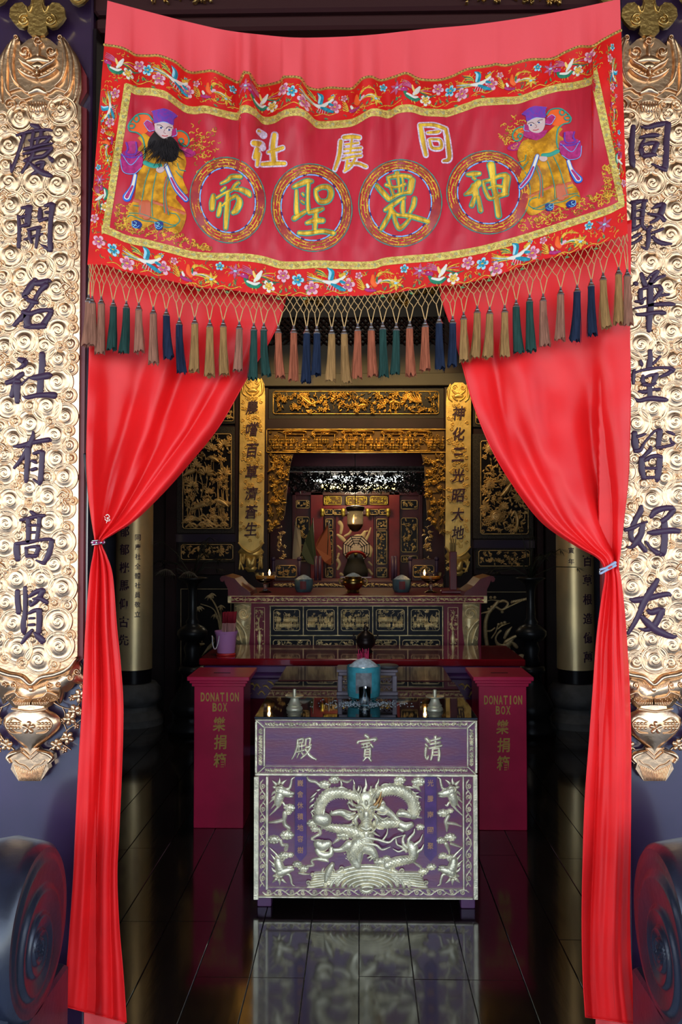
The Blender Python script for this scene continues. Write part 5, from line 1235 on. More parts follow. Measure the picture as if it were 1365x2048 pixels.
cloud('cloud_wisp', 'L', [(390, 965, 56, 1), (460, 960, 40, -1)], '300,980,30 330,960,20')
cloud('cloud_wisp', 'L', [(715, 600, 62, -1), (740, 665, 48, 1)], '790,670,40 800,720,44 750,750,36 700,780,30 750,800,12')
cloud('cloud_wisp', 'L', [(1070, 735, 74, 1)], '1000,790,50 950,830,20')
cloud('cloud_wisp', 'L', [(540, 1065, 50, -1), (610, 1115, 54, 1)], '560,1170,30 620,1180,30 680,1180,14|650,1090,30 720,1080,36 700,1030,30 760,1010,40 860,1020,56 890,1035,30')
cloud('cloud_wisp', 'L', [(850, 160, 64, 1), (965, 105, 60, -1)], '650,80,20 680,120,40 750,135,40 800,180,36|1030,110,20 1110,135,34 1160,105,14')
cloud('cloud_wisp', 'R', [(655, 125, 70, 1)], '600,180,40 650,200,40 680,235,14')
cloud('cloud_wisp', 'R', [(450, 105, 62, -1)], '400,140,40 430,160,14')
cloud('cloud_wisp', 'R', [(590, 470, 72, 1), (470, 460, 44, -1)], '640,520,36 690,530,14')
cloud('cloud_wisp', 'R', [(675, 630, 46, -1)], '640,660,14 660,665,10')
cloud('cloud_wisp', 'R', [(930, 475, 60, 1), (1010, 450, 36, -1)], '990,510,44 960,570,44 970,620,44 970,680,20|980,590,36 1060,600,34 1130,625,14')
cloud('cloud_wisp', 'R', [(1010, 745, 62, 1), (905, 780, 50, -1)], '960,820,50 990,880,40 1000,930,20|1020,820,36 1080,840,30 1140,860,10')
cloud('cloud_wisp', 'R', [(930, 950, 48, 1), (1010, 965, 44, -1)], '880,975,20 900,980,14')
cloud('cloud_wisp', 'R', [(710, 1125, 52, -1), (800, 1075, 50, 1)], '600,1025,20 640,1050,36 680,1080,30')
cloud('cloud_wisp', 'R', [(230, 1020, 66, 1), (300, 980, 44, -1)], '180,1010,30 200,1000,16')
# corner dragon heads with flying manes
def corner(fr, mir, ox, oy):
    """drawn in the upper-left corner of the left half (zoom units), mirrored to the others"""
    sc = A1; m = MB()
    def T(txt, hh=1.0):
        for st in S(txt):
            q = st.copy(); x = q[:, 0] * sc; y = q[:, 1] * sc
            q2 = np.stack([(ox + x) if mir[0] > 0 else (2 * 732.5 - 500 - x - ox + 500 + 0), oy + mir[1] * y, q[:, 2] * sc], -1)
            m.stroke(q2, ap, rel=hh * .8 * DA / F, hmin=0.004, n=6, step=1.6)
    T('340,230,110 390,250,110 450,265,80 490,265,40', .9); T('430,290,40 470,295,36 490,300,16', 1.2); T('330,200,40 360,190,46 380,220,40', 1.6)
    T('400,215,30 450,205,34 470,150,30 480,100,24 510,80,10', 1.1); T('350,270,110 330,320,110 320,370,90', .9)
    T('300,160,40 280,140,30 255,115,4|330,150,40 340,120,26 340,85,4|370,150,36 390,130,26 420,110,4|300,200,40 270,190,28 260,185,4|300,240,40 265,260,26 250,290,4|310,290,40 265,330,26 220,375,4|320,340,40 280,390,26 240,440,4|340,390,40 300,440,26 260,480,20 225,515,8|290,300,30 260,310,18 245,320,4', 1.0)
    T('380,370,30 400,400,30 420,395,12', 1.0)
    def pt(x, y, h):
        x, y = x * sc, y * sc
        return ap(np.array((ox + x) if mir[0] > 0 else (2 * 732.5 - x - ox)), np.array(oy + mir[1] * y), np.array(h))
    m.sphere(pt(378, 232, .016), (.005, .005, .005), 9, 7)
    for k in range(4): m.sphere(pt(430 + 17 * k, 281, .010), (.0028, .003, .0028), 6, 5)
    for (cx_, cy_, R_) in ((330, 205, 40), (345, 300, 30)):
        q = spiral(cx_, cy_, R_, 1.4, .4, 15, 1, 14); q = np.stack([(ox + q[:, 0] * sc) if mir[0] > 0 else (2 * 732.5 - q[:, 0] * sc - ox), oy + mir[1] * q[:, 1] * sc, q[:, 2] * sc], -1)
        m.stroke(q, ap, h=.005, base=.013, n=4)
    return m.obj('corner_dragon', GILTP, AL)
corner('L', (1, 1), 500, 1540)
corner('L', (-1, 1), 500, 1540)
corner('L', (1, -1), 500, 1785)
corner('L', (-1, -1), 500, 1785)
# wave mound, curling crests, leaping fish
m = MB()
for k, R in enumerate((86, 74, 62, 50, 38, 26, 14)):
    a = np.linspace(pi * 1.02, pi * 1.98, 40)
    q = np.stack([735 + R * np.cos(a), 1777 + R * .52 * np.sin(a), np.full(40, 9.0)], -1); q = q[(q[:, 1] < 1772)]
    m.stroke(q, ap, h=0.010 + 0.0025 * k, n=5, smooth=False)
wave_c = m.obj('wave_mound', GILTP, AL)
for sg in (-1, 1):
    m = MB()
    for k in range(6):
        y0 = 1771 - 4.6 * k
        m.stroke([(735 + sg * (60 - 3 * k), y0 - 7 + k, 6), (735 + sg * 82, y0 - 3, 6.5), (735 + sg * 104, y0 + 1 - k * .6, 6), (735 + sg * (120 - 3 * k), y0 + 2 - .3 * k, 4)], ap, h=0.010 + .001 * k, n=5)
    for (dx, y, R) in ((118, 1764, 6), (110, 1748, 5), (70, 1740, 6), (52, 1736, 6), (88, 1752, 5), (60, 1765, 5), (40, 1762, 5), (84, 1767, 5), (28, 1768, 4.5)):
        m.stroke(spiral(735 + sg * dx, y, R, 1.3, pi / 2, 2.6, sg, 12), ap, h=0.008, base=0.008, n=4)
    m.obj('wave_crests', GILTP, AL)
m = MB(); m.stroke([(665, 1728, 10), (660, 1738, 17), (655, 1750, 16), (652, 1760, 9)], ap, h=0.016, n=8, base=.004); m.stroke([(648, 1736, 3), (645, 1742, 6), (650, 1748, 3)], ap, h=0.010, n=4); m.sphere(ap(np.array(664.), np.array(1730.), np.array(.019)), .0025, 8, 6)
for k in range(4): m.stroke([(653, 1740 + 5 * k, 1.2), (658, 1743 + 5 * k, 1.6), (664, 1740 + 5 * k, 1.2)], ap, h=0.003, base=0.018, n=3)
m.obj('leaping_fish', GILTP, AL)

# ------------------------------------------------------------------ things standing on the altar
# teal incense urn heaped with ash
uc = W(728, 1400, 4.38)[0]; UY = 4.38
UR = thing('incense_urn', 'teal ceramic incense urn heaped with pale ash and red joss stick stubs', 'incense urn', (uc, UY, zAT))
TEALC = M('teal_celadon', (0.045, 0.25, 0.30), 0.22, var=0.35, vscale=22, coat=0.4)
m = MB(); b = zAT
m.lathe([(0.0, b + .018), (.066, b + .018), (.078, b + .026), (.083, b + .045), (.084, b + .12), (.086, b + .168), (.0865, b + .174), (.083, b + .176), (.079, b + .170), (.078, b + .16), (0.0, b + .16)], (uc, UY), 40); m.obj('bowl', TEALC, UR, autosmooth=40)
for k in range(3):
    a = -pi / 2 + k * 2.094; m = MB(); m.sphere((uc + .055 * cos(a), UY + .055 * sin(a), b + .013), (.02, .02, .0135), 10, 7); m.obj('foot', TEALC, UR)
m = MB(); th = np.linspace(-2.05, -1.10, 9); zz = np.linspace(b + .05, b + .15, 6)
P = np.stack([uc + .0855 * np.cos(th)[None, :] + 0 * zz[:, None], UY + .0855 * np.sin(th)[None, :] + 0 * zz[:, None], zz[:, None] + 0 * th[None, :]], -1); m.grid(P, flip=True); m.obj('grey_panel', M('grey_glaze_panel', (0.14, 0.14, 0.15), 0.5, var=.5, vscale=40), UR)
ASH = M('pale_ash', (0.52, 0.60, 0.64), 0.95, var=0.35, vscale=60, bump=0.6, bscale=90)
m = MB(); m.lathe([(.079, b + .166), (.070, b + .176), (.05, b + .193), (.03, b + .205), (.012, b + .212), (0, b + .214)], (uc, UY), 28); m.obj('ash_heap', ASH, UR)
STK = M('joss_red', (0.55, 0.02, 0.10), 0.6)
ru = random.Random(8)
for k in range(16):
    a = ru.uniform(0, 6.3); r = ru.uniform(0, .04); x, y = uc + r * cos(a), UY + r * sin(a)
    m = MB(); m.tube([(x, y, b + .188), (x + ru.uniform(-.006, .006), y, b + ru.uniform(.225, .26))], .0014, 5); m.obj('joss_stub', STK, UR)
# carved stand behind the urn
sx = W(735, 1398, 4.6)[0]; SY = 4.62
ST = thing('carved_stand', 'small carved grey wooden stand behind the teal urn', 'stand', (sx, SY, zAT))
GREYW = M('greyish_carved_wood', (0.13, 0.10, 0.13), 0.5, var=.3, vscale=20)
m = MB(); hw = .158
m.cbox(sx - hw, sx + hw, SY - .09, SY + .09, zAT + .118, zAT + .132, .003); m.cbox(sx - hw + .01, sx + hw - .01, SY - .08, SY + .08, zAT + .100, zAT + .118, .003); m.obj('top', GREYW, ST, smooth=False)
m = MB(); m.cbox(sx - hw, sx + hw, SY - .09, SY + .09, zAT, zAT + .018, .003); m.obj('base', GREYW, ST, smooth=False)
for s in (-1, 1):
    for y in (SY - .082, SY + .06):
        m = MB(); m.cbox(sx + s * (hw - .017) - .012, sx + s * (hw - .017) + .012, y, y + .024, zAT + .018, zAT + .100, .003); m.obj('post', GREYW, ST, smooth=False)
for k, zz in enumerate((zAT + .034, zAT + .072)):
    m = MB(); mpS = lambda x, y, h: np.stack([sx + np.asarray(x), SY - .074 - np.asarray(h), zz + np.asarray(y)], -1)
    for j in range(11):
        x = -.125 + .025 * j; m.stroke(np.array([(x - .012, -.006, .004), (x, .008, .007), (x + .012, -.004, .004)]), mpS, h=.006, step=.004, n=4)
    m.stroke(np.array([(-.14, -.016, .004), (.14, -.016, .004)]), mpS, h=.006, step=.1, n=4); m.stroke(np.array([(-.14, .014, .004), (.14, .014, .004)]), mpS, h=.006, step=.1, n=4)
    m.obj('fret_strip', GREYW, ST)
m = MB(); m.lathe([(0, zAT + .134), (.05, zAT + .133), (.062, zAT + .139), (.055, zAT + .148), (.02, zAT + .150), (0, zAT + .150)], (sx + .105, SY - .02), 20); tag(m.obj('stone_saucer', M('dark_grey_stone', (.05, .05, .055), .5)), 'shallow dark saucer lying on the carved stand', 'saucer')
# drinking glass
GL = M('clear_glass', (0.9, 0.95, 1.0), 0.02, trans=1.0, ior=1.45)
gx = W(730, 1413, 4.27)[0]; gy = 4.255
m = MB(); m.lathe([(0, zAT + .001), (.026, zAT + .001), (.027, zAT + .004), (.029, zAT + .088), (.0275, zAT + .088), (.0255, zAT + .010), (0, zAT + .010)], (gx, gy), 24); tag(m.obj('drinking_glass', GL), 'clear drinking glass standing before the teal urn', 'glass')
# spilt ash
m = MB(); ra = random.Random(6)
for k in range(420):
    x = uc + ra.gauss(0, .095); y = 4.30 + ra.gauss(0, .045); s = ra.uniform(.0012, .005)
    m.sphere((x, y, zAT + .0013), (s, s, .0012), 5, 4)
o = m.obj('spilt_ash', ASH); o['kind'] = 'stuff'; tag(o, 'pale ash spilt on the glass top round the urn', 'ash')
# brass candle holders
BRASS = M('dull_brass', (0.62, 0.58, 0.42), 0.34, 0.65, var=.25, vscale=30)
for (px, lab) in ((588, 'dull brass candle holder nearer the box by the pink bucket'), (872, 'dull brass candle holder on the altar side away from the pink bucket')):
    cx = W(px, 1427, 4.10)[0]; cy = 4.14; b = zAT
    T = thing('candle_holder', lab, 'candle holder', (cx, cy, b), 'brass candle holders on the altar')
    m = MB(); m.lathe([(0, b), (.036, b), (.039, b + .006), (.037, b + .014), (.030, b + .020), (.034, b + .026), (.026, b + .034), (.020, b + .050), (.017, b + .058), (.010, b + .060), (0, b + .060)], (cx, cy), 28); m.obj('base', BRASS, T, autosmooth=40)
    m = MB(); m.lathe([(.010, b + .058), (.040, b + .062), (.044, b + .068), (.042, b + .069), (.030, b + .065), (.008, b + .064)], (cx, cy), 28); m.obj('drip_pan', BRASS, T, autosmooth=40)
    m = MB(); m.lathe([(.0085, b + .062), (.0085, b + .096), (.006, b + .098), (.006, b + .088), (0, b + .088)], (cx, cy), 16); m.obj('socket', BRASS, T, autosmooth=40)
# low table behind, level with the altar
LT = thing('low_wooden_table', 'low dark reddish table set close behind the glass topped altar', 'table', (0.5 * (aL + aR), 5.26, 0))
REDW = M('dark_red_wood', (0.075, 0.018, 0.020), 0.16, coat=0.4, coatr=0.06, var=.35, vscale=7, stretch=(1, 5, 1))
z0 = zAT
m = MB(); m.cbox(aL + .004, aR - .004, 4.99, 5.55, z0 - .03, z0 + .004, .004); m.obj('top', REDW, LT, smooth=False)
for x in (aL + .02, aR - .08):
    for y in (5.0, 5.47):
        m = MB(); m.cbox(x, x + .06, y, y + .06, 0, z0 - .03, .004); m.obj('leg', REDW, LT, smooth=False)
m = MB(); m.cbox(aL + .03, aR - .03, 5.0, 5.03, z0 - .12, z0 - .03, .004); m.obj('apron', REDW, LT, smooth=False)
# ================================================================== donation boxes
DB = 5.08
BOXR = M('crimson_paint', (0.58, 0.009, 0.070), 0.33, coat=0.3, coatr=0.2, var=.2, vscale=4)
YLT = M('yellow_lettering', (0.55, 0.33, 0.06), 0.5)
def donation(xa, xb, cx, ty, lab):
    x0, x1 = W(xa, 1500, DB)[0], W(xb, 1500, DB)[0]; zt = W(cx, 1352, DB)[2]; zm = W(cx, 1372, DB)[2]
    T = thing('donation_box', lab, 'donation box', (0.5 * (x0 + x1), DB + .15, 0), 'crimson donation boxes')
    m = MB(); m.cbox(x0, x1, DB, DB + .31, 0, zm + .004, .003); m.obj('body', BOXR, T, smooth=False)
    m = MB()
    for k, (e, za, zb) in enumerate(((.012, zm - .002, zm + .018), (.024, zm + .018, zm + .034), (.036, zm + .034, zt))): m.cbox(x0 - e, x1 + e, DB - e, DB + .31 + e, za, zb, .003)
    m.obj('lid_moulding', BOXR, T, smooth=False)
    m = MB(); m.cbox(0.5 * (x0 + x1) - .05, 0.5 * (x0 + x1) + .05, DB + .11, DB + .125, zt, zt + .002, .0005); m.obj('coin_slot', BLACKLAC, T, smooth=False)
    mpb = plane(DB)
    for word, y, w, h in (('DONATION', ty, 78, 18), ('BOX', ty + 20.5, 31, 17)):
        n = len(word)
        for k, ch in enumerate(word):
            cw = w / n; m = MB(); put_glyph(m, ch, cx - w / 2 + cw * (k + .5), y, cw * (.30 if ch == 'I' else .82), h, mpb, .0012, bold=.025); m.obj('letter', YLT, T, smooth=False)
    for k, ch in enumerate('樂捐箱'):
        m = MB(); put_glyph(m, ch, cx + (-1, 1, 0)[k], ty + 54 + 36 * k, 25, 29, mpb, .0012, bold=.018, slant=.06); m.obj('letter', YLT, T, smooth=False)
    return zt
zBox = donation(388, 487.5, 440, 1394, 'crimson donation box standing in front of the pink bucket')
donation(958.5, 1054.5, 1007, 1400, 'crimson donation box standing below the gilt crane')

# ================================================================== middle table, lacquer red
MD0, MD1 = 5.70, 6.46
zM = W(722, 1318, MD0)[2]
mx0, mx1 = W(398, 1318, MD0)[0], W(1052, 1318, MD0)[0]
TBL = M('wine_lacquer', (0.24, 0.004, 0.010), 0.12, coat=0.6, coatr=0.04, var=.3, vscale=6, stretch=(1, 4, 1))
VIOT = M('violet_table_paint', (0.10, 0.03, 0.12), 0.3, coat=.3)
MT = thing('lacquer_table', 'long glossy wine red lacquer table behind the donation boxes', 'table', (0.5 * (mx0 + mx1), 6.0, 0))
m = MB(); m.cbox(mx0, mx1, MD0, MD1, zM - .045, zM, .006); m.obj('top', TBL, MT, smooth=False)
m = MB(); m.cbox(mx0 + .025, mx1 - .025, MD0 + .02, MD1 - .02, zM - .10, zM - .045, .01); m.obj('waist', VIOT, MT, smooth=False)
m = MB(); m.cbox(mx0 + .01, mx1 - .01, MD0 + .01, MD1 - .01, zM - .135, zM - .10, .012); m.obj('moulding', VIOT, MT, smooth=False)
m = MB(); m.cbox(mx0 + .06, mx1 - .06, MD0 + .05, MD0 + .08, zM - .27, zM - .135, .006); m.obj('apron', DVIOL, MT, smooth=False)
m = MB(); rs = random.Random(31)
mpa = lambda x, y, h: np.stack([np.asarray(x), MD0 + .05 - np.asarray(h), np.asarray(y)], -1)
for k in range(60):
    x = mx0 + .1 + (mx1 - mx0 - .2) * (k + .5) / 60; y = zM - .2 + .03 * sin(k * 1.9)
    m.stroke(np.array([(x - .02, y - .02 * sin(k), .006), (x, y + .012, .014), (x + .022, y - .01, .005)]), mpa, h=.012, step=.01, n=4)
m.obj('carved_apron_ornament', GILT, MT)
m = MB(); m.cbox(mx0 + .06, mx1 - .06, MD0 + .06, MD0 + .09, .25, .31, .006); m.obj('stretcher', VIOT, MT, smooth=False)
for x in (mx0 + .05, mx1 - .12):
    for y in (MD0 + .04, MD1 - .11):
        m = MB(); m.cbox(x, x + .07, y, y + .07, 0, zM - .135, .006); m.obj('leg', DVIOL, MT, smooth=False)
# pink bucket of joss sticks
bx = W(452.5, 1312, 5.88)[0]; by = 5.88; b = zM
PK_ = thing('joss_stick_bucket', 'pink plastic bucket on a red dish with a sheaf of red joss sticks', 'bucket', (bx, by, b))
m = MB(); m.lathe([(0, b), (.062, b), (.066, b + .006), (.060, b + .014), (.03, b + .016), (0, b + .016)], (bx, by), 24); m.obj('red_dish', M('red_plastic'), PK_)
PLP = M('pink_plastic', (0.48, 0.20, 0.44), 0.35)
m = MB(); m.lathe([(0, b + .016), (.058, b + .016), (.060, b + .020), (.070, b + .135), (.0705, b + .138), (.074, b + .139), (.075, b + .146), (.078, b + .156), (.078, b + .162), (.074, b + .161), (.070, b + .14), (.056, b + .022), (0, b + .022)], (bx, by), 32); m.obj('pail', PLP, PK_, autosmooth=40)
m = MB(); a = np.linspace(.15, pi - .15, 20); m.tube(np.stack([bx - .03 + -.075 * np.cos(a) * .3 - .03, by - .06 + 0 * a - .03 * np.sin(a), b + .15 - .10 * np.sin(a)], -1), .003, 6); m.obj('handle', M('white_plastic', (.6, .6, .65), .4), PK_)
rj = random.Random(9); RAW = M('raw_bamboo', (0.42, 0.20, 0.20), .7)
m = MB(); m2 = MB()
for k in range(90):
    x = bx + .005 + rj.uniform(-.030, .055); y = by + rj.uniform(-.03, .03); dx = rj.uniform(.004, .016); h = b + .255 + .004 * rj.random() + .25 * dx
    m.tube([(x - .004, y, b + .03), (x + dx * .6, y, b + .215)], .0022, 4); m2.tube([(x + dx * .6, y, b + .215), (x + dx, y, h + .028)], .0024, 4)
m.obj('joss_stems', RAW, PK_, kind='stuff'); m2.obj('joss_red_ends', M('joss_dark_red', (.28, .004, .02), .7), PK_, kind='stuff')
# dark bronze censer on the table
cx = W(732, 1310, 6.0)[0]; cy = 6.02
CN = thing('bronze_censer', 'small dark bronze censer with domed lid on the wine red table', 'censer', (cx, cy, zM))
BRZ = M('dark_bronze', (0.03, 0.022, 0.022), .35, .7)
m = MB(); b = zM; m.lathe([(0, b), (.04, b), (.05, b + .008), (.034, b + .025), (.06, b + .05), (.068, b + .075), (.06, b + .095), (.064, b + .10), (0, b + .10)], (cx, cy), 24); m.obj('bowl', BRZ, CN)
m = MB(); m.lathe([(.062, b + .10), (.055, b + .12), (.035, b + .138), (.018, b + .148), (.012, b + .158), (.020, b + .166), (.012, b + .178), (0, b + .186)], (cx, cy), 24); m.obj('lid', BRZ, CN)
for s in (-1, 1):
    m = MB(); m.tube([(cx + s * .06, cy, b + .085), (cx + s * .085, cy, b + .10), (cx + s * .08, cy, b + .13)], .006, 6); m.obj('handle', BRZ, CN)

# ================================================================== high altar
DH = 6.6
hp = plane(DH)
PURW = M('plum_paint', (0.20, 0.006, 0.035), 0.4, spec=.3, var=.25, vscale=5)
BLUELAC = M('blue_black_lacquer', (0.008, 0.008, 0.016), 0.45, spec=.15, var=.5, vscale=60)
ANT = M('antique_gilt', (0.95, 0.76, 0.40), 0.36, 0.35, var=.45, vscale=20, bump=.2, bscale=120)
hx0, hx1 = W(456, 1200, DH)[0], W(975, 1200, DH)[0]
zH = W(715, 1192, DH)[2]; HD1 = 7.75
HA = thing('high_altar', 'plum coloured high altar with rows of gilt carved panels and scrolled ends', 'altar table', (0.5 * (hx0 + hx1), DH + .5, 0))
m = MB(); m.cbox(hx0, hx1, DH, HD1, zH - .055, zH, .004); m.obj('top', PURW, HA, smooth=False)
m = MB(); m.cbox(hx0 + .04, hx1 - .04, DH + .03, HD1 - .05, 0.0, zH - .055, .004); m.obj('body', PURW, HA, smooth=False)
def frame(m, x0, y0, x1, y1, mp, w=1.6, h=.008):
    for a in ((x0, y0, x1, y0), (x1, y0, x1, y1), (x1, y1, x0, y1), (x0, y1, x0, y0)): m.stroke([(a[0], a[1], w), (a[2], a[3], w)], mp, h=h, prof='flat', smooth=False)
def carve(m, x0, y0, x1, y1, mp, rs, s=5.0, h=.02, kind='floral', dens=1.0, inside=None):
    """dense pierced carving: stems, leaves, blossoms, little figures"""
    A = (x1 - x0) * (y1 - y0); n = int(dens * A / (s * s * 2.2))
    for k in range(n):
        x, y = rs.uniform(x0 + s * .4, x1 - s * .4), rs.uniform(y0 + s * .4, y1 - s * .4)
        if inside and not inside(x, y): continue
        b = rs.random() * h * .5; r = rs.random()
        a = rs.uniform(0, 6.3)
        if kind == 'figures' and r < .55:
            # standing figure: robe, head, hat
            hh = s * 2.2; x = min(max(x, x0 + s * .6), x1 - s * .6); y = rs.choice((y0 + (y1 - y0) * .45, y0 + (y1 - y0) * .72)); y = min(y, y1 - hh * .55)
            m.stroke([(x, y + hh * .5, s * .9), (x + rs.uniform(-.1, .1) * s, y, s * .75), (x, y - hh * .25, s * .4)], mp, h=h * .8, base=b, n=5)
            m.stroke([(x - .1, y - hh * .42, s * .55), (x + .1, y - hh * .42, s * .55)], mp, h=h * .9, base=b, n=5)
            m.stroke([(x - s * .5, y - hh * .02, s * .25), (x, y + hh * .1, s * .3), (x + s * .5, y - hh * .05, s * .25)], mp, h=h * .5, base=b + h * .6, n=4)
        elif r < .45:
            L = s * rs.uniform(.7, 1.3)
            m.stroke([(x - L * .7 * cos(a), y - L * .7 * sin(a), s * .15), (x, y, s * rs.uniform(.55, .9)), (x + L * .7 * cos(a + .5), y + L * .7 * sin(a + .5), s * .12)], mp, h=h * rs.uniform(.4, 1), base=b, n=4)
        elif r < .62:
            R = s * rs.uniform(.5, .8)
            for q in range(5):
                aa = a + q * 1.2566
                m.stroke([(x + R * cos(aa), y + R * sin(aa), R * .9), (x + R * .4 * cos(aa), y + R * .4 * sin(aa), R * .6)], mp, h=h * .5, base=b + h * .3, n=4)
            m.stroke([(x - .1, y, R * .7), (x + .1, y, R * .7)], mp, h=h * .5, base=b + h * .6, n=4)
        elif r < .8:
            m.stroke(spiral(x, y, s * rs.uniform(.5, .9), 1.2, a, s * .3, rs.choice((-1, 1)), 9), mp, h=h * .6, base=b, n=4)
        else:
            L = s * rs.uniform(1.2, 2.4); a = rs.choice((rs.gauss(-1.57, .5), a))
            ex, ey = min(max(x + L * cos(a), x0 + 1), x1 - 1), min(max(y + L * sin(a), y0 + 1), y1 - 1)
            m.stroke([(x, y, s * .3), ((x + ex) / 2 + s * .2, (y + ey) / 2, s * .28), (ex, ey, s * .2)], mp, h=h * .5, base=b * .5, n=4)
def gilt_panel(par, x0, y0, x1, y1, d, seed, mat=ANT, s=4.2, h=.02, kind='floral', ground=BLACKLAC, fr=1.4, dens=1.0, name='carved_panel'):
    mp = plane(d); m = MB(); m.plate([(x0, y0), (x1, y0), (x1, y1), (x0, y1)], mp, .002, back=-.01); p = m.obj(name, ground, par, smooth=False)
    m = MB(); c = 3.0 if min(x1 - x0, y1 - y0) > 20 else 1.5
    oct_ = [(x0 + c, y0), (x1 - c, y0), (x1, y0 + c), (x1, y1 - c), (x1 - c, y1), (x0 + c, y1), (x0, y1 - c), (x0, y0 + c)]
    for k in range(8): m.stroke([(*oct_[k], fr), (*oct_[(k + 1) % 8], fr)], mp, h=.010, prof='flat', smooth=False, base=.001)
    m.obj('gilt_frame', mat, p)
    m = MB(); carve(m, x0 + 1, y0 + 1, x1 - 1, y1 - 1, mp, random.Random(seed), s, h, kind, dens); m.obj('carving', mat, p, kind='stuff')
    return p
# carved edge of the top
m = MB(); floral(m, 460, 1194, 972, 1204, random.Random(4), step=9, w=3.4, mp=hp, h=.010); frame(m, 457, 1192.5, 974, 1205.5, hp, 1.6, .010); m.obj('carved_edge', ANT, HA)
for s in (456, 968):
    m = MB(); m.plate([(s, 1192), (s + 7, 1192), (s + 7, 1206), (s, 1206)], hp, .008, back=0); m.obj('edge_end_block', ANT, HA, smooth=False)
# grid of panels
DP = DH + .03
xs5 = [541, 607, 676, 746, 816, 886]
for k in range(5):
    gilt_panel(HA, xs5[k] + 7, 1219, xs5[k + 1] - 7, 1261, DP - .012, 50 + k, kind='figures', s=3.9, dens=1.7, ground=BLUELAC)
for k in range(4):
    a = 541 + 345 * k / 4; gilt_panel(HA, a + 6, 1280, a + 345 / 4 - 6, 1312, DP - .012, 70 + k, kind='floral', s=4.2, dens=1.5, ground=BLUELAC)
m = MB(); pp = plane(DP); m.plate([(540, 1212), (888, 1212), (888, 1330), (540, 1330)], pp, .006, back=0); m.obj('panel_ground', BLUELAC, HA, smooth=False)
m = MB(); pp = plane(DP - .006)
for k in range(6): m.stroke([(xs5[k], 1212, 2), (xs5[k], 1270, 2)], pp, h=.007, prof='flat', smooth=False)
for k in range(5): m.stroke([(541 + 345 * k / 4, 1271, 2), (541 + 345 * k / 4, 1320, 2)], pp, h=.007, prof='flat', smooth=False)
for y in (1212, 1271): m.stroke([(540, y, 2), (887, y, 2)], pp, h=.007, prof='flat', smooth=False)
m.obj('gilt_grid', ANT, HA)
# slim pilaster carvings with vase and blossom
for x in (519.5, 906.5):
    m = MB(); pp = plane(DP)
    frame(m, x - 10, 1215, x + 10, 1300, pp, 1.2, .006)
    m.stroke([(x, 1290, 4), (x, 1278, 9), (x, 1268, 5), (x, 1264, 6)], pp, h=.014); m.stroke([(x, 1264, 2.5), (x - 2, 1245, 2.5), (x + 2, 1230, 2)], pp, h=.008)
    rs = random.Random(int(x)); carve(m, x - 9, 1218, x + 9, 1262, pp, rs, 3.2, .012, dens=.8); carve(m, x - 9, 1266, x + 9, 1290, pp, rs, 2.6, .010, dens=.3)
    m.obj('vase_pilaster', ANT, HA)
# bold gilt brackets at both ends
for x, sg in ((486, 1), (943, -1)):
    m = MB(); pp = plane(DP - .005)
    m.plate([(x - 17, 1207), (x + 17, 1207), (x + 16, 1240), (x + 15, 1262), (x + 12, 1300), (x - 12, 1300), (x - 17, 1262), (x - 18, 1240)], pp, .006, back=0)
    m.stroke(spiral(x + 2 * sg, 1227, 13, 1.6, 0, 5, sg, 22), pp, h=.02, base=.004); m.stroke([(x - 14, 1212, 4), (x, 1209, 5), (x + 14, 1214, 4)], pp, h=.015)
    m.stroke([(x - 14 * sg, 1240, 5), (x - 4 * sg, 1250, 6), (x + 6 * sg, 1268, 7), (x + 8 * sg, 1295, 5)], pp, h=.02, base=.004); m.stroke([(x - 14 * sg, 1250, 4), (x - 8 * sg, 1262, 5), (x - 2 * sg, 1285, 5)], pp, h=.018, base=.004)
    m.stroke(spiral(x + 10 * sg, 1255, 5, 1.3, 1, 2.5, -sg), pp, h=.012, base=.005); m.stroke(spiral(x - 8 * sg, 1276, 5, 1.3, 1, 2.5, sg), pp, h=.012, base=.005); m.stroke(spiral(x + 11 * sg, 1212, 4, 1.2, 0, 2, sg), pp, h=.012, base=.005)
    m.obj('scroll_bracket', ANT, HA)
# scrolled up-turned ends
for (xa, sg) in ((456, -1), (975, 1)):
    m = MB(); x = W(xa, 1192, DH)[0]
    prof = [(-.175, 0.0), (-.165, .03), (-.10, .075), (-.05, .13), (-.01, .142), (.025, .152), (.050, .147), (.062, .130), (.055, .110), (.038, .104), (.03, .116), (.018, .085), (.0, .05), (0.0, 0.0)]
    A = np.array([(x + sg * a, DH + .004, zH + b_) for a, b_ in prof]); B = A + [0, .42, 0]
    n = len(prof); m.add(np.concatenate([A, B]), [tuple(range(n)), tuple(range(2 * n - 1, n - 1, -1))] + [(i, (i + 1) % n, n + (i + 1) % n, n + i) for i in range(n)])
    m.obj('scroll_end', M('oxblood_paint', (0.13, 0.010, 0.022), 0.35, var=.3, vscale=9), HA, smooth=False)
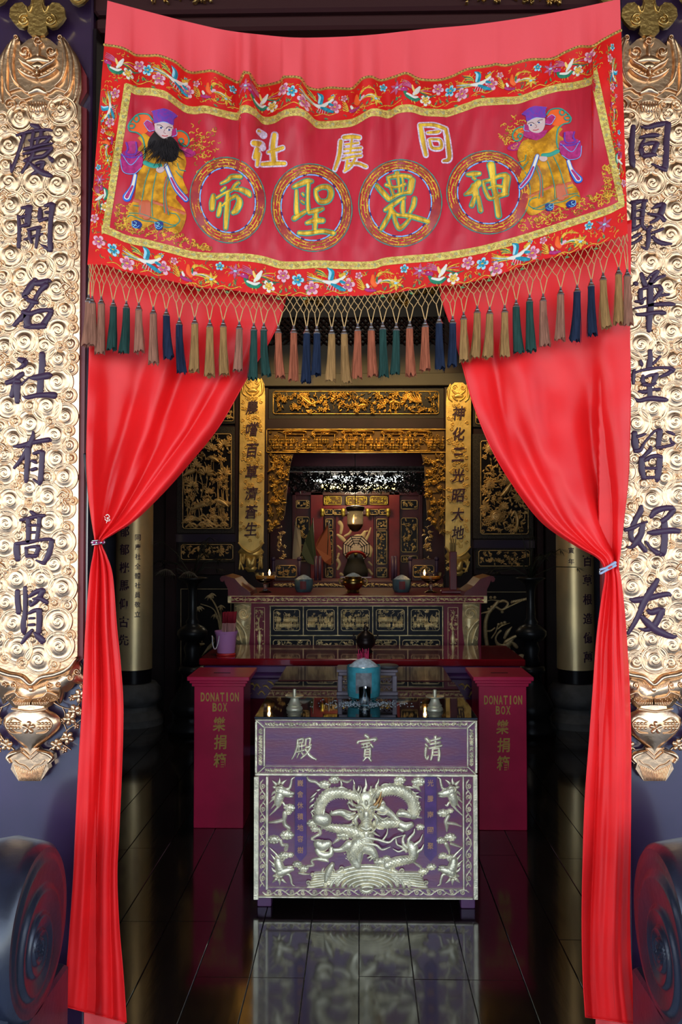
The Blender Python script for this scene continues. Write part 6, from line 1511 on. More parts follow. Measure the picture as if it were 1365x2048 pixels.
# ---- things on the high altar
def dz(py): return (CAMZ - zH) * F / (py - 1080.0)
FLAME = M('candle_flame', (1, .5, .1), .5, emit=(1.0, 0.45, 0.10), estr=14)
OIL = M('amber_oil', (0.80, 0.42, 0.06), 0.1, trans=0.35, ior=1.4)
flames_pos = []
for px, lab in ((531, 'glass pedestal oil lamp beside the scrolled end above the pink bucket'), (862, 'glass pedestal oil lamp beside the red stand on the high altar')):
    d = 7.0; c = W(px, 1186, d); x = c[0]; b = zH
    T = thing('oil_lamp', lab, 'oil lamp', (x, d, b), 'glass oil lamps')
    m = MB(); m.lathe([(0, b), (.05, b), (.052, b + .006), (.02, b + .02), (.012, b + .04), (.018, b + .06), (.014, b + .072), (.05, b + .085), (.082, b + .11), (.094, b + .165), (.090, b + .165), (.078, b + .113), (.045, b + .092), (0, b + .088)], (x, d), 28); m.obj('glass_bowl', GL, T, autosmooth=40)
    m = MB(); m.lathe([(0, b + .094), (.044, b + .096), (.074, b + .115), (.082, b + .138), (0, b + .138)], (x, d), 24); m.obj('oil', OIL, T)
    fx = x + (.035 if px < 700 else -.05)
    m = MB(); m.lathe([(0, b + .142), (.007, b + .150), (.009, b + .160), (.005, b + .175), (0, b + .188)], (fx, d - .02), 10); m.obj('flame', FLAME, T)
    m = MB(); m.lathe([(0, b + .138), (.014, b + .138), (.012, b + .143), (0, b + .143)], (fx, d - .02), 10); m.obj('float_wick', CAPM, T)
    L = bpy.data.lights.new('flame_light', 'POINT'); L.energy = 0.35; L.color = (1, .55, .2); L.shadow_soft_size = .01
    lo = bpy.data.objects.new('flame_light', L); COL.objects.link(lo); lo.location = (fx, d - .02, b + .2)
for px, lab in ((608, 'pale blue ash urn beside the brass burner, below the hanging flags'), (804, 'pale blue ash urn beside the brass burner, near the red stand')):
    d = 7.1; x = W(px, 1178, d)[0]; b = zH
    T = thing('ash_urn', lab, 'incense urn', (x, d, b), 'ash urns on the high altar')
    m = MB(); m.lathe([(0, b), (.058, b), (.064, b + .01), (.074, b + .03), (.076, b + .10), (.074, b + .105), (.068, b + .102), (0, b + .10)], (x, d), 28); m.obj('bowl', M('slate_blue_glaze', (0.07, 0.13, 0.16), .3, var=.3, vscale=20), T, autosmooth=40)
    m = MB(); m.lathe([(.068, b + .103), (.04, b + .125), (.012, b + .138), (0, b + .14)], (x, d), 20); m.obj('ash_heap', ASH, T)
    m = MB(); th = np.linspace(-1.9, -1.25, 5); zz = np.array([b + .025, b + .09]); m.grid(np.stack([x + .0772 * np.cos(th)[None, :] + 0 * zz[:, None], d + .0772 * np.sin(th)[None, :] + 0 * zz[:, None], zz[:, None] + 0 * th[None, :]], -1), flip=True); m.obj('red_label', M('dark_red_label', (.12, .01, .015), .6), T)
d = 6.95; x = W(707, 1184, d)[0]; b = zH
T = thing('brass_burner', 'round brass incense burner with two ear handles and ash heap', 'incense burner', (x, d, b))
BR2 = M('aged_brass', (0.34, 0.24, 0.08), .28, 1.0, var=.3, vscale=20)
m = MB(); m.lathe([(0, b), (.045, b), (.05, b + .008), (.042, b + .025), (.062, b + .045), (.084, b + .075), (.082, b + .10), (.062, b + .118), (.066, b + .128), (.074, b + .132), (.066, b + .134), (0, b + .128)], (x, d), 32); m.obj('pot', BR2, T, autosmooth=45)
for s in (-1, 1):
    m = MB(); m.tube([(x + s * .075, d, b + .07), (x + s * .108, d, b + .078), (x + s * .114, d, b + .10), (x + s * .098, d, b + .116), (x + s * .07, d, b + .112)], .007, 8); m.obj('ear_handle', BR2, T)
m = MB(); m.lathe([(.066, b + .13), (.04, b + .15), (.01, b + .162), (0, b + .163)], (x, d), 20); m.obj('ash_heap', ASH, T)
# red upright stand at the right end
x = W(907, 1185, 6.9)[0]; d = 6.9
T = thing('red_stand', 'upright dark red post stand with a broad foot on the high altar', 'stand', (x, d, zH))
m = MB(); m.cbox(x - .028, x + .028, d - .02, d + .02, zH + .03, zH + .33, .004); m.obj('post', M('oxblood_paint'), T, smooth=False)
m = MB(); m.cbox(x - .10, x + .10, d - .05, d + .05, zH, zH + .03, .008); m.obj('foot', M('oxblood_paint'), T, smooth=False)
for k in range(9):
    m = MB(); xx = x - .02 + .005 * k; m.tube([(xx, d, zH + .30), (xx + .001 * (k - 4), d - .002 * (k % 3), zH + .40 + .03 * ((k * 5) % 3))], .0022, 5); m.obj('black_quill', BLACKLAC, T)
# ================================================================== carved timber screen across the back
DS = 8.6
SCRN = thing('carved_screen', 'dark timber altar screen with gilt pierced carvings round a dark opening', 'altar screen', (W(712, 1300, DS)[0], DS, 0))
FRD = M('speckled_black_frame', (0.014, 0.013, 0.016), 0.5, spec=.2, col2=(0.05, 0.045, 0.04), vscale=160)
BEAM = M('aubergine_beam', (0.022, 0.010, 0.014), 0.4, spec=.3, var=.3, vscale=4)
GREYB = M('grey_weathered_beam', (0.016, 0.014, 0.013), 0.5, var=.3, vscale=6)
def slab(name, x0, y0, x1, y1, mat, d=DS, h=.0, t=.06, par=SCRN):
    A, B = W(x0, y0, d), W(x1, y1, d); m = MB()
    m.cbox(min(A[0], B[0]), max(A[0], B[0]), d - h, d + t, min(A[2], B[2]), max(A[2], B[2]), .005); return m.obj(name, mat, par, smooth=False)
# uprights, beams
slab('post', 472, 560, 536, 1470, BEAM, h=.02); slab('post', 888, 560, 947, 1470, BEAM, h=.02)
slab('post', 335, 560, 352, 1470, BEAM, h=.03); slab('post', 1070, 560, 1090, 1470, BEAM, h=.03)
slab('beam', 330, 520, 1100, 634, GREYB, h=.02); slab('beam', 330, 690, 1100, 750, GREYB, h=.0)
slab('ledge', 330, 750, 1100, 772, M('grey_ledge', (.040, .037, .035), .55, var=.2, vscale=5), h=.055)
slab('frieze_ground', 536, 772, 889, 838, FRD, h=.0); slab('plank', 536, 838, 889, 860, BEAM, h=.02)
slab('side_ground', 352, 772, 472, 1150, BEAM, h=-.02); slab('side_ground', 947, 772, 1070, 1150, BEAM, h=-.02)
slab('dado', 352, 1150, 536, 1460, BLACKLAC, h=-.01); slab('dado', 888, 1150, 1070, 1460, BLACKLAC, h=-.01)
slab('wing', 100, 560, 335, 1470, DARKWOOD, h=-.04); slab('wing', 1090, 560, 1330, 1470, DARKWOOD, h=-.04)
slab('backboard', 330, 634, 1100, 690, BLACKLAC, h=-.05, t=.02)
# lattice of interlaced rods
m = MB(); pp = plane(DS - .01); LAT = M('lattice_brown', (.055, .028, .024), .5)
a, c = 540, 905
for k in range(-4, 34):
    x = a + 12 * k
    for sg in (-1, 1):
        q = [(x + sg * (y - 634), y) for y in (634, 690)]
        q = [(min(max(px, a), c), py) for px, py in q]
        if abs(q[0][0] - q[1][0]) > 8: m.tube([W(q[0][0], 634, DS - .012 - .006 * sg), W(q[1][0], 634 + abs(q[1][0] - q[0][0]), DS - .012 - .006 * sg)], .007, 4)
for y in (648, 662, 676): m.tube([W(a, y, DS - .012), W(c, y, DS - .012)], .005, 4)
m.obj('lattice', LAT, SCRN)
slab('lattice_stile', 530, 634, 545, 690, GREYB, h=.03); slab('lattice_stile', 900, 634, 915, 690, GREYB, h=.03)
# gilt pendants on the upper beam
for x in (627, 800):
    m = MB(); carve(m, x - 22, 585, x + 22, 612, plane(DS - .03), random.Random(x), 5, .05, dens=1.3); m.obj('gilt_pendant', GILT, SCRN)
m = MB(); carve(m, 730, 570, 890, 590, plane(DS - .03), random.Random(5), 5, .03, dens=.8); m.obj('gilt_pendant', GILT, SCRN)
# long frieze with leaping animals
fz = gilt_panel(SCRN, 547, 783, 878, 828, DS - .004, 90, GILT, s=5.6, h=.035, dens=1.5, fr=2.0, name='frieze_panel')
m = MB(); pp = plane(DS - .012)
def beast(x, y, s, f):
    T = lambda *p: [(x + f * a * s, y + b * s, w * s) for a, b, w in p]
    m.stroke(T((-10, 0, 6), (-3, -3, 9), (5, -1, 8), (11, 2, 5)), pp, h=.03, n=6); m.stroke(T((11, 1, 5), (16, -2, 6), (19, 0, 3)), pp, h=.034, n=6)
    for lx in (-9, -5, 5, 9): m.stroke(T((lx, 2, 3), (lx + 1, 7, 2.2), (lx + (2 if lx > 0 else -1), 12, 1.8)), pp, h=.02, n=5)
    m.stroke(T((-10, -1, 2.4), (-15, -5, 2), (-16, -1, 1.4)), pp, h=.02, n=5)
beast(790, 806, 1.0, 1); m.obj('leaping_beast', GILT, fz); m = MB(); beast(725, 812, .8, -1); m.obj('leaping_beast', GILT, fz); m = MB()
m.stroke([(600, 790, 4), (612, 800, 9), (624, 808, 7), (636, 803, 3)], pp, h=.03)
for k in range(5): m.stroke([(600 + 3 * k, 786, 2), (606 + 3 * k, 798, 3.4), (614 + 2 * k, 806, 2)], pp, h=.026, n=4)
for k in range(6): m.stroke([(812 + 5 * k, 788, 2), (822 + 4 * k, 800, 4), (834 + 2 * k, 806, 2)], pp, h=.026, n=4)
m.obj('wing_sprays', GILT, fz, kind='stuff')
# carved arch beam: pavilions and figures
m = MB(); pp = plane(DS - .01); m.plate([(533, 858), (894, 858), (894, 906), (533, 906)], pp, .0, back=-.05); ab = m.obj('arch_beam', M('gilt_ground', (.10, .055, .018), .6, .4), SCRN, smooth=False)
m = MB(); frame(m, 534, 859, 893, 905, pp, 2.2, .02)
for x, w in ((590, 46), (650, 50), (716, 62), (785, 44), (838, 46)):
    m.stroke([(x - w / 2, 867, 3), (x - w / 2 + 4, 863, 3), (x + w / 2 - 4, 863, 3), (x + w / 2, 867, 3)], pp, h=.035); m.stroke([(x - w / 2 + 3, 869, 2), (x + w / 2 - 3, 869, 2)], pp, h=.03)
    for sx in (-1, 1): m.stroke([(x + sx * (w / 2 - 5), 870, 2.6), (x + sx * (w / 2 - 5), 901, 2.6)], pp, h=.03)
    m.stroke([(x - w / 2, 902, 4), (x + w / 2, 902, 4)], pp, h=.03)
m.obj('pavilions', GILT, ab)
m = MB(); carve(m, 537, 862, 890, 903, pp, random.Random(17), 5.0, .032, 'figures', 1.15); m.obj('carved_figures', GILT, ab, kind='stuff')
# hanging side carvings (curtain shaped)
for nm, pts, sd in (('l', [(534, 908), (587, 908), (581, 930), (574, 985), (570, 1030), (556, 1052), (534, 1070)], 3), ('r', [(893, 906), (843, 906), (849, 930), (852, 985), (855, 1035), (872, 1058), (893, 1076)], 4)):
    m = MB(); m.plate(pts, pp, .0, back=-.03); dr = m.obj('side_drop', M('gilt_ground'), SCRN, smooth=False)
    P = np.array(pts, float)
    def ins(x, y, P=P):
        c = False; j = len(P) - 1
        for i in range(len(P)):
            if (P[i, 1] > y) != (P[j, 1] > y) and x < (P[j, 0] - P[i, 0]) * (y - P[i, 1]) / (P[j, 1] - P[i, 1]) + P[i, 0]: c = not c
            j = i
        return c
    m = MB(); carve(m, P[:, 0].min(), 908, P[:, 0].max(), P[:, 1].max(), pp, random.Random(sd), 6.0, .032, 'floral', 1.3, ins)
    for k in range(7):
        fx, fy = (553 + 8 * (k % 2), 925 + 20 * k) if nm == 'l' else (868 - 8 * (k % 2), 925 + 20 * k)
        m.stroke([(fx - .2, fy, 11), (fx + .2, fy, 11)], pp, h=.03, base=.01, n=6); m.stroke([(fx - .2, fy, 5), (fx + .2, fy, 5)], pp, h=.012, base=.036, n=5)
    m.obj('carving', GILT, dr, kind='stuff')
# large side panels
def sidepanel(x0, y0, x1, y1, seed, kind):
    slab('panel_frame', x0 - 17, y0 - 14, x1 + 11, y1 + 10, FRD, h=.01)
    p = gilt_panel(SCRN, x0, y0, x1, y1, DS - .014, seed, ANT2, s=5.6, h=.028, dens=1.0, fr=1.8)
    m = MB(); pp = plane(DS - .016); r = random.Random(seed)
    if kind == 'lotus':
        for k in range(26):   # reeds
            x = r.uniform(x0 + 4, x1 - 4); y = r.uniform(y0 + 50, y1 - 20); L = r.uniform(30, 70)
            m.stroke([(x, min(y + L * .5, y1 - 4), 2.2), (x + r.uniform(-3, 3), y, 2.0), (min(max(x + r.uniform(-7, 7), x0 + 3), x1 - 3), y - L * .5, 1.6)], pp, h=.012, n=4)
        for (fx, fy, R) in ((.28, .34, 11), (.48, .42, 15), (.85, .42, 13), (.85, .12, 13), (.6, .16, 11), (.55, .62, 9), (.2, .55, 11), (.5, .12, 9)):
            cx, cy = x0 + fx * (x1 - x0), y0 + fy * (y1 - y0)
            for q in range(7):
                a = -pi + q * pi / 6 + .1; m.stroke([(cx + R * .3 * cos(a), cy + R * .3 * sin(a) + 2, R * .3), (cx + R * .75 * cos(a), cy + R * .7 * sin(a), R * .5), (cx + R * 1.1 * cos(a), cy + R * .95 * sin(a), R * .15)], pp, h=.022, base=.006, n=4)
        for (fx, fy, f, s) in ((.17, .40, 1, 1.0), (.62, .26, -1, .9), (.35, .76, 1, 1.05), (.78, .72, -1, 1.15)):   # wading birds
            cx, cy = x0 + fx * (x1 - x0), y0 + fy * (y1 - y0)
            Tt = lambda *p: [(cx + f * a * s, cy + b * s, w * s) for a, b, w in p]
            m.stroke(Tt((-14, 8, 3), (-6, 2, 10), (4, -2, 11), (9, -3, 5)), pp, h=.026, base=.008, n=6); m.stroke(Tt((8, -3, 4), (15, 0, 3.2), (18, -8, 2.6), (23, -10, 3.4), (28, -8, 1)), pp, h=.02, base=.01, n=5)
            for lx in (-2, 3): m.stroke(Tt((lx, 5, 1.6), (lx + 1, 16, 1.4), (lx, 28, 1.4)), pp, h=.012, n=4)
        for k in range(26):   # rocks and water at the foot
            x = r.uniform(x0 + 6, x1 - 6); y = y1 - r.uniform(3, 24)
            m.stroke([(x - 8, y + 2, 3), (x, y - 3, 5), (x + 8, y + 2, 3)], pp, h=.02, n=4)
    else:
        for k in range(150):
            x, y = r.uniform(x0 + 4, x1 - 4), r.uniform(y0 + 5, y1 - 5); a = r.uniform(0, 6.3); s = r.uniform(3, 6)
            m.stroke([(x - s * cos(a), y - s * sin(a), 1.4), (x, y, s * .9), (x + s * cos(a + .6), y + s * sin(a + .6), 1)], pp, h=.02 * r.uniform(.5, 1.1), n=4)
        for (fx, fy, R) in ((.2, .08, 12), (.2, .47, 11), (.56, .42, 12), (.1, .72, 10), (.32, .81, 15), (.48, .70, 8), (.8, .62, 9), (.75, .25, 12)):   # ringed chrysanthemums
            cx, cy = x0 + fx * (x1 - x0), y0 + fy * (y1 - y0)
            m.stroke([(cx - .2, cy, R * 1.7), (cx + .2, cy, R * 1.7)], pp, h=.024, base=.008, n=8)
            for q in (.78, .52, .28):
                a = np.linspace(0, 2 * pi, 20); m.stroke(np.stack([cx + R * .85 * q * np.cos(a), cy + R * .85 * q * np.sin(a), np.full(20, 1.4)], -1), pp, h=.006, base=.010 + .026 * sqrt(1 - q * q), n=4, smooth=False)
            for q in range(12):
                a = q * pi / 6; m.stroke([(cx + R * .85 * cos(a), cy + R * .85 * sin(a), 3), (cx + R * 1.1 * cos(a), cy + R * 1.1 * sin(a), 2.4)], pp, h=.014, base=.006, n=4)
        m.stroke([(x0 + 40, y0 + 110, 4), (x0 + 50, y0 + 100, 10), (x0 + 58, y0 + 88, 7), (x0 + 64, y0 + 82, 3)], pp, h=.03, base=.012)   # small bird
        m.stroke([(x1 - 24, y1 - 6, 7), (x1 - 22, y1 - 30, 8), (x1 - 28, y1 - 44, 7), (x1 - 34, y1 - 36, 4)], pp, h=.03, base=.008)
    m.obj('bird_and_flower_carving', ANT2, p, kind='stuff')
ANT2 = M('warm_antique_gilt', (0.84, 0.58, 0.24), 0.38, 0.45, var=.45, vscale=16, bump=.2, bscale=90)
sidepanel(366, 868, 463, 1057, 21, 'lotus'); sidepanel(962, 882, 1057, 1068, 22, 'mums')
slab('cross_rail', 352, 1068, 472, 1085, M('blue_sheen_rail', (.035, .03, .06), .2, coat=.5), h=.03); slab('cross_rail', 947, 1080, 1070, 1097, M('blue_sheen_rail'), h=.03)
for (x0, y0, x1, y1, sd) in ((363, 1089, 466, 1119, 31), (958, 1101, 1060, 1132, 32), (355, 800, 468, 842, 33), (952, 806, 1066, 848, 34)):
    slab('panel_frame', x0 - 6, y0 - 6, x1 + 6, y1 + 6, FRD, h=.008); gilt_panel(SCRN, x0, y0, x1, y1, DS - .012, sd, ANT2, s=4.6, h=.022, dens=1.0)
# painted lacquer dado panels: bamboo, plum tree and crane
PG_ = M('pale_gilt_paint', (0.66, 0.55, 0.32), .42, .4, var=.3, vscale=20)
m = MB(); pp = plane(DS + .008); frame(m, 362, 1178, 462, 1335, pp, 1.1, .004); m.obj('gilt_line', PG_, SCRN)
m = MB(); frame(m, 960, 1184, 1064, 1338, pp, 1.1, .004); m.obj('gilt_line', PG_, SCRN)
m = MB()
m.stroke([(444, 1262, 5), (440, 1235, 4.4), (432, 1212, 3.6), (421, 1194, 2.6)], pp, h=.02); m.stroke([(440, 1258, 3.4), (434, 1230, 2.6), (424, 1216, 2), (402, 1208, 1.8)], pp, h=.018); m.stroke([(442, 1255, 3), (436, 1238, 2.4), (430, 1222, 2)], pp, h=.016); m.stroke([(443, 1240, 2), (442, 1212, 1.6)], pp, h=.014)
for (x, y) in ((418, 1190), (424, 1186), (396, 1214), (400, 1212), (430, 1228), (442, 1210)):
    for q in range(4): m.stroke([(x, y, 1), (x + 5 * cos(.6 + q * .6), y + 5 * sin(.6 + q * .6), 3), (x + 11 * cos(.6 + q * .6), y + 11 * sin(.6 + q * .6), .6)], pp, h=.012, n=4)
m.obj('bamboo_spray', PG_, SCRN)
m = MB(); m.stroke([(428, 1284, 3), (420, 1294, 8), (414, 1300, 5), (404, 1312, 1)], pp, h=.02); m.stroke([(424, 1286, 3), (428, 1278, 2.4), (424, 1272, 3)], pp, h=.018); m.obj('gilt_bird', PG_, SCRN)
m = MB()
for st in S('393,1254,3 402,1258,3 404,1268,3 404,1284,2.4|388,1287,6 396,1290,8 408,1288,4|386,1298,4 392,1299,3|390,1330,6 398,1334,5 404,1330,2'): m.stroke(st, pp, h=.014)
m.obj('gilt_rockery', PG_, SCRN)
m = MB()
for st in S('976,1296,8 972,1270,8 972,1245,8 978,1226,8 988,1214,8 996,1204,7|972,1262,3 982,1262,4 990,1256,3|984,1276,3 992,1264,3 996,1252,3|993,1214,5 1004,1220,5 1014,1214,6 1016,1206,5 1008,1202,6 1000,1204,5|1000,1202,3 984,1200,2 972,1203,1.4|1014,1216,4 1030,1208,3 1044,1202,2 1056,1197,.8|984,1220,4 976,1224,5 966,1226,3 956,1230,1|996,1258,3 1004,1252,3 1014,1248,2 1020,1246,.8'): m.stroke(st, pp, h=.016)
for k in range(8): m.stroke([(1024 + 4 * k, 1205 - .8 * k, 4.6), (1025 + 4 * k, 1203 - .8 * k, 4)], pp, h=.012)
for (x, y) in ((982, 1195), (990, 1195), (978, 1218), (984, 1214), (998, 1249), (1004, 1247), (1010, 1245), (1005, 1224)): m.stroke([(x, y, 6), (x + .5, y, 6)], pp, h=.012)
m.obj('plum_tree', PG_, SCRN)
m = MB()
for st in S('1002,1262,5 996,1268,4 992,1278,4 996,1288,7 1006,1294,12 1018,1288,12 1024,1280,8|1010,1276,6 1016,1264,8 1024,1254,2|1012,1284,7 1026,1276,8 1040,1268,2|1024,1284,4 1030,1290,8 1034,1294,7|1016,1296,2.4 1014,1304,2|1020,1294,2 1021,1302,2'): m.stroke(st, pp, h=.018)
for k in range(9): m.stroke([(1000 + 2.6 * k, 1290 - 1.2 * k + 2 * (k % 3), 2.4), (1002 + 2.6 * k, 1289 - 1.2 * k + 2 * (k % 3), 1.6)], pp, h=.006, base=.014, n=4)
m.obj('gilt_crane', PG_, SCRN)
m = MB()
for st in S('1018,1302,3 1026,1304,6 1032,1310,5|1034,1316,6 1044,1314,12 1054,1320,8|1048,1330,7 1046,1336,4|1044,1346,5 1054,1346,4'): m.stroke(st, pp, h=.016)
m.obj('gilt_rockery', PG_, SCRN)
# small gilt couplets on the screen posts
def small_couplet(xt, xb, y0, y1, chars, ys, lab, tilt=0):
    cxf = lambda y: xt + (xb - xt) * (np.asarray(y, float) - y0) / (y1 - y0)
    d = DS - .085; mp = lambda u, y, h: W(cxf(y) + u, y, d, h)
    T = thing('screen_couplet', lab, 'couplet board', W(xb, y1, d), 'gilt couplets on the carved screen')
    sym = lambda p: p + [(-u, y) for u, y in reversed(p)]
    H = y1 - y0
    m = MB(); m.plate(sym([(8, y0), (15, y0 + 6), (17, y0 + 2), (23, y0 + 14), (25, y0 + 38), (25, y1 - 56), (20, y1 - 48), (4, y1 - 42)]), mp, .0, back=-.02); m.obj('board', GS, T, smooth=False)
    m = MB(); r = random.Random(int(xt))
    for sg in (-1, 1):
        m.stroke([(16 * sg, y0 + 5, 3), (20 * sg, y0 + 18, 6), (19 * sg, y0 + 32, 4), (13 * sg, y0 + 38, 2)], mp, h=.02); m.stroke(spiral(8 * sg, y0 + 10, 5, 1.3, 0, 2, sg), mp, h=.015)
        m.stroke([(3 * sg, y0 + 24, 5), (9 * sg, y0 + 20, 5), (13 * sg, y0 + 15, 3)], mp, h=.02); m.stroke([(3 * sg, y0 + 36, 4), (9 * sg, y0 + 32, 4), (13 * sg, y0 + 27, 2)], mp, h=.02)
    m.stroke([(-7, y0 + 28, 8), (0, y0 + 26, 12), (7, y0 + 28, 8)], mp, h=.022); m.obj('bat_crest', GS, T)
    m = MB(); r = random.Random(int(xt) + 1)
    for k in range(95):
        u, y = r.uniform(-21, 21), r.uniform(y0 + 42, y1 - 56); m.stroke(spiral(u, y, 4.2, 1.3, r.uniform(0, 6), 1.9, r.choice((-1, 1)), 10), mp, h=.012, n=4)
    m.obj('cloud_scrolls', GS, T, kind='stuff')
    m = MB(); m.stroke([(-25, y1 - 58, 3), (-14, y1 - 46, 5), (0, y1 - 39, 5), (14, y1 - 46, 5), (25, y1 - 58, 3)], mp, h=.02)
    m.plate(sym([(2, y1 - 42), (20, y1 - 48), (26, y1 - 40), (20, y1 - 30), (12, y1 - 26)]), mp, .004, back=-.015); m.stroke([(-6, y1 - 26, 10), (0, y1 - 16, 22), (6, y1 - 26, 10)], mp, h=.03); m.plate(sym([(6, y1 - 12), (13, y1 - 8), (6, y1)]), mp, .008, back=-.015)
    for k in range(14):
        sg = (-1) ** k; m.stroke([(sg * r.uniform(12, 24), y1 - r.uniform(6, 36), 5), (sg * r.uniform(12, 24), y1 - r.uniform(6, 36), 3)], mp, h=.014, n=4)
    m.obj('vase_foot', GS, T)
    for ch, y in zip(chars, ys):
        m = MB(); put_glyph(m, ch, 0, y, 24, 27, lambda u, yy, h: mp(u, yy, h), .016, bold=.012, slant=.12); m.obj('character', INK, T, smooth=False)
GS = M('warm_gilt_sheet', (0.84, 0.60, 0.20), 0.36, 0.6, var=.25, vscale=8, bump=.15, bscale=80)
small_couplet(506, 502, 754, 1144, '農嚐百草濟蒼生', (815, 858, 901, 944, 987, 1024, 1058), 'slim gilt couplet on the screen post by the lotus panel')
small_couplet(918, 916, 765, 1152, '神化三光昭大地', (826, 868, 909, 951, 991, 1029, 1065), 'slim gilt couplet on the screen post by the chrysanthemum panel')
# unseen lantern added to brighten the hall and high altar
HLN = thing('hall_fill_lantern', 'round hall lantern hanging from the roof before the screen', 'lantern', (-.05, 5.5, 4.1))
m = MB(); m.lathe([(0, 4.10), (.08, 4.11), (.17, 4.20), (.19, 4.30), (.17, 4.40), (.08, 4.49), (0, 4.50)], (-.05, 5.5), 24); m.obj('globe', M('fill_lantern_glow', (.9, .8, .6), .6, emit=(1, .86, .66), estr=24), HLN)
m = MB(); m.tube([(-.05, 5.5, 4.49), (-.05, 5.5, HZ)], .01, 6); m.obj('rod', BLACKLAC, HLN)
# warm lamps fixed under the upper beam, lighting the carvings
for k, x in enumerate((-.75, .0, .7)):
    T = thing('spot_lamp', 'small black spot lamp under the hall roof aimed at the gilt screen', 'lamp', (x, 7.15, 3.72), 'spot lamps lighting the screen')
    m = MB(); m.lathe([(.0, 3.90), (.045, 3.90), (.05, 3.80), (.055, 3.74), (.045, 3.74), (.04, 3.79), (0, 3.79)], (x, 7.15), 16); m.obj('housing', BLACKLAC, T)
    m = MB(); m.tube([(x, 7.15, 3.89), (x, 7.15, HZ)], .012, 6); m.obj('rod', BLACKLAC, T)
    L = bpy.data.lights.new('spot', 'SPOT'); L.energy = 60; L.color = (1, .62, .20); L.spot_size = radians(56); L.spot_blend = .8; L.shadow_soft_size = .04
    lo = bpy.data.objects.new('spot', L); COL.objects.link(lo); lo.location = (x, 7.15, 3.73)
    v = Vector((x * .9, 8.6, 2.72)) - lo.location; lo.rotation_euler = v.to_track_quat('-Z', 'Y').to_euler()
# ================================================================== shrine niche behind the opening
DN = 10.2
NI = thing('inner_shrine', 'dim red inner shrine with gilt panels seen through the screen opening', 'shrine', (W(712, 1165, DN)[0], DN, 0))
RED = M('shrine_red', (0.20, 0.012, 0.014), .4, var=.3, vscale=5); MAR = M('shrine_maroon', (.06, .008, .014), .4, var=.3, vscale=5)
def ns(name, x0, y0, x1, y1, mat, d=DN, h=0, t=.05): return slab(name, x0, y0, x1, y1, mat, d, h, t, NI)
ns('back_wall', 540, 900, 900, 1420, MAR, DN, -.02)
# pillars
for x0, x1, mt in ((622, 647, RED), (778, 800, RED), (585, 592, MAR), (838, 846, MAR)): ns('pillar', x0, 985, x1, 1165, mt, h=.06)
ns('cross_beam', 585, 985, 850, 991, MAR, h=.06); ns('cross_beam', 645, 1011, 780, 1018, RED, h=.06); ns('cross_beam', 645, 1018, 780, 1030, MAR, h=.05)
YG = M('bright_gilt', (0.80, 0.62, 0.12), .4, .8, var=.4, vscale=20)
for k, (a, b_) in enumerate(((649, 683), (693, 734), (741, 775))): gilt_panel(NI, a, 993, b_, 1009, DN - .065, 200 + k, YG, s=4.0, h=.02, dens=1.2, ground=M('gilt_ground'))
for (a, b_) in ((650, 666), (668, 690), (735, 757), (759, 775)): gilt_panel(NI, a, 1019, b_, 1029, DN - .055, 210 + a, ANT2, s=3.2, h=.01, dens=.8)
for x in (645, 687, 736, 777): 
    m = MB(); c = W(x, 1025, DN - .10); m.lathe([(.0, c[2] + .05), (.022, c[2] + .045), (.026, c[2] + .01), (.018, c[2]), (.026, c[2] - .02), (.016, c[2] - .045), (0, c[2] - .05)], (c[0], c[1]), 12); m.obj('gilt_bud', YG, NI)
# side door leaves
for (a, b_, yy) in ((590, 622, ((1001, 1016), (1034, 1090), (1104, 1122))), (800, 838, ((1001, 1018), (1036, 1104), (1112, 1124)))):
    ns('door_leaf', a - 2, 990, b_ + 2, 1165, MAR, h=.02)
    for k, (y0, y1) in enumerate(yy): gilt_panel(NI, a + 3, y0, b_ - 3, y1, DN - .025, 220 + a + k, ANT2, s=4.4, h=.025, dens=1.0)
# carved pilasters beside the red dragon panel
for (a, b_) in ((650, 668), (752, 776)):
    ns('pilaster', a - 1, 1030, b_ + 1, 1165, MAR, h=.02)
    gilt_panel(NI, a + 2, 1038, b_ - 2, 1058, DN - .025, 240 + a, ANT2, s=3, h=.012, dens=.8); gilt_panel(NI, a + 2, 1062, b_ - 2, 1128, DN - .025, 241 + a, ANT2, s=3.2, h=.015, dens=.9); gilt_panel(NI, a + 2, 1136, b_ - 2, 1154, DN - .025, 242 + a, ANT2, s=3, h=.012, dens=.8)
# red panel with painted dragon
ns('dragon_panel', 672, 1030, 748, 1165, RED, h=.0)
m = MB(); pp = plane(DN); PAP = M('cream_gold_paint', (.62, .46, .24), .5, .3)
for st in S('680,1045,8 684,1052,7 682,1066,6|676,1070,5 684,1076,8 692,1084,6|700,1088,10 712,1078,16 724,1074,12 730,1064,6|690,1072,4 700,1066,5 704,1056,3|732,1080,6 738,1068,5 742,1056,3|728,1064,3 736,1062,3|736,1090,7 742,1098,8 740,1112,7|676,1092,4 682,1098,5|676,1120,7 680,1128,6 676,1138,5|682,1148,6 688,1152,5|738,1140,6 744,1148,6|678,1108,5 676,1114,5|738,1124,4 744,1130,4'): m.stroke(st, pp, h=.006)
m.obj('painted_dragon', PAP, NI)
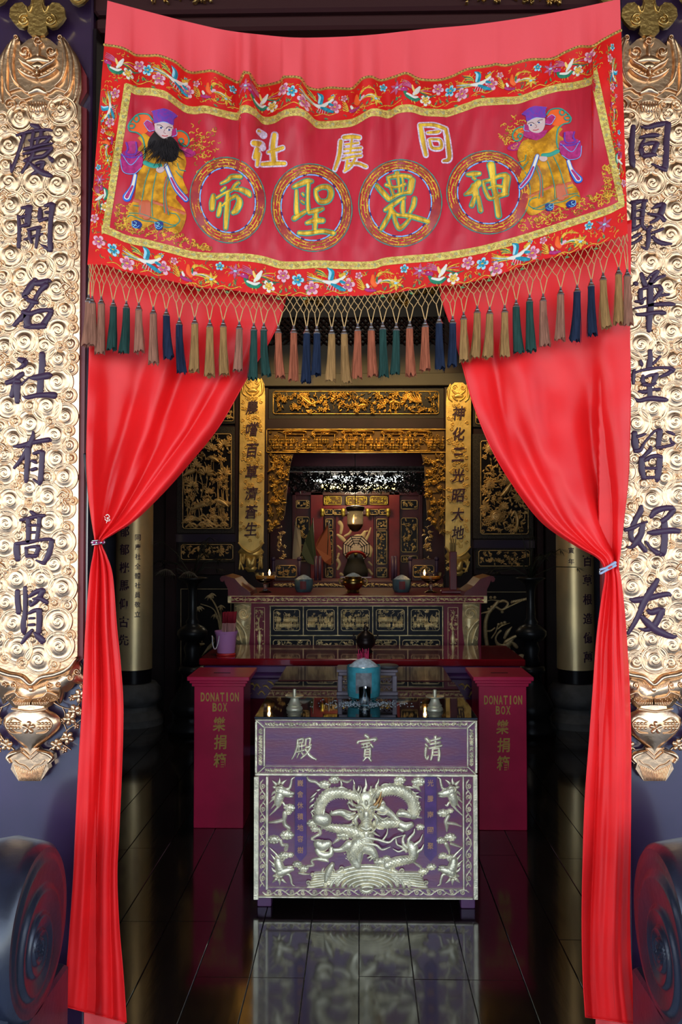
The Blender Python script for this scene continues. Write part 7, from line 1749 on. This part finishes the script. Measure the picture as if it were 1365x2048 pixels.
# octagonal trigram web
BG = thing('trigram_octagon', 'pale octagonal eight trigram board with dark concentric bars', 'trigram board', W(713, 1125, DN - .12))
bc = (713, 1098); R0 = 28; pb = plane(DN - .12)
oc = [(bc[0] + R0 * cos(pi / 8 + k * pi / 4), bc[1] + R0 * sin(pi / 8 + k * pi / 4)) for k in range(8)]
m = MB(); m.plate(oc, pb, .012, back=0); m.obj('board', M('cream_board', (.62, .46, .30), .5), BG, smooth=False)
for k in range(8):
    a, b_ = oc[k], oc[(k + 1) % 8]
    m = MB(); pb2 = plane(DN - .132)
    for q in (1.0, .82, .64, .46):
        A = (bc[0] + (a[0] - bc[0]) * q, bc[1] + (a[1] - bc[1]) * q); B = (bc[0] + (b_[0] - bc[0]) * q, bc[1] + (b_[1] - bc[1]) * q)
        if (k >> (int(q * 5) % 3)) & 1 or q == 1.0: m.stroke([(*A, 1.5), (*B, 1.5)], pb2, h=.004, prof='flat', smooth=False)
        else:
            M1 = [(A[0] + (B[0] - A[0]) * t, A[1] + (B[1] - A[1]) * t) for t in (0, .42, .58, 1)]
            m.stroke([(*M1[0], 1.5), (*M1[1], 1.5)], pb2, h=.004, prof='flat', smooth=False); m.stroke([(*M1[2], 1.5), (*M1[3], 1.5)], pb2, h=.004, prof='flat', smooth=False)
    m.stroke([(bc[0] + (a[0] - bc[0]) * .3, bc[1] + (a[1] - bc[1]) * .3, 1.2), (*a, 1.2)], pb2, h=.004, prof='flat', smooth=False)
    m.obj('trigram', BLACKLAC, BG)
# dark seated deity seen as a black cowl with gilt headband, on a plinth
DT = thing('seated_deity', 'small dark cowled deity statue in front of the trigram octagon', 'statue', (W(712, 1160, DN - .3)[0], DN - .3, W(712, 1160, DN - .3)[2]))
c = W(712, 1160, DN - .3); m = MB(); zb = c[2]
m.lathe([(.0, zb + .04), (.135, zb + .04), (.14, zb + .10), (.115, zb + .16), (.10, zb + .20), (.085, zb + .25), (.055, zb + .29), (.025, zb + .315), (0, zb + .32)], (c[0], c[1]), 24); m.obj('cowl', M('black_felt', (.008, .008, .009), .8), DT)
m = MB(); a = np.linspace(pi * 1.05, pi * 1.95, 14); m.tube(np.stack([c[0] + .105 * np.cos(a), c[1] + .105 * np.sin(a) - .01, zb + .25 + .07 * np.sin((a - pi) * 1.0)], -1), .016, 8); m.obj('red_sash', M('sash_red', (.4, .02, .01), .5), DT)
m = MB(); m.sphere((c[0], c[1] - .075, zb + .295), (.022, .016, .016), 10, 7); m.obj('gilt_knot', YG, DT)
m = MB(); m.cbox(c[0] - .18, c[0] + .18, c[1] - .15, c[1] + .15, zb - .02, zb + .04, .008); m.obj('plinth', M('purple_plinth', (.05, .03, .09), .4), DT, smooth=False)
# hanging glass lamp on a long wire
hl = W(711, 1060, 9.2); HL = thing('hanging_lamp', 'hanging cylindrical glass oil lamp on a thin dark wire', 'lamp', tuple(hl))
x, y, zb = hl
m = MB(); m.lathe([(.0, zb - .02), (.03, zb - .015), (.06, zb + .01), (.08, zb + .045), (.084, zb + .06), (.0, zb + .06)], (x, y), 24); m.obj('oil_cup', M('dark_oil', (.03, .015, .01), .1), HL)
m = MB(); m.lathe([(.084, zb + .06), (.084, zb + .20), (.081, zb + .20), (.081, zb + .06)], (x, y), 28); m.obj('glass_cylinder', M('frosted_lamp_glass', (.8, .8, .8), .25, trans=.85), HL)
m = MB(); m.lathe([(.088, zb + .20), (.092, zb + .215), (.10, zb + .24), (.08, zb + .25), (0, zb + .26)], (x, y), 24); m.obj('lid', BLACKLAC, HL)
m = MB(); m.tube([(x, y, zb + .25), (x, y, HZ)], .004, 6); m.obj('wire', BLACKLAC, HL)
m = MB(); m.lathe([(0, zb + .065), (.008, zb + .078), (.007, zb + .09), (0, zb + .11)], (x - .02, y - .02), 10); m.obj('flame', FLAME, HL)
# fretwork canopy with lamps behind it
ns('canopy_rail', 575, 933, 852, 943, M('pale_carved_rail', (.30, .28, .25), .5, var=.5, vscale=40), 9.55, .02)
m = MB(); floral(m, 578, 935, 850, 942, random.Random(8), 8, 3, plane(9.53), .012); m.obj('canopy_rail_carving', M('dark_fret', (.03, .026, .024), .5), NI)
m = MB(); rf = random.Random(14); pf = plane(9.55)
for k in range(1000):
    x_, y_ = rf.uniform(578, 850), rf.uniform(946, 984); a = rf.uniform(0, 6.3); s = rf.uniform(3, 5.5)
    if rf.random() < .35: m.stroke(spiral(x_, y_, s, 1.2, a, 1.6, rf.choice((-1, 1)), 10), pf, h=.02, n=4)
    else: m.stroke([(x_ - s * cos(a), y_ - s * sin(a), 1.6), (x_, y_, 2.6), (x_ + s * cos(a + .5), y_ + s * sin(a + .5), 1.4)], pf, h=.02, n=4)
m.obj('canopy_fretwork', M('dark_fret'), NI)
def lamp_tube(x0, x1, y, d, col, st, lab):
    A, B = W(x0, y, d), W(x1, y, d); T = thing('tube_lamp', lab, 'lamp', tuple((A + B) / 2))
    m = MB(); m.tube([A, B], .03, 10); m.obj('tube', M('tube_' + lab[:5], (1, 1, 1), .5, emit=col, estr=st), T)
    m = MB(); m.cbox(A[0] - .02, B[0] + .02, d - .02, d + .06, A[2] + .03, A[2] + .07, .005); m.obj('batten', M('white_plastic'), T, smooth=False)
lamp_tube(622, 806, 958, 9.8, (.80, .95, .90), 6, 'white tube lamp glowing behind the canopy fretwork')
lamp_tube(644, 790, 974, 9.85, (1.0, .75, .18), 3, 'amber tube lamp glowing low behind the canopy fretwork')
L = bpy.data.lights.new('niche_fill', 'POINT'); L.energy = 5; L.color = (1, .80, .55); L.shadow_soft_size = .08  # fill light added to brighten the niche below the tubes
lo = bpy.data.objects.new('niche_fill', L); COL.objects.link(lo); lo.location = (-.06, 9.62, W(712, 990, 9.62)[2])
# triangular flags
for (p, col, nm, lab) in (([(590, 1050), (601, 1062), (602, 1108), (586, 1122)], (.20, .19, .19), 'grey', 'drooping grey triangular flag left of the green one, in the shrine'), ([(626, 1042), (628, 1070), (632, 1128), (604, 1108)], (.016, .03, .022), 'green', 'dark green triangular flag hanging in the shrine'), ([(658, 1046), (664, 1122), (654, 1128), (632, 1092)], (.14, .035, .02), 'rust', 'rust coloured triangular flag beside the dragon panel')):
    m = MB(); q = crom(np.array([(*a, 1) for a in p + p[:1]]), 4)[:-1, :2]; pf = plane(9.3)
    T = thing('temple_flag', lab.replace(' left of the green one,', ''), 'flag', W(*p[2], 9.3), 'triangular shrine flags')
    m.plate(q, lambda x, y, h: W(x, y, 9.3 + .02 * np.sin(np.asarray(x) / 4.0), h), .006, back=0); m.obj('cloth', M('flag_' + nm, col, .7), T, smooth=False)
    m = MB(); a0, a1 = np.array(p[0], float), np.array(p[1], float); m.tube([W(p[0][0], p[0][1] - 6, 9.31), W(p[2][0], 1150, 9.31)], .006, 6); m.obj('staff', DARKWOOD, T)
# carved end drops inside the opening and chair-like balustrades
for (a, b_, sd) in ((553, 572, 61), (846, 866, 62)):
    m = MB(); carve(m, a, 1050, b_, 1124, plane(9.0), random.Random(sd), 5, .03, dens=1.0); m.obj('gilt_dragon_pole', ANT2, NI, kind='stuff')
for (a, b_, sd) in ((553, 593, 71), (827, 868, 72)):
    ns('balustrade_frame', a - 4, 1118, b_ + 4, 1162, MAR, 8.95, .02); gilt_panel(NI, a, 1131, b_, 1154, 8.92, sd, ANT2, s=4.2, h=.02)
    for x_ in (a - 6, b_ + 6):
        m = MB(); A, B = W(x_, 1118, 8.93), W(x_, 1165, 8.93); m.tube([A, B], .016, 8); m.sphere(A, .025, 8, 6); m.obj('baluster', M('purple_plinth'), NI)
for x_ in (632, 640, 786, 792): 
    m = MB(); m.tube([W(x_, 1112, 9.1), W(x_, 1165, 9.1)], .016, 8); m.obj('baluster', M('purple_plinth'), NI)
# long inner table edge with carved gilt band
ns('inner_table', 545, 1163, 900, 1420, MAR, 8.85, .0, .8)
m = MB(); floral(m, 548, 1165, 897, 1175, random.Random(18), 9, 3.4, plane(8.85), .012); m.obj('inner_table_edge', ANT, NI)

# ================================================================== gilded columns, candle stands, drum stones
COLG = M('brushed_brass_sheet', (0.90, 0.70, 0.38), 0.40, 0.7, var=.15, vscale=3, bump=.03, bscale=30)
STN = M('grey_column_stone', (.085, .088, .095), .7, var=.3, vscale=9, bump=.3, bscale=50)
def column(px, big, small, lab, side):
    d = 7.95; x = W(px, 1300, d)[0]; R = .165
    T = thing('gilt_column', lab, 'column', (x, d, 0), 'gilt columns')
    zb = W(px, 1342, d - R)[2]
    m = MB(); m.lathe([(R, zb + (HZ - zb) * k_ / 12.0) for k_ in range(13)], (x, d), 64); m.obj('brass_shaft', COLG, T)
    m = MB(); z0_ = W(px, 1370, d - R)[2]; m.lathe([(R - .006, z0_), (R - .006, zb)], (x, d), 48); m.obj('black_collar', BLACKLAC, T)
    m = MB(); m.lathe([(.0, 0), (.27, 0), (.27, .06), (.245, .09), (.24, .11), (.215, .13), (.21, .17), (.245, .21), (.255, .25), (.24, z0_ - .05), (.20, z0_), (0, z0_)], (x, d), 40); m.obj('stone_base', STN, T, autosmooth=35)
    def wrap(ang0):
        def f(u, y, h):   # u metres along the surface, y pixel row
            a = -pi / 2 + ang0 + np.asarray(u) / R
            z = W(px, y, d - R)[..., 2]
            rr_ = R + np.asarray(h)
            return np.stack([x + rr_ * np.cos(a), d + rr_ * np.sin(a), z + 0 * a], -1)
        return f
    for chars, y0, dy, ang, w, h, nm in ((big[0], big[1], big[2], big[3], .10, 22, 'large_character'), (small[0], small[1], small[2], small[3], .05, 12, 'small_character')):
        for k, ch in enumerate(chars):
            m = MB(); put_glyph(m, ch, 0, y0 + dy * k, w, h, wrap(ang), .004, bold=.016, slant=0); m.obj(nm, INK, T, smooth=False)
column(268, ('穆御郁郁桄馬仰古先', 990, 36.3, -.33), ('同慶社全體社員敬立', 1075, 19.2, .42), 'gilt column lettered with a small second text, by the ringed curtain', 'L')
column(1152, ('年當百草根造億萬', 1045, 38.5, .48), ('歲次丙寅年', 1035, 22, -.42), 'gilt column rising behind the pegged curtain', 'R')
slab('pilaster_wall', 205, 900, 244, 1380, M('blue_grey_plaster', (.10, .12, .19), .7, var=.2, vscale=3), 8.35, .0, .1); slab('pilaster_wall', 1178, 900, 1216, 1380, M('blue_grey_plaster'), 8.35, .0, .1)
PEW = M('blackened_pewter', (.022, .024, .028), .38, .5, var=.3, vscale=12)
def candlestand(px, lab, seed):
    d = 7.6; x = W(px, 1300, d)[0]; z = lambda y: W(px, y, d)[2]
    T = thing('altar_vase_stand', lab, 'vase stand', (x, d, 0), 'dark vase stands with plants')
    m = MB(); m.lathe([(.0, 0), (.20, 0), (.21, .05), (.17, .10), (.165, .16), (.20, .21), (.18, .26), (.10, z(1370)), (.085, z(1350)), (.12, z(1342)), (.11, z(1332)), (0, z(1330))], (x, d), 28); m.obj('foot', PEW, T)
    m = MB(); m.lathe([(.0, z(1332)), (.085, z(1330)), (.06, z(1310)), (.075, z(1296)), (.055, z(1284)), (.10, z(1280)), (.13, z(1270)), (.13, z(1262)), (.10, z(1254)), (.05, z(1248)), (.06, z(1244)), (.04, z(1236)), (.035, z(1200)), (.038, z(1180)), (.055, z(1168)), (.10, z(1160)), (.13, z(1156)), (.10, z(1154)), (0, z(1156))], (x, d), 28); m.obj('stem', PEW, T)
    r = random.Random(seed)
    P = thing('palm_plant', 'dark spiky palm arrangement in the ' + ('stand by the bamboo panel' if px < 700 else 'stand by the crane panel'), 'plant', (x, d, z(1156)), 'palm arrangements')
    LF = M('dark_leaf', (.010, .016, .009), .5, var=.4, vscale=10)
    zz = z(1156)
    for k in range(15):
        a = r.uniform(0, 6.3); L = r.uniform(.16, .42); e = r.uniform(.15, 1.3)
        tip = np.array([x + L * cos(a) * cos(e), d + .6 * L * sin(a) * cos(e), zz + L * sin(e) * 1.1])
        m = MB(); m.tube([(x, d, zz), ((x + tip[0]) / 2, (d + tip[1]) / 2, (zz + tip[2]) / 2 + .05), tip], [.005, .004, .003], 5)
        for q in range(11):   # fan of blades
            b_ = a + (q - 5) * .28; l2 = r.uniform(.07, .12); dirv = np.array([cos(b_) * .9, sin(b_) * .5, -.35 + .25 * sin(q)]); dirv /= np.linalg.norm(dirv); n_ = np.cross(dirv, [0, 0, 1]) * .006
            m.add([tip, tip + dirv * l2 * .5 + n_, tip + dirv * l2, tip + dirv * l2 * .5 - n_], [(0, 1, 2, 3)])
        m.obj('frond', LF, P)
    if px < 700:
        for (fx, fy) in ((332, 1138), (378, 1143)):
            m = MB(); c = W(fx, fy, d - .3)
            for q in range(14):
                a = pi * (q / 13.0); m.tube([c, c + [.05 * cos(a), -.01, .012 * sin(a) - .02], c + [.085 * cos(a), -.02, -.055]], [.003, .003, .001], 4)
            m.obj('dry_flower', M('dry_straw', (.12, .10, .075), .7), P)
candlestand(385, 'dark turned metal vase stand beside the bamboo panel', 1); candlestand(1063, 'dark turned metal vase stand beside the crane panel', 2)
# drum stones before the door jambs
DRM = M('dark_polished_granite', (.014, .017, .032), .38, coat=.4, coatr=.25, coati=1.6, var=.35, vscale=8, bump=.12, bscale=40)
def drum(sg, lab):
    if sg < 0: far, cx_, top = 135, 81, 1689
    else: far, cx_, top = 1266, 1318, 1692
    Rr = .245; yc = 2.785 - Rr; xf = W(cx_, 1860, yc)[0]; zc = W(cx_, top, yc)[2] - Rr
    T = thing('drum_stone', lab, 'drum stone', (xf + sg * .10, yc, 0), 'carved drum stones flanking the door')
    m = MB(); th = np.linspace(0, 2 * pi, 72, endpoint=False)
    def ring(x, r): return np.stack([np.full(72, x), yc + r * np.cos(th), zc + r * np.sin(th)], -1)
    xs = [xf, xf + sg * .012, xf + sg * .03, xf + sg * .10, xf + sg * .17, xf + sg * .188, xf + sg * .20]; rs_ = [Rr - .02, Rr - .005, Rr, Rr + .012, Rr, Rr - .005, Rr - .02]
    P = np.stack([ring(a, b_) for a, b_ in zip(xs, rs_)]); m.grid(P, wrap=True); m.add(ring(xs[-1], rs_[-1]), [tuple(range(72))]); m.obj('drum', DRM, T)
    # spiral-carved face
    m = MB(); nr = 60; r = np.linspace(0, Rr - .02, nr); Rg, Tg = np.meshgrid(r, th, indexing='ij')
    # spiral centred off the middle as a snail shell
    ey, ez = Rg * np.cos(Tg), Rg * np.sin(Tg); oy, oz = ey + .02, ez + .045
    rs2 = np.hypot(oy, oz); ph = np.mod(np.log(np.maximum(rs2, .006) / .012) / np.log(1.75) - sg * np.arctan2(oz, oy) / (2 * pi), 1.0)
    hgt = .011 * np.where(ph < .8, ph / .8, (1 - ph) / .2) * np.clip((Rr - .035 - Rg) / .02, 0, 1)
    m.grid(np.stack([xf - sg * hgt - sg * .0, yc + ey, zc + ez], -1), wrap=True); m.obj('spiral_face', DRM, T)
    m = MB(); z1 = zc - Rr * .86
    m.cbox(min(xf + sg * .0, xf + sg * .21), max(xf + sg * .0, xf + sg * .21), yc - .27, yc + .255, -.015, max(z1, .05), .01); m.obj('plinth', DRM, T, smooth=False)
    m = MB(); m.cbox(min(xf + sg * .02, xf + sg * .18), max(xf + sg * .02, xf + sg * .18), yc - .20, yc + .20, max(z1, .05) - .002, zc - .10, .02); m.obj('cradle', DRM, T, smooth=False)
drum(-1, 'dark drum stone with spiral face beside the ringed curtain'); drum(1, 'dark drum stone with spiral face beside the pegged curtain')
# gilt carvings on the door head
for (a, b_) in ((300, 440), (925, 1130)):
    m = MB(); carve(m, a, -12, b_, 12, plane(DW - .001), random.Random(a), 7, .02, dens=1.0); m.obj('door_head_carving', M('aged_gilt'), lint)
